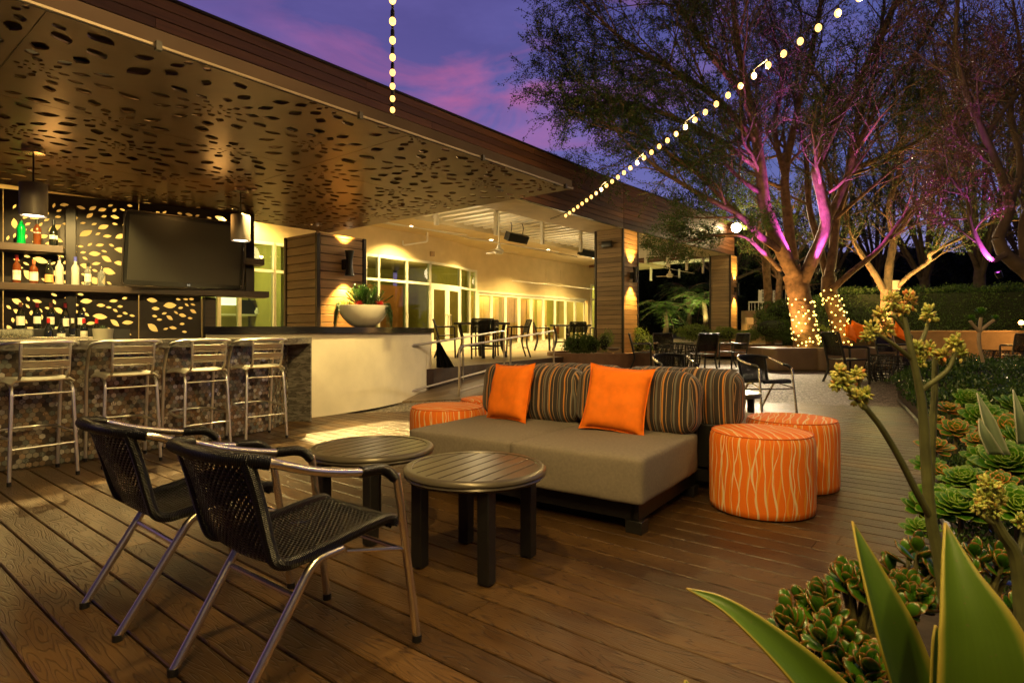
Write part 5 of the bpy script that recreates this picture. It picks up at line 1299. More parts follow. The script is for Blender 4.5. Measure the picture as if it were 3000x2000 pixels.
T.limb(WL([(2325, 805), (2290, 730), (2243, 612), (2230, 510), (2216, 408), (2190, 280), (2160, 120), (2140, -90)], 16.4, 15.0), .21, .06, 14, 2.4)
T.limb(WL([(2295, 740), (2225, 690), (2169, 633), (2053, 571), (1965, 517), (1900, 470)], 16.2, 14.6), .11, .03, 10, 1.7)
T.limb(WL([(2332, 805), (2320, 735), (2305, 612), (2300, 510), (2320, 400), (2350, 260), (2390, 90), (2420, -80)], 16.7, 17.3), .16, .05, 12, 2.3)
T.limb(WL([(2345, 835), (2386, 748), (2420, 653), (2405, 560), (2393, 490), (2440, 380), (2520, 230), (2600, 60), (2660, -80)], 16.4, 15.3), .19, .06, 13, 2.2)
T.limb(WL([(2418, 650), (2447, 600), (2488, 503), (2515, 422), (2580, 300), (2680, 160), (2760, 20)], 16.2, 15.8), .12, .04, 11, 2.0)
T.limb(WL([(2285, 790), (2230, 735), (2182, 694), (2114, 687), (2050, 700)], 16.0, 15.2), .07, .025, 5, 1.2)
T.limb(WL([(2216, 415), (2100, 290), (1960, 200), (1830, 120), (1740, 40)], 15.6, 14.4), .10, .03, 15, 2.0, .2)
T.limb(WL([(2230, 500), (2120, 420), (1990, 350), (1870, 310), (1760, 280)], 15.8, 14.5), .08, .022, 15, 1.9, .15)
T.limb(WL([(2190, 290), (2080, 160), (1990, 20), (1900, -90)], 15.3, 14.5), .09, .03, 11, 2.1, .15)
T.limb(WL([(2165, 632), (2080, 545), (1990, 470), (1880, 400), (1790, 380)], 15.6, 14.3), .06, .018, 11, 1.5, .2)
T.limb(WL([(2488, 503), (2560, 470), (2680, 420), (2800, 330)], 16.1, 15.6), .08, .03, 8, 1.7)
T.limb(WL([(2300, 520), (2270, 380), (2290, 230), (2260, 60)], 16.8, 17.6), .09, .03, 12, 2.2, .15)
tree1 = T.finish()
T = Tree('tree', 'second fairy lit tree leaning left just right of the largest one', onp(2475, 17.6), gt, M_bark, M_fol, 12, .06, 1.0)
T.limb([onp(2477, 17.6) - ZZ * .2] + WL([(2470, 1006), (2452, 930), (2430, 860), (2428, 810)], 17.6), .27, .2)
T.limb(WL([(2428, 815), (2440, 740), (2450, 640), (2480, 540), (2500, 400), (2560, 220), (2590, 20)], 17.6, 18), .15, .05, 13, 2.3)
T.limb(WL([(2436, 850), (2491, 800), (2577, 728), (2662, 621), (2800, 500), (2900, 420)], 17.4, 16.5), .10, .03, 9, 1.8)
T.limb(WL([(2428, 830), (2400, 720), (2370, 600), (2360, 450), (2330, 300), (2340, 150)], 17.8, 18.6), .12, .04, 12, 2.2)
T.limb(WL([(2450, 640), (2540, 560), (2640, 480), (2760, 420)], 17.6, 17), .06, .02, 7, 1.7)
tree2 = T.finish()
T = Tree('tree', 'amber lit pale barked tree in front of the hedge with a crooked right branch', onp(2598, 19), gt, M_bark, M_fol, 13, .062, .9)
T.limb([onp(2598, 19) - ZZ * .2] + WL([(2598, 900), (2598, 850)], 19), .21, .18)
T.limb(WL([(2595, 860), (2560, 800), (2520, 740), (2495, 690), (2470, 600)], 19, 19.5), .11, .05, 6, 1.8)
T.limb(WL([(2600, 855), (2605, 780), (2618, 700), (2605, 600), (2640, 480), (2640, 330), (2680, 200)], 19, 20), .14, .05, 13, 2.4)
T.limb(WL([(2608, 865), (2660, 810), (2722, 765), (2728, 740), (2830, 690), (2920, 640)], 18.8, 17), .075, .03, 7, 1.5)
T.limb(WL([(2618, 700), (2690, 600), (2760, 480), (2790, 330)], 19.2, 19.6), .09, .03, 10, 2.2)
tree3 = T.finish()
T = Tree('tree', 'small yellow green lit tree beside the far pillar', onp(2256, 22), 'smaller garden trees', M_bark, M_foly, 14, .075, .8)
T.limb([onp(2258, 22) - ZZ * .2] + WL([(2250, 860), (2243, 760), (2240, 730)], 22), .16, .12)
T.limb(WL([(2243, 790), (2215, 700), (2185, 650), (2160, 610)], 22), .06, .03, 6, 1.3); T.limb(WL([(2240, 735), (2250, 660), (2230, 590)], 22), .07, .03, 6, 1.4); T.limb(WL([(2245, 800), (2290, 720), (2310, 640)], 22.3), .05, .03, 5, 1.3)
tree4 = T.finish()
T = Tree('tree', 'slim forked tree between the small lit tree and the largest trunk', onp(2283, 24.5), 'smaller garden trees', M_bark, M_fol, 15, .075, .8)
T.limb([onp(2280, 24.5) - ZZ * .2] + WL([(2281, 860), (2288, 790), (2300, 720), (2330, 640)], 24.5), .15, .07, 10, 1.8, .2); T.limb(WL([(2284, 830), (2262, 770), (2240, 700)], 24.5), .08, .03, 8, 1.6, .1)
T.finish()
T = Tree('tree', 'dark curving tree at the right edge with a magenta lit fork', W(3110, 1000, 11.5), gt, M_barkd, M_folb, 16, .05, .85)
T.limb([W(3120, 1010, 11.5)] + WL([(3080, 880), (3010, 800), (2945, 745), (2923, 698)], 11.4), .17, .10)
T.limb(WL([(2923, 700), (2957, 610), (2935, 520), (2885, 400), (2830, 270), (2800, 130), (2810, -40)], 11.4, 11), .10, .03, 10, 1.4)
T.limb(WL([(2945, 745), (2905, 760), (2865, 705), (2840, 640), (2835, 590), (2800, 540)], 11.2, 10.8), .06, .02, 8, .9)
T.limb(WL([(2957, 610), (2990, 480), (2960, 330), (2990, 180), (2970, 20)], 11.5, 12), .07, .025, 11, 1.5)
T.limb(WL([(2885, 400), (2960, 300), (3040, 200)], 11.2, 11.4), .05, .02, 8, 1.4)
T.limb(WL([(3010, 800), (3000, 650), (3060, 500), (3040, 300)], 11.4), .1, .04, 9, 1.6)
tree5 = T.finish()
# far trees standing against the sky
for k, (px, d, hpx, sd, nb) in enumerate(((2700, 27, 150, 21, 12), (2860, 24, 60, 22, 13), (3010, 28, 120, 23, 12), (2420, 30, 380, 24, 10), (2130, 33, 690, 25, 7), (2560, 33, 330, 26, 10))):
    B = onp(px, d); T = Tree('tree', ('tall dark tree behind the hedge in line with the amber branch', 'tall bare topped tree behind the hedge against pale blue sky', 'tall dark tree behind the hedge at the right edge', 'dark tree behind the two fairy lit trunks', 'low dark tree behind the far end of the roof', 'rounded dark tree far behind the amber lit tree')[k], B, 'dark background trees', M_barkd, M_fol, sd, .085, .55)
    T.limb([B - ZZ * .3, B + V((.1, 0, 1.5)), B + V((.3, .2, 3))], .25, .2)
    top = W(px, hpx, d)
    for j in range(nb):
        a = T.rg.uniform(0, 2 * PI); rr_ = T.rg.uniform(.8, 3.6); hh = (top.z - B.z) * T.rg.uniform(.5, 1); p0 = B + V((.3, .2, 2.4 + T.rg.random())); p2 = B + V((math.cos(a) * rr_, math.sin(a) * rr_, hh)); T.limb([p0, p0.lerp(p2, .5) + V((T.rg.gauss(0, .3), T.rg.gauss(0, .3), .3)), p2], .10, .03, 6, (top.z - B.z) * .22, .2)
    T.finish()
# fairy lights wound round the two trunks
M_fairy = emis('fairy_glow', (1, .60, .10), 8)
def fairy(label, path, r, turns, n_):
    pp = smooth_path(path, 8); t = thing('fairy_lights', label, 'fairy lights', tuple(path[0]), 0, 'fairy lights wound on trunks'); o0 = path[0]; pts = []; N = n_ * 3
    for k in range(N):
        q = k / (N - 1) * (len(pp) - 1.001); i = int(q); c = pp[i].lerp(pp[i + 1], q - i); a = turns * 2 * PI * k / N; rr_ = r(k / N) + .02; pts.append(c - o0 + V((math.cos(a) * rr_, math.sin(a) * rr_, rng.uniform(-.05, .05))))
    m = MB(); m.tube(pts, .005, 4, cap=False); m.build('wire', M_wire, t); b0 = None
    for k in range(n_):
        P = pts[k * 3] * 1.0 + V((rng.uniform(-.02, .02), rng.uniform(-.02, .02), rng.uniform(-.08, .08)))
        if b0 is None: mm = MB(); mm.sphere((0, 0, 0), .022, 8, 6); b0 = mm.build('bulb', M_fairy, t); o = b0
        else: o = b0.copy(); COL.objects.link(o); o.parent = t
        o.location = P
fairy('fairy lights wound round the thick left trunk', WL([(2366, 1020), (2361, 985), (2354, 930), (2345, 880)], 16.5), lambda q: .335 - .035 * q, 13, 99)
fairy('fairy lights wound round the leaning right trunk', WL([(2474, 1010), (2462, 960), (2446, 900), (2424, 858)], 17.6), lambda q: .262 - .065 * q, 13, 96)
def uplight(label, P, tgt, en, colr, ang=60, grp='garden uplights', sz=.05, blend=.6, glow=None):
    t = thing('uplight', label, 'spotlight', tuple(P), 0, grp); d = (V(tgt) - V(P)).normalized(); R = d.to_track_quat('Z', 'Y').to_matrix(); m = MB()
    m.lathe([(.001, -.1), (.045, -.1), (.055, -.02), (.055, .03), (.05, .03), (.045, .0), (.001, 0)], 14, R=R); m.build('lamp_housing', M_blk, t); m = MB(); m.lathe([(.0005, .004), (.046, .004)], 12, R=R); m.build('lens', glow or emis('uplight_lens', colr, 12), t)
    light('uplight_beam', 'SPOT', tuple(V(P) + d * .05), en, colr, sz, tgt, ang, blend)
gm_ = emis('magenta_lens', MAG, 10)
uplight('magenta uplight strapped in the fork of the largest tree, aimed up left', W(2335, 765, 15.95), W(2270, 520, 15.9), 1700, MAG, 44, 'magenta tree uplights', glow=gm_)
uplight('magenta uplight strapped on the right limb of the largest tree', W(2395, 790, 16.0), W(2420, 520, 15.8), 1600, MAG, 42, 'magenta tree uplights', glow=gm_)
uplight('magenta uplight low in the second tree fork, aimed at the right limbs', W(2455, 790, 17.2), W(2600, 640, 17.0), 700, MAG, 48, 'magenta tree uplights', glow=gm_)
uplight('magenta uplight on the right edge tree', W(2925, 800, 11.0), W(2850, 640, 10.9), 420, MAG, 70, 'magenta tree uplights', glow=gm_)
uplight('magenta uplight aimed at the left limb of the largest tree', W(2290, 800, 15.5), W(2190, 650, 15.7), 400, MAG, 45, 'magenta tree uplights', glow=gm_)
ga = emis('amber_lens', AMBER, 12); gy_ = emis('yellow_lens', (1, .9, .35), 14)
for lb, P, Q, en, c_, a_, gl_ in (('amber ground uplight in front of the largest trunk', onp(2300, 15.9) + ZZ * .15, W(2310, 500, 16.4), 1000, (1, .52, .14), 85, ga), ('amber ground uplight beside the leaning trunk', onp(2530, 17) + ZZ * .15, W(2500, 500, 17.6), 800, (1, .50, .13), 85, ga),
        ('amber ground uplight under the pale barked tree', onp(2560, 18.3) + ZZ * .15, W(2640, 550, 19), 2400, (1, .52, .14), 90, ga), ('yellow ground uplight under the small lit tree', onp(2235, 21.2) + ZZ * .15, W(2240, 650, 22), 900, (1, .85, .3), 90, gy_),
        ('bright green yellow uplight among the dark palms', W(1966, 957, 26), W(1950, 830, 29), 500, (1, .9, .3), 90, gy_), ('green yellow uplight at the foot of the rightmost palm', W(2060, 955, 27), W(2050, 800, 29), 450, (1, .9, .3), 90, gy_)):
    uplight(lb, P, Q, en, c_, a_, glow=gl_)

# ================================================================== hedges, shrubs, palms, dark woods
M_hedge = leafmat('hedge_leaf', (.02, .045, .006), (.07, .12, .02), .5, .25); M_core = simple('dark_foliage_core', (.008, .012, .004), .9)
def leafcloud(t, ctrs, rads, n_, L, mat, up=.5, name='foliage'):
    tot = sum(r[0] * r[1] * r[2] for r in rads) ; C = []; D = []
    for c, r in zip(ctrs, rads):
        k = max(20, int(n_ * (r[0] * r[1] * r[2]) / tot)); d = rand_dirs(k); q = nr.uniform(.72, 1.04, (k, 1)); lump = np.array([1 + .22 * mnoise.noise(V(tuple(x * 2.2)) + V(c)) for x in d]).reshape(-1, 1)
        C.append(np.array(c) + d * np.array(r) * q * lump); D.append(d + np.array([0, 0, up]))
    C = np.concatenate(C); D = np.concatenate(D); C = C; D, S, Ls, Wd = leaves_at(C, D, .6, L); return leaf_mesh(name, C, D, S, Ls, Wd, nr.uniform(.01, .99, len(C)), mat, t)
def hedge(label, A, B, th, z0, z1, n_, mat=None, L=.07):
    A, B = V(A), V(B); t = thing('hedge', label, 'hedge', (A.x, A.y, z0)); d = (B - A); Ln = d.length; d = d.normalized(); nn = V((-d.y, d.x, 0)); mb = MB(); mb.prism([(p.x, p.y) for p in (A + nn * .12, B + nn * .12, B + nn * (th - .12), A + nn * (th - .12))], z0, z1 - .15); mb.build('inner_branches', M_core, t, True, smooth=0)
    u_ = nr.uniform(0, Ln, n_); sel = nr.uniform(0, 1, n_); v_ = np.where(sel < .7, nr.uniform(-.05, .25, n_), nr.uniform(0, th, n_)); z_ = np.where(sel < .7, nr.uniform(z0, z1, n_), z1 + nr.normal(0, .06, n_) - .05)
    bump_ = np.array([mnoise.noise(V((a * .9, c * 1.1, 0))) for a, c in zip(u_, z_)]) * .22; v_ = v_ + bump_; z_ = z_ + np.where(sel >= .7, bump_, 0)
    C = np.array(A)[None, :2] + u_[:, None] * np.array((d.x, d.y)) + v_[:, None] * np.array((nn.x, nn.y)); C = np.concatenate([C, z_[:, None]], 1); Dm = np.tile(np.array([(-nn.x) * .7, (-nn.y) * .7, .6]), (n_, 1))
    D, S, Ls, Wd = leaves_at(C, Dm, .7, L); leaf_mesh('foliage', C, D, S, Ls, Wd, nr.uniform(.01, .99, n_), mat or M_hedge, t); return t
hedge('long clipped green hedge behind the low wall at the right', onp(2455, 20.4), onp(3150, 18.5), .9, .25, 2.55, 24000)
hedge('clipped hedge block between the two fairy lit trunks', onp(2398, 19.2), onp(2452, 19.4), .8, .25, 2.2, 5000)
hedge('clipped dark hedge behind the left trunk', onp(2295, 20.5), onp(2345, 20.3), .8, .5, 1.75, 4500)
def shrub(label, px, py, d, r, n_, mat=None, L=.06, grp='garden shrubs'):
    P = W(px, py, d); t = thing('shrub', label, 'shrub', (P.x, P.y, P.z - r[2]), 0, grp); cs = [tuple(P + V((rng.uniform(-.4, .4) * r[0], rng.uniform(-.4, .4) * r[1], rng.uniform(-.3, .35) * r[2]))) for _ in range(6)]; rs2 = [tuple(x * rng.uniform(.45, .75) for x in r) for _ in range(6)]
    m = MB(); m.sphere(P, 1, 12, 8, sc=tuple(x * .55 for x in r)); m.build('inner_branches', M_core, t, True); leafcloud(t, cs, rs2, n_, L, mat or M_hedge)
for a in (('bushy shrub in the round planter left of the middle pillar', 1690, 1008, 16.6, (.5, .4, .3), 2600, M_hedge, .07), ('small leafy shrub at the foot of the middle pillar', 1735, 1012, 16.4, (.38, .35, .26), 1800, M_hedge, .07), ('pale tipped shrub right beside the middle pillar', 1770, 1003, 16.3, (.25, .25, .38), 1100, M_foly, .05),
          ('bright flowering shrub right of the middle pillar', 1872, 1005, 18.0, (.3, .3, .5), 1500, M_foly, .06), ('dark round shrub behind the patio table', 1915, 1010, 18.5, (.55, .45, .32), 1800, M_hedge, .07), ('lit green shrub left under the far pillar', 2045, 975, 21.5, (.8, .5, .36), 3200, M_foly, .07), ('lit green shrub right under the far pillar', 2125, 980, 21, (.55, .4, .3), 2200, M_foly, .07),
          ('bright yellow green shrub in the curved bed', 2185, 985, 20.5, (.55, .4, .26), 2400, M_foly, .06), ('large dark shrub in the curved bed left of the lit trunk', 2262, 962, 20.2, (.95, .6, .52), 5200, M_hedge, .07), ('tall loose shrub behind the curved bed', 2280, 920, 21.5, (.8, .5, .55), 3600, M_hedge, .08), ('low shrub between the two fairy lit trunks', 2405, 985, 17.4, (.35, .3, .38), 1800, M_foly, .06), ('pale leafed shrub under the small lit tree', 2240, 925, 22.3, (.6, .4, .3), 1800, M_foly, .07)):
    shrub(*a)
def curb(label, px, d, rx, ry, z0, h, rot=0.0):
    P = onp(px, d); t = thing('planter_bed', label, 'planter', (P.x, P.y, z0), rot, 'curved low planter beds'); m = MB(); m.lathe([(1.0, 0), (1.0, h), (.93, h), (.93, h - .06), (.001, h - .05)], 48, sc=(rx, ry)); o = m.build('curb', simple('brown_curb', (.16, .08, .045), .6) if 'brown_curb' not in bpy.data.materials else bpy.data.materials['brown_curb'], t)
curb('round brown planter bed at the foot of the middle pillar', 1770, 16.9, 1.75, 1.3, .12, .42, .5); curb('curved brown planter bed in front of the far shrubs', 2200, 20.4, 1.9, 1.1, .3, .35, .3)
t = thing('bowl', 'small pale bowl on the planter edge beside the middle pillar', 'bowl', tuple(W(1797, 1028, 15.9))); m = MB(); m.lathe([(.001, 0), (.08, 0), (.2, .09), (.19, .09), (.001, .03)], 20); m.build('bowl_body', M_conc, t)
M_palm = leafmat('palm_frond', (.02, .05, .01), (.09, .15, .03), .45, .3)
def palm(label, px, d, top, sd):
    rg = random.Random(sd); B = onp(px, d); Tp = W(px, top, d); t = thing('palm_tree', label, 'palm', tuple(B), 0, 'palms in the dark garden'); m = MB(); m.tube([B - B, (Tp - B) * .5 + V((.1, 0, 0)), Tp - B], [.16, .12, .1], 10); m.build('trunk', M_barkd, t)
    C = []; D = []; fr = MB()
    for k in range(20):
        a = rg.uniform(0, 2 * PI); e = rg.uniform(-.1, 1.2); L = rg.uniform(1.1, 1.7); dv = V((math.cos(a), math.sin(a), 0)); pts = [Tp + dv * (L * q) + ZZ * (L * (math.sin(e) * q - .75 * q * q)) for q in (0, .2, .4, .6, .8, 1)]; fr.tube([p - B for p in pts], .012, 4, cap=False)
        for q in range(70): i = min(4, int(q / 14)); p = pts[i].lerp(pts[i + 1], q / 14 - i); s_ = dv.cross(ZZ) * (1 if q % 2 else -1); C.append(tuple(p)); D.append(tuple((s_ + dv * .6 - ZZ * .3).normalized()))
    fr.build('frond_stems', M_barkd, t); C = np.array(C); D, S, Ls, Wd = leaves_at(C, D, .12, .42); leaf_mesh('fronds', C, D, S, Ls, Wd * .14, nr.uniform(.01, .99, len(C)), M_palm, t)
palm('yellow lit short palm at the left of the dark garden', 1948, 29, 905, 1); palm('dark palm in the middle of the garden behind the roof end', 2015, 31, 850, 2); palm('dark palm just left of the far pillar', 2062, 28, 880, 3)
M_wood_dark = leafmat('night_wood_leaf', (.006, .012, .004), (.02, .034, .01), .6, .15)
def woods(name, label, x0, x1, y, ztop, n_, sd):
    rg = random.Random(sd); mb = MB(); N = 40
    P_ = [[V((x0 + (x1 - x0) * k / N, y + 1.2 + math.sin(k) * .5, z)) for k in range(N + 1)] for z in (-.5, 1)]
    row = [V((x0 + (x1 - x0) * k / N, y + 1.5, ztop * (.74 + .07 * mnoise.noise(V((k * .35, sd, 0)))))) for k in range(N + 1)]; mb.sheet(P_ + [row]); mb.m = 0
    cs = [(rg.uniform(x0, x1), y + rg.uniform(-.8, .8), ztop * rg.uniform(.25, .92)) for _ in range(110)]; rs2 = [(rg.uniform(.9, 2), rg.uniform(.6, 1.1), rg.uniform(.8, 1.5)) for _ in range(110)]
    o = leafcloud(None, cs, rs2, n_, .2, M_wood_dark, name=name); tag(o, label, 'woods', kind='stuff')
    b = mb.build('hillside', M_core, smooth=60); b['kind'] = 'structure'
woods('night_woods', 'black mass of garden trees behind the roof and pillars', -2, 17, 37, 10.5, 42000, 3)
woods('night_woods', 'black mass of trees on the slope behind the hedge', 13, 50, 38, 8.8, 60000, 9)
# low wall, sectional and odds and ends at the far right
t = thing('garden_wall', 'low tan garden wall in front of the hedge at the right', 'wall', tuple(onp(2640, 17.5))); mb = MB(); A, B = onp(2640, 17.6), onp(3120, 15.2); mb.bar(A + ZZ * .45, B + ZZ * .45, .35, 1.0); mb.build('wall_body', simple('tan_wall', (.26, .18, .10), .8), t, True, smooth=0); mb = MB(); mb.bar(A + ZZ * .975, B + ZZ * .975, .42, .05); mb.build('wall_cap', simple('tan_cap', (.4, .27, .15), .7), t, True, bev=.01)
t = thing('bench_seat', 'long padded bench in front of the low garden wall', 'bench', tuple(onp(2700, 16.2))); mb = MB(); A, B = onp(2500, 17.2), onp(2690, 16.6); d = (B - A); mb.bar(A + ZZ * .28, B + ZZ * .28, .7, .45); mb.build('upholstery', M_cube, t, True, bev=.03); mb = MB(); mb.bar(A + V((.1, .38, .62)), B + V((.1, .38, .62)), .2, .55); mb.build('backrest', M_stripe, t, True, bev=.05)
for px, py, d, rz, lb in ((2493, 973, 16.95, .5, 'orange throw pillow on the far bench, left of a second one'), (2512, 968, 17.0, -.1, 'orange throw pillow on the far bench, overlapping its left neighbour'), (2640, 970, 16.6, .3, 'orange throw pillow at the right end of the far bench')):
    pillow(lb, W(px, py, d), rz, rad(-15), 25, .45)
t = thing('wall_lamp', 'small amber lamp glowing on the low wall at the right edge', 'lamp', tuple(W(2992, 945, 15.2))); m = MB(); m.sphere((0, 0, 0), .06, 10, 8); m.build('bulb', emis('amber_bulb', (1, .45, .08), 25), t); m = MB(); m.tube([(0, 0, -.12), (0, 0, -.05)], .03, 8); m.build('lamp_base', M_blk, t); light('wall_lamp_light', 'POINT', tuple(W(2992, 935, 14.9)), 90, (1, .45, .1), .06)
t = thing('garden_wall', 'low tan platform wall carrying white chairs near the small lit tree', 'wall', tuple(onp(2230, 24.5))); mb = MB(); A, B = onp(2180, 24.5), onp(2330, 25); mb.bar(A + ZZ * .65, B + ZZ * .65, .4, 1.35); mb.build('wall_body', bpy.data.materials['tan_wall'], t, True, smooth=0)
M_w = simple('white_chair_paint', (.8, .78, .7), .4, 0, .03)
def chiavari(lb, P, r):
    t = thing('banquet_chair', lb, 'chair', tuple(P), r, 'white slatted banquet chairs'); m = MB(); m.box((0, 0, .45), (.42, .42, .04)); m.build('seat', M_w, t)
    for x in (-.19, .19):
        m = MB(); m.tube([(x, .19, 0), (x, .19, .45)], .018, 6); m.build('leg', M_w, t); m = MB(); m.tube([(x, -.19, 0), (x, -.21, .95)], .018, 6); m.build('leg', M_w, t)
    m = MB(); [m.tube([(x, -.2, .48), (x, -.21, .92)], .010, 5) for x in (-.12, -.06, 0, .06, .12)]; [m.tube([(-.19, -.205, z), (.19, -.205, z)], .014, 5) for z in (.6, .82, .93)]; m.build('backrest', M_w, t)
    return t
ch0 = chiavari('white slatted chair left of the small tree trunk', W(2232, 916, 24.7), .3); dup(ch0, tuple(W(2212, 916, 24.9)), .9, 'white slatted chair, leftmost on the platform'); dup(ch0, tuple(W(2312, 914, 25)), -.2, 'white slatted chair between the small tree and the largest trunk'); dup(ch0, tuple(W(2270, 915, 25)), 2.2, 'white slatted chair just right of the small tree trunk')
t = thing('utility_box', 'grey metal utility box on the platform wall', 'utility box', tuple(W(2195, 940, 23.9))); m = MB(); m.box((0, 0, 0), (.3, .15, .28)); m.build('box_body', M_steel, t, bev=.01)
t = thing('sign', 'blank pale rounded sign board beside the amber lit tree', 'sign', tuple(W(2626, 835, 18.6))); m = MB(); m.cushion((.24, .02, .3), .01, 3); m.build('board', simple('pale_sign', (.45, .3, .2), .6), t); m = MB(); m.tube([(0, .02, -.1), (0, .02, -2.0)], .02, 8); m.build('post', M_blk, t)
# bright floodlight on the roof end
fl = W(2157, 667, 22.9); t = thing('floodlight', 'glaring warm white floodlight on the end of the roof fascia', 'floodlight', tuple(fl)); m = MB(); m.sphere((0, 0, 0), .18, 14, 10); m.build('lens', emis('flood_glow', (1, .78, .42), 60), t); m = MB(); m.box((0, .14, .05), (.3, .12, .22)); m.build('housing', M_blk, t, bev=.01)
light('floodlight_beam', 'SPOT', (fl.x + .15, fl.y - .7, fl.z), 12000, (1, .78, .48), .12, (2.8, 4.5, 0), 60, .8); light('floodlight_spill', 'POINT', (fl.x + .35, fl.y - .3, fl.z - .1), 160, (1, .72, .3), .1)

for px, d, e in ((2560, 18.2, 110), (2760, 17.6, 110), (2930, 16.8, 90), (2380, 18.4, 60)): light('hedge_fill', 'POINT', tuple(onp(px, d) + ZZ * 2.6), e, (1, .80, .25), .3)  # fill lights without fixtures, added to brighten the hedge

for px, py, d in ((2352, 940, 15.9), (2362, 1000, 15.9), (2446, 905, 17.1), (2466, 975, 17.1)): light('fairy_light_glow', 'POINT', tuple(W(px, py, d)), 9, (1, .62, .12), .15)
# ================================================================== succulent bed
E = [(6.3, 9.6), (5.15, 7.5), (4.25, 5.95), (3.1, 4.4), (2.35, 3.1), (1.85, 2.5), (1.25, 2.05), (.98, 1.5), (.95, .3)]
def soil_z(x, y): return .07 + .10 * mnoise.noise(V((x * .9, y * .9, 0))) + .08 * max(0, min(1, (x - edge_x(y)) / 1.2)) + .30 * sst(5, 12, y) * max(0, min(1, (x - edge_x(y)) / .8))
def edge_x(y):
    for a, b in zip(E, E[1:]):
        if b[1] <= y <= a[1]: return b[0] + (a[0] - b[0]) * (y - b[1]) / (a[1] - b[1])
    return E[0][0] + (y - 9.6) * .5 if y > 9.6 else .95
rows = []; 
for j in range(46):
    y = .2 + j * .32; x0 = edge_x(y) if y <= 9.6 else E[0][0] + (y - 9.6) * .62; rows.append([V((x0, y, -.03 + (gh(x0, y) if y > 9 else 0))), V((x0 + .02, y, .03 + (max(0, gh(x0, y)) if y > 9 else 0)))] + [V((x0 + .05 + q * q * 9, y, max(.05, soil_z(x0 + .05 + q * q * 9, y)))) for q in (0, .1, .2, .3, .45, .6, .8, 1)])
mb = MB(); mb.sheet(rows); so = mb.build('planting_soil', simple('dark_soil', (.03, .02, .012), .95, 0, .4, 10, .6, 50), smooth=70); so['kind'] = 'structure'
mb = MB(); mb.tube([V((x, y, .0)) for x, y in E], .03, 8); be = mb.build('bed_edging', M_blk); be['kind'] = 'structure'
def succ_mat(name, c0, c1, edge, rough=.35):
    n = NT(name); s = n.sep(n.coord('UV')); r = n.attr('rnd'); base = n.mix(r, c0, c1)
    e1 = n.math('ABSOLUTE', s[0]) ; e = n.math('MAXIMUM', n.math('MULTIPLY', n.math('SUBTRACT', e1, .78), 4.0), n.math('MULTIPLY', n.math('SUBTRACT', s[1], .86), 6.0)); e = n.math('MINIMUM', n.math('MAXIMUM', e, 0.0), 1.0)
    nz = n.noise(n.coord(), 14, 4); sp2 = n.noise(n.coord(), 110, 3); mark = n.math('MULTIPLY', n.math('GREATER_THAN', sp2, .70), .5)
    tipb = n.math('MULTIPLY', n.math('MAXIMUM', n.math('SUBTRACT', s[1], .74), 0.0), 12.0 if name == 'agave_leaf' else 0.0); tipb = n.math('MINIMUM', tipb, 1.0)
    body = n.mix(mark, n.mix(n.math('MULTIPLY', nz, .6), base, c0), (.16, .11, .04)); body = n.mix(n.math('MULTIPLY', n.noise(n.map(n.coord('UV'), (14, 1.5, 1)), 1.0, 3), .35), body, tuple(x * .4 for x in c0)); body = n.mix(tipb, body, (.22, .11, .035))
    n.set(col=n.mix(n.math('MULTIPLY', e, .8), body, edge), rough=n.math('MULTIPLY_ADD', nz, .25, rough - .1), sub=.08, spec=.5); n.b.inputs['Subsurface Radius'].default_value = (.02, .03, .008); return n.m
M_aeon = succ_mat('aeonium_leaf', (.035, .155, .004), (.12, .30, .014), (.24, .32, .03)); M_aeon2 = succ_mat('orange_tipped_leaf', (.06, .18, .012), (.18, .30, .03), (.75, .20, .03)); M_jade = succ_mat('jade_leaf', (.02, .08, .004), (.07, .17, .008), (.26, .04, .012), .25); M_agv = succ_mat('agave_leaf', (.05, .115, .003), (.10, .18, .006), (.42, .30, .04), .5); M_spike = succ_mat('grey_green_blade', (.12, .17, .08), (.2, .26, .14), (.5, .5, .35), .45)
def spoon(m, base, d, up, L, Wd, cup=.25, r=.5, shape=0, thick=.0):
    d = d.normalized(); sd = d.cross(up); sd = sd.normalized() if sd.length > 1e-5 else V((1, 0, 0)); nn = sd.cross(d); P_ = []; UV_ = []
    for i in range(7):
        q = i / 6
        w_ = (math.sin(PI * min(1, q ** (1.5 if shape == 0 else 1.0)) * .93 + .06) ** .8) * Wd / 2 if i < 6 else Wd * .03
        row = []; ur = []
        for j in range(5):
            x = (j / 2 - 1); row.append(base + d * (L * q) + sd * (w_ * x) + nn * (cup * w_ * x * x + cup * L * .35 * q * q)); ur.append((x, q))
        P_.append(row); UV_.append(ur)
    m.sheet(P_, r, UV_)
M_stem = simple('green_brown_stem', (.10, .09, .03), .6, 0, .3, 20)
def rosette(label, P, R_, mat, nl=34, tilt=(0, 0), grp='green succulent rosettes in the bed', wr=.52):
    t = thing('succulent_rosette', label, 'succulent', tuple(P), 0, grp); m = MB(); Rt_ = Matrix.Rotation(tilt[0], 3, 'X') @ Matrix.Rotation(tilt[1], 3, 'Y')
    for k in range(nl):
        q = k / nl; a = k * 2.39996; e = .12 + 1.25 * q ** 1.3; L = R_ * (1.0 - .62 * q) * rng.uniform(.92, 1.06); d = Rt_ @ V((math.cos(a) * math.cos(e), math.sin(a) * math.cos(e), math.sin(e))); up = Rt_ @ V((-math.cos(a) * math.sin(e), -math.sin(a) * math.sin(e), math.cos(e)))
        spoon(m, V((0, 0, .012 * q)) + d * .012, d, up, L, L * wr * (1 + .3 * q), .28, min(.99, .15 + .8 * q))
    m.build('leaves', mat, t, smooth=80, sol=.004 if R_ > .07 else .002); m = MB(); m.tube([(0, 0, -.14), (0, 0, .01)], .012, 6); m.build('stem', M_stem, t); return t
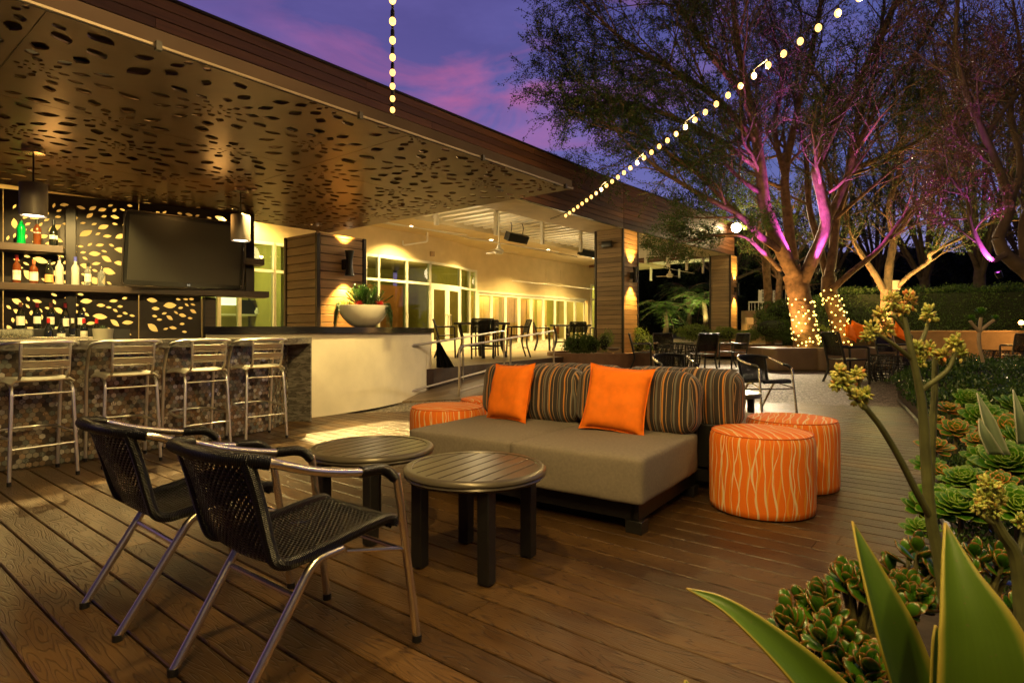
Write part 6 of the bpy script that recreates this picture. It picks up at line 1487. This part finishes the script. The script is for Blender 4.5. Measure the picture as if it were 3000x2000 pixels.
ros = [(2958, 1372, 3.3, .20, 0), (2880, 1350, 3.5, .13, 0), (2830, 1420, 3.1, .15, 0), (2760, 1400, 3.4, .13, 1), (2740, 1320, 3.9, .14, 1), (2800, 1270, 4.2, .15, 1), (2880, 1230, 4.5, .19, 0), (2950, 1270, 4.0, .17, 1), (2975, 1200, 4.7, .20, 0), (2870, 1300, 3.9, .12, 1), (2745, 1480, 3.0, .15, 0), (2700, 1500, 3.05, .12, 0),
       (2815, 1500, 2.8, .15, 0), (2905, 1470, 2.7, .13, 0), (2980, 1500, 2.5, .14, 0), (2700, 1560, 2.9, .10, 0), (2780, 1210, 4.9, .15, 1), (2740, 1240, 4.6, .12, 1), (2840, 1175, 5.3, .16, 0), (2925, 1420, 2.95, .10, 1), (2985, 1300, 3.6, .16, 0), (2720, 1370, 3.7, .10, 0)]
ros_labels = ['largest bright green rosette under the pale blades', 'green rosette left of the largest one', 'green rosette directly right of the tall flower stalk', 'orange tipped rosette close behind the tall stalk', 'orange tipped rosette at the deck edge level with the drum stools', 'orange tipped rosette farther back beside the stalk', 'wide green rosette far back in front of the dark sedum', 'orange tipped rosette at the right edge above the pale blades', 'far green rosette touching the right edge of the picture', 'small orange tipped rosette between the pale blades and the stalk', 'green rosette hanging over the deck edge left of the stalk', 'small green rosette lowest on the deck edge', 'green rosette behind the shorter budded stalk', 'green rosette just above the shorter budded stalk', 'near green rosette cut by the right edge of the picture', 'small green rosette above the upright agave tip', 'orange tipped rosette farthest back by the deck edge', 'small orange tipped rosette hard against the deck corner', 'farthest green rosette at the foot of the dark sedum', 'small orange tipped rosette beneath the largest one', 'green rosette at the right edge beside the largest one', 'tiny green rosette at the deck edge left of the orange ones']
for (px, py, d, R_, mt), lb in zip(ros, ros_labels):
    rosette(lb, W(px, py, d), R_ * rng.uniform(.8, .98), M_aeon2 if mt else M_aeon, 22 if mt else (30 if R_ < .14 else 40), (rng.uniform(.25, .7), rng.uniform(-.45, .1)), wr=.56 if mt else .5)
# dark ground cover with many upright leaves
def cover(name, label, reg, n_, L, mat, h):
    C = []; D = []
    while len(C) < n_:
        y = rng.uniform(*reg[1]); x = edge_x(y) + abs(rng.gauss(0, 1)) * reg[0] if rng.random() < .4 else edge_x(y) + .12 + rng.random() * reg[0] * 2; z = soil_z(x, y) + h * (.55 + .5 * mnoise.noise(V((x * 2.3, y * 2.3, 4)))) * rng.uniform(.35, 1); C.append((x, y, z)); D.append((rng.gauss(0, .45), rng.gauss(0, .45), 1))
    C = np.array(C); D, S, Ls, Wd = leaves_at(C, D, .35, L); o = leaf_mesh(name, C, D, S, Ls, Wd * 1.1, nr.uniform(.01, .99, n_), mat); tag(o, label, 'ground cover', kind='stuff')
M_cov = leafmat('glossy_cover_leaf', (.02, .05, .01), (.06, .12, .02), .22, .1)
cover('ground_cover', 'dark glossy sedum filling the far part of the bed', (2.6, (5.0, 11.5)), 46000, .05, M_cov, .32); cover('ground_cover', 'low dark sedum between the near rosettes', (1.4, (2.1, 5.0)), 26000, .032, M_cov, .20)
# jade bushes
def jade(label, P, R_, nb, Ll, sd):
    rg = random.Random(sd); t = thing('jade_plant', label, 'jade plant', tuple(P - ZZ * R_), 0, 'jade plants at the near corner of the bed'); m = MB(); st = MB()
    for k in range(nb):
        a, e = rg.uniform(0, 2 * PI), rg.uniform(.15, 1.5); tip = V((math.cos(a) * math.cos(e) * R_, math.sin(a) * math.cos(e) * R_, R_ * .35 + R_ * 1.1 * math.sin(e))); st.tube([V((0, 0, 0)), tip * .5 + V((0, 0, .02)), tip], [.010, .007, .004], 6); dv = tip.normalized()
        for q in range(8):
            sd_ = Matrix.Rotation(q * PI / 2 + (q // 2) * .8, 3, dv) @ dv.orthogonal().normalized(); el_ = .30 + .16 * q; d = (sd_ * math.cos(el_) + dv * math.sin(el_)).normalized(); L = Ll * rg.uniform(1.0, 1.45) * (1 - .04 * q); sw = d.cross(dv).normalized(); nn = sw.cross(d)
            b0 = tip - dv * .045 * (1 - q / 7); R = Matrix((sw, nn, d)).transposed(); r_ = rg.random(); pr = [(.02, 0), (.10, .12), (.27, .4), (.34, .62), (.26, .84), (.10, .97), (.002, 1.0)]; b = len(m.v)
            for (w_, z) in pr:
                for j in range(8): an = 2 * PI * j / 8; m.v.append(b0 + R @ V((math.cos(an) * w_ * L, math.sin(an) * w_ * L * .32 + .12 * L * z * z, z * L)))
            for k2 in range(6):
                for j in range(8):
                    j2 = (j + 1) % 8; an = [abs(math.cos(2 * PI * x / 8)) for x in (j, j + 1)]; m.face([b + k2 * 8 + j, b + k2 * 8 + j2, b + k2 * 8 + 8 + j2, b + k2 * 8 + 8 + j], r_, [(an[0], pr[k2][1]), (an[1], pr[k2][1]), (an[1], pr[k2 + 1][1]), (an[0], pr[k2 + 1][1])])
    m.build('leaves', M_jade, t, smooth=80); st.build('stems', M_stem, t)
for a in (('jade plant spilling over the deck edge, farthest left of the near plants', W(2385, 1850, 1.42), .12, 12, .050, 1), ('red edged jade plant just left of the broad agave blade', W(2510, 1760, 1.45), .13, 14, .048, 2), ('jade plant low between the first two agave blades', W(2470, 1915, 1.3), .12, 12, .046, 3),
          ('jade plant between the two upright agave blades', W(2672, 1660, 1.55), .12, 12, .046, 4), ('jade plant behind the tall agave blade tip', W(2660, 1760, 1.5), .08, 14, .045, 5), ('jade plant right of the tall agave blade beside the budded stalk', W(2890, 1690, 1.5), .13, 14, .046, 6), ('jade plant at the bottom of the picture under the broad agave blade', W(2560, 1990, 1.25), .10, 14, .05, 7)):
    jade(*a)
# agave-like plant with long blades
ag = thing('agave_plant', 'big soft agave with long yellow edged blades in the bottom right corner', 'agave', tuple(W(2760, 2300, 1.0)))
def blade(pts, widths, upv, roll=0.0, fold=.22, r=.4):
    pp = smooth_path(pts, 6); n_ = len(pp); P_ = []; UV_ = []
    for i, p in enumerate(pp):
        q = i / (n_ - 1); k = q * (len(widths) - 1); j = min(len(widths) - 2, int(k)); w_ = widths[j] + (widths[j + 1] - widths[j]) * (k - j); tn = (pp[min(n_ - 1, i + 1)] - pp[max(0, i - 1)]).normalized(); sd = tn.cross(V(upv)).normalized(); nn = sd.cross(tn)
        row = []; ur = []
        for j in range(9): x = j / 4 - 1; row.append(p + sd * (w_ / 2 * x) + nn * (fold * w_ * (x * x - .5))); ur.append((x * .97, q * .8))
        P_.append(row); UV_.append(ur)
    m = MB(); m.sheet(P_, r, UV_); m.build('blade', M_agv, ag, True, smooth=80, sol=.004)
cv = V((0, -1, .35))
blade([W(2640, 2300, 1.0), W(2440, 2060, .99), W(2290, 1905, 1.0), W(2130, 1775, 1.03), W(2010, 1722, 1.07)], [.10, .085, .055, .026, .002], V((.3, -1, .5)))
blade([W(2760, 2350, 1.1), W(2680, 2060, 1.06), W(2610, 1840, 1.05), W(2545, 1660, 1.08), W(2497, 1525, 1.12)], [.11, .115, .092, .048, .002], V((.35, -1, .2)), r=.25)
blade([W(2880, 2450, .86), W(2890, 2080, .84), W(2862, 1850, .85), W(2810, 1680, .88), W(2770, 1530, .92)], [.13, .145, .108, .050, .002], V((-.2, -1, .2)), r=.8)
blade([W(2770, 2400, .98), W(2762, 2100, .96), W(2750, 1900, .97), W(2742, 1830, .98)], [.07, .05, .025, .002], V((0, -1, .2)))
blade([W(2100, 2200, 1.0), W(2030, 2060, 1.0), W(2008, 1990, 1.02)], [.06, .035, .002], V((0, -1, .3)))
sp_ = thing('bladed_succulent', 'clump of narrow grey green blades behind the rosettes', 'succulent', tuple(W(2920, 1340, 3.0))); ag_ = ag
for pts, wd in (([W(2925, 1330, 3.0), W(2890, 1230, 3.05), W(2862, 1150, 3.15)], [.09, .07, .002]), ([W(2990, 1300, 3.0), W(2982, 1220, 3.0), W(2968, 1140, 3.1)], [.06, .055, .004]), ([W(2910, 1330, 2.9), W(2880, 1270, 2.9), W(2868, 1225, 2.95)], [.08, .06, .004])):
    pp = smooth_path(pts, 6); m = MB(); P_ = []; UV_ = []
    for i, p in enumerate(pp):
        q = i / (len(pp) - 1) * 2; j = min(1, int(q)); w_ = wd[j] + (wd[j + 1] - wd[j]) * (q - j); P_.append([p + V((w_ / 2 * x, -.25 * w_ * x * x, 0)) for x in (-1, -.5, 0, .5, 1)]); UV_.append([(x, i / len(pp) * .8) for x in (-1, -.5, 0, .5, 1)])
    m.sheet(P_, .5, UV_); m.build('blade', M_spike, sp_, True, smooth=80, sol=.006)
# budded flower stalks
n = NT('flower_bud'); r = n.attr('rnd'); n.set(col=n.ramp(r, [(0, (.14, .20, .02)), (.5, (.36, .36, .07)), (.85, (.50, .34, .08)), (1, (.62, .20, .05))]), rough=.5, sub=.1); M_bud = n.m
def stalk(label, base, stems, clusters, d0, sd):
    rg = random.Random(sd); t = thing('flower_stalk', label, 'flower stalk', tuple(base)); b0 = V(base)
    for pts, r0, r1 in stems:
        pp = smooth_path(pts, 5); m = MB(); m.tube([p - b0 for p in pp], [r0 + (r1 - r0) * k / (len(pp) - 1) for k in range(len(pp))], 10); m.build('stem', M_stem2, t)
    for (px, py, d, rr_, warm) in clusters:
        c = W(px, py, d) - b0; m = MB(); R_ = rr_ * .86 / F * d
        for k in range(5): q = c + V([rg.gauss(0, R_ * .5) for _ in range(3)]) * .6; m.tube([c - ZZ * R_ * 1.1, q], .0012, 4, cap=False, r=.1)
        for k in range(46):
            a = rand_dirs(1, .4)[0]; q = c + V(a) * R_ * rg.uniform(.45, 1.0) * (1 if True else 0); q.z += (q.z - c.z) * .35; s_ = rg.uniform(.0026, .0042); ax = (q - c).normalized(); rr2 = min(.99, max(.01, rg.gauss(.3 + .5 * warm, .2))); b = len(m.v); m.lathe([(.0003, -1.6 * s_), (s_ * .8, -.8 * s_), (s_, 0), (s_ * .7, 1.1 * s_), (.0003, 1.9 * s_)], 6, q, rr2, R=ax.to_track_quat('Z', 'Y').to_matrix())
        m.build('bud_cluster', M_bud, t, smooth=80)
M_stem2 = simple('olive_stalk', (.085, .09, .025), .6, 0, .3, 20)
stalk('tall branching budded flower stalk rising in front of the woven drum table', W(2790, 1900, 1.25), [([W(2790, 1900, 1.25), W(2752, 1640, 1.25), W(2727, 1516, 1.25), W(2712, 1340, 1.25), W(2703, 1200, 1.25), W(2690, 1120, 1.25), W(2668, 1020, 1.25), W(2648, 930, 1.26)], .0135, .0055), ([W(2727, 1516, 1.25), W(2680, 1430, 1.23), W(2630, 1332, 1.22), W(2580, 1250, 1.21), W(2533, 1190, 1.2)], .0075, .0055), ([W(2533, 1195, 1.2), W(2500, 1160, 1.2), W(2470, 1120, 1.2)], .006, .003), ([W(2533, 1190, 1.2), W(2520, 1150, 1.21), W(2514, 1105, 1.21)], .005, .003), ([W(2703, 1140, 1.25), W(2745, 1110, 1.24), W(2778, 1080, 1.24), W(2800, 1030, 1.24)], .006, .004), ([W(2668, 1050, 1.25), W(2620, 1010, 1.24), W(2560, 970, 1.24)], .005, .003), ([W(2655, 970, 1.26), W(2620, 930, 1.26), W(2585, 925, 1.26)], .004, .003), ([W(2690, 1020, 1.26), W(2712, 970, 1.27), W(2721, 935, 1.27)], .005, .003), ([W(2725, 1420, 1.32), W(2730, 1280, 1.32), W(2738, 1150, 1.32), W(2740, 1040, 1.32)], .009, .006)],
      [(2612, 885, 1.26, 28, .6), (2665, 885, 1.26, 30, 1.0), (2640, 915, 1.26, 26, .6), (2580, 925, 1.25, 24, .7), (2552, 972, 1.24, 28, .4), (2598, 962, 1.25, 24, .8), (2540, 990, 1.24, 18, .4), (2721, 922, 1.27, 27, .3), (2687, 1022, 1.26, 24, .3), (2718, 1028, 1.26, 26, .5), (2796, 1008, 1.24, 28, .4), (2816, 1036, 1.24, 22, .4), (2764, 1046, 1.25, 24, .6), (2462, 1092, 1.2, 24, .4), (2512, 1100, 1.21, 22, .4), (2474, 1122, 1.2, 24, .4), (2448, 1126, 1.2, 17, .4), (2508, 1165, 1.2, 24, .3), (2536, 1158, 1.2, 20, .4), (2692, 1060, 1.26, 20, .2)], 1.25, 3)
stalk('shorter budded flower stalk at the right edge of the picture', W(3000, 2000, 1.15), [([W(3000, 2000, 1.15), W(2997, 1850, 1.15), W(2978, 1640, 1.15), W(2935, 1560, 1.15), W(2905, 1505, 1.15)], .016, .008), ([W(2920, 1535, 1.15), W(2890, 1520, 1.15), W(2872, 1495, 1.15)], .006, .004), ([W(2982, 1640, 1.15), W(2995, 1580, 1.16), W(2996, 1545, 1.16)], .006, .004)],
      [(2898, 1425, 1.15, 30, .15), (2925, 1460, 1.15, 28, .2), (2885, 1465, 1.15, 28, .15), (2868, 1485, 1.15, 24, .2), (2910, 1490, 1.15, 26, .1), (2996, 1530, 1.16, 24, .2)], 1.15, 4)
t = thing('tree_succulent', 'small branched succulent with pale rosettes standing in the far bed', 'succulent', tuple(W(2880, 1060, 6.8))); b0 = W(2880, 1060, 6.8); m = MB()
for pts in ([W(2880, 1060, 6.8), W(2868, 1000, 6.8), W(2874, 930, 6.8)], [W(2872, 975, 6.8), W(2850, 950, 6.8), W(2842, 940, 6.8)], [W(2873, 968, 6.8), W(2895, 950, 6.8), W(2912, 938, 6.8)]): m.tube([p - b0 for p in smooth_path(pts, 4)], .018, 8)
m.build('stem', simple('pale_stem', (.3, .22, .14), .7), t)
for px, py, R_ in ((2874, 920, .09), (2845, 935, .06), (2915, 935, .06), (2852, 942, .05)):
    m = MB(); c = W(px, py, 6.8) - b0
    for k in range(24): a = k * 2.4; e = .1 + 1.2 * k / 24; d = V((math.cos(a) * math.cos(e), math.sin(a) * math.cos(e), math.sin(e))); spoon(m, c, d, ZZ, R_, R_ * .4, .2, rng.random())
    m.build('leaf_rosette', M_aeon, t, smooth=80)
# small things inside the lit room at the left
def PVr(px, v, z): P = rayv(px, v); P.z = z; return P
t = thing('lamp_shade_pendant', 'white drum lamp shade glowing inside the room left of the pillar', 'lamp', tuple(PVr(665, 7.7, 1.85))); m = MB(); m.lathe([(.34, 0), (.24, .38)], 28); m.build('lamp_shade', emis('lit_shade', (1, .85, .5), 2.6), t); m = MB(); m.tube([(0, 0, .3), (0, 0, 1.9)], .01, 6); m.build('cord', M_wire, t)
sh_ = thing('wall_shelf', 'white shelf on the olive wall inside the room', 'shelf', tuple(PVr(760, 9.1, 1.62)), ANG_U); m = MB(); m.box((0, 0, 0), (3.6, .25, .05)); m.build('board', M_wpaint, sh_)
t = thing('picture_sign', 'cream sign reading FARM FRESH on the room shelf', 'sign', tuple(PVr(788, 9.05, 1.95)), ANG_U); m = MB(); m.box((0, 0, 0), (.62, .03, .62)); m.build('board', M_lab, t); text_obj('FARM|FRESH'.replace('|', '\n'), .17, M_ink, t, Matrix.Translation((0, -.018, 0)) @ Matrix.Rotation(rad(90), 4, 'X'), 'lettering')
t = thing('slate_board', 'black framed slate on the room shelf', 'picture', tuple(PVr(726, 9.05, 1.86)), ANG_U); m = MB(); m.box((0, 0, 0), (.5, .03, .42)); m.build('board', M_blk, t)
for px, lb in ((754, 'white vase of dried stems between the slate and the sign'), (819, 'white vase of dried stems at the right end of the room shelf')):
    t = thing('vase', lb, 'vase', tuple(PVr(px, 8.95, 1.65)), 0, 'vases on the room shelf'); m = MB(); m.lathe([(.001, 0), (.07, 0), (.09, .08), (.04, .17), (.05, .2)], 16); m.build('vase_body', M_w, t); m = MB()
    for k in range(30): a = rng.uniform(0, 6.3); m.tube([(0, 0, .15), (math.cos(a) * rng.uniform(.05, .22), math.sin(a) * .15, rng.uniform(.35, .6))], .004, 3)
    m.build('dried_stems', M_barkd, t)

# spot on the bar pillar throwing the bright patch on the deck, and spotlights added under the canopy to light the stools
def canspot(label, P, tgt, en, ang, col=WARM2, bl=.25, soft=.02):  # only the pillar spot is a real fixture, the others are added
    t = thing('canopy_spotlight', label, 'spotlight', tuple(P), 0, 'small spotlights under the canopy'); d = (V(tgt) - V(P)).normalized(); R = d.to_track_quat('Z', 'Y').to_matrix(); m = MB(); m.lathe([(.02, .02), (.026, -.004), (.030, .02)], 14); m.build('trim_ring', M_panel, t)
    m = MB(); m.lathe([(.0005, .012), (.020, .012)], 12); m.build('lens', emis('spot_lens', (1, .8, .45), 20) if 'spot_lens' not in bpy.data.materials else bpy.data.materials['spot_lens'], t); light('canopy_spot_beam', 'SPOT', tuple(V(P) + d * .04 - ZZ * .01), en, col, soft, tgt, ang, bl)
canspot('small spotlight at the top corner of the bar pillar aimed at the deck', V((-3.0, 9.1, 2.66)), (-1.65, 6.9, 0), 2600, 27)
for k, (px, lb) in enumerate(((260, 'added small canopy spotlight over the second bar stool'), (480, 'added small canopy spotlight over the third bar stool'), (745, 'added small canopy spotlight over the bar stool nearest the white wall'), (60, 'added small canopy spotlight over the leftmost bar stool'))):
    q = G(px, 470 + px * .115, HC - .018); b = (-3.56 + .34 * (0, 1, 2, 3)[(1, 2, 3, 0)[k]], 4.47 + .543 * (1, 2, 3, 0)[k], 0); canspot(lb, q, (b[0] - .25, b[1] + .2, .5), 430 if px != 745 else 620, 70, bl=.6)

for k, (px, lb) in enumerate(((90, 'added small canopy spotlight washing the left bottles'), (230, 'added small canopy spotlight washing the wine bottles'))):
    P = SH(shs(px, -.9), -.9, HC - .018); canspot(lb, P, tuple(SH(shs(px, 0), 0, 1.5)), 220, 95, bl=.8)  # spots added to light the bottles

for px in (640, 150): P = G(px, 545 if px > 300 else 470, HC) - ZZ * .36; light('canopy_fill', 'POINT', tuple(P), 3.5, (1, .50, .12), .12)  # fill lights without fixtures, added under the canopy sheet

canspot('added small canopy spotlight aimed at the white bowl planter', G(1010, 662, HC - .018), (-2.15, 8.3, 1.35), 420, 50, bl=.7)  # spot added to light the bowl

canspot('added small canopy spotlight washing the white curved wall', G(1180, 600, HC - .018), (-2.3, 8.2, .5), 260, 75, bl=.9)  # spot added to light the curved wall
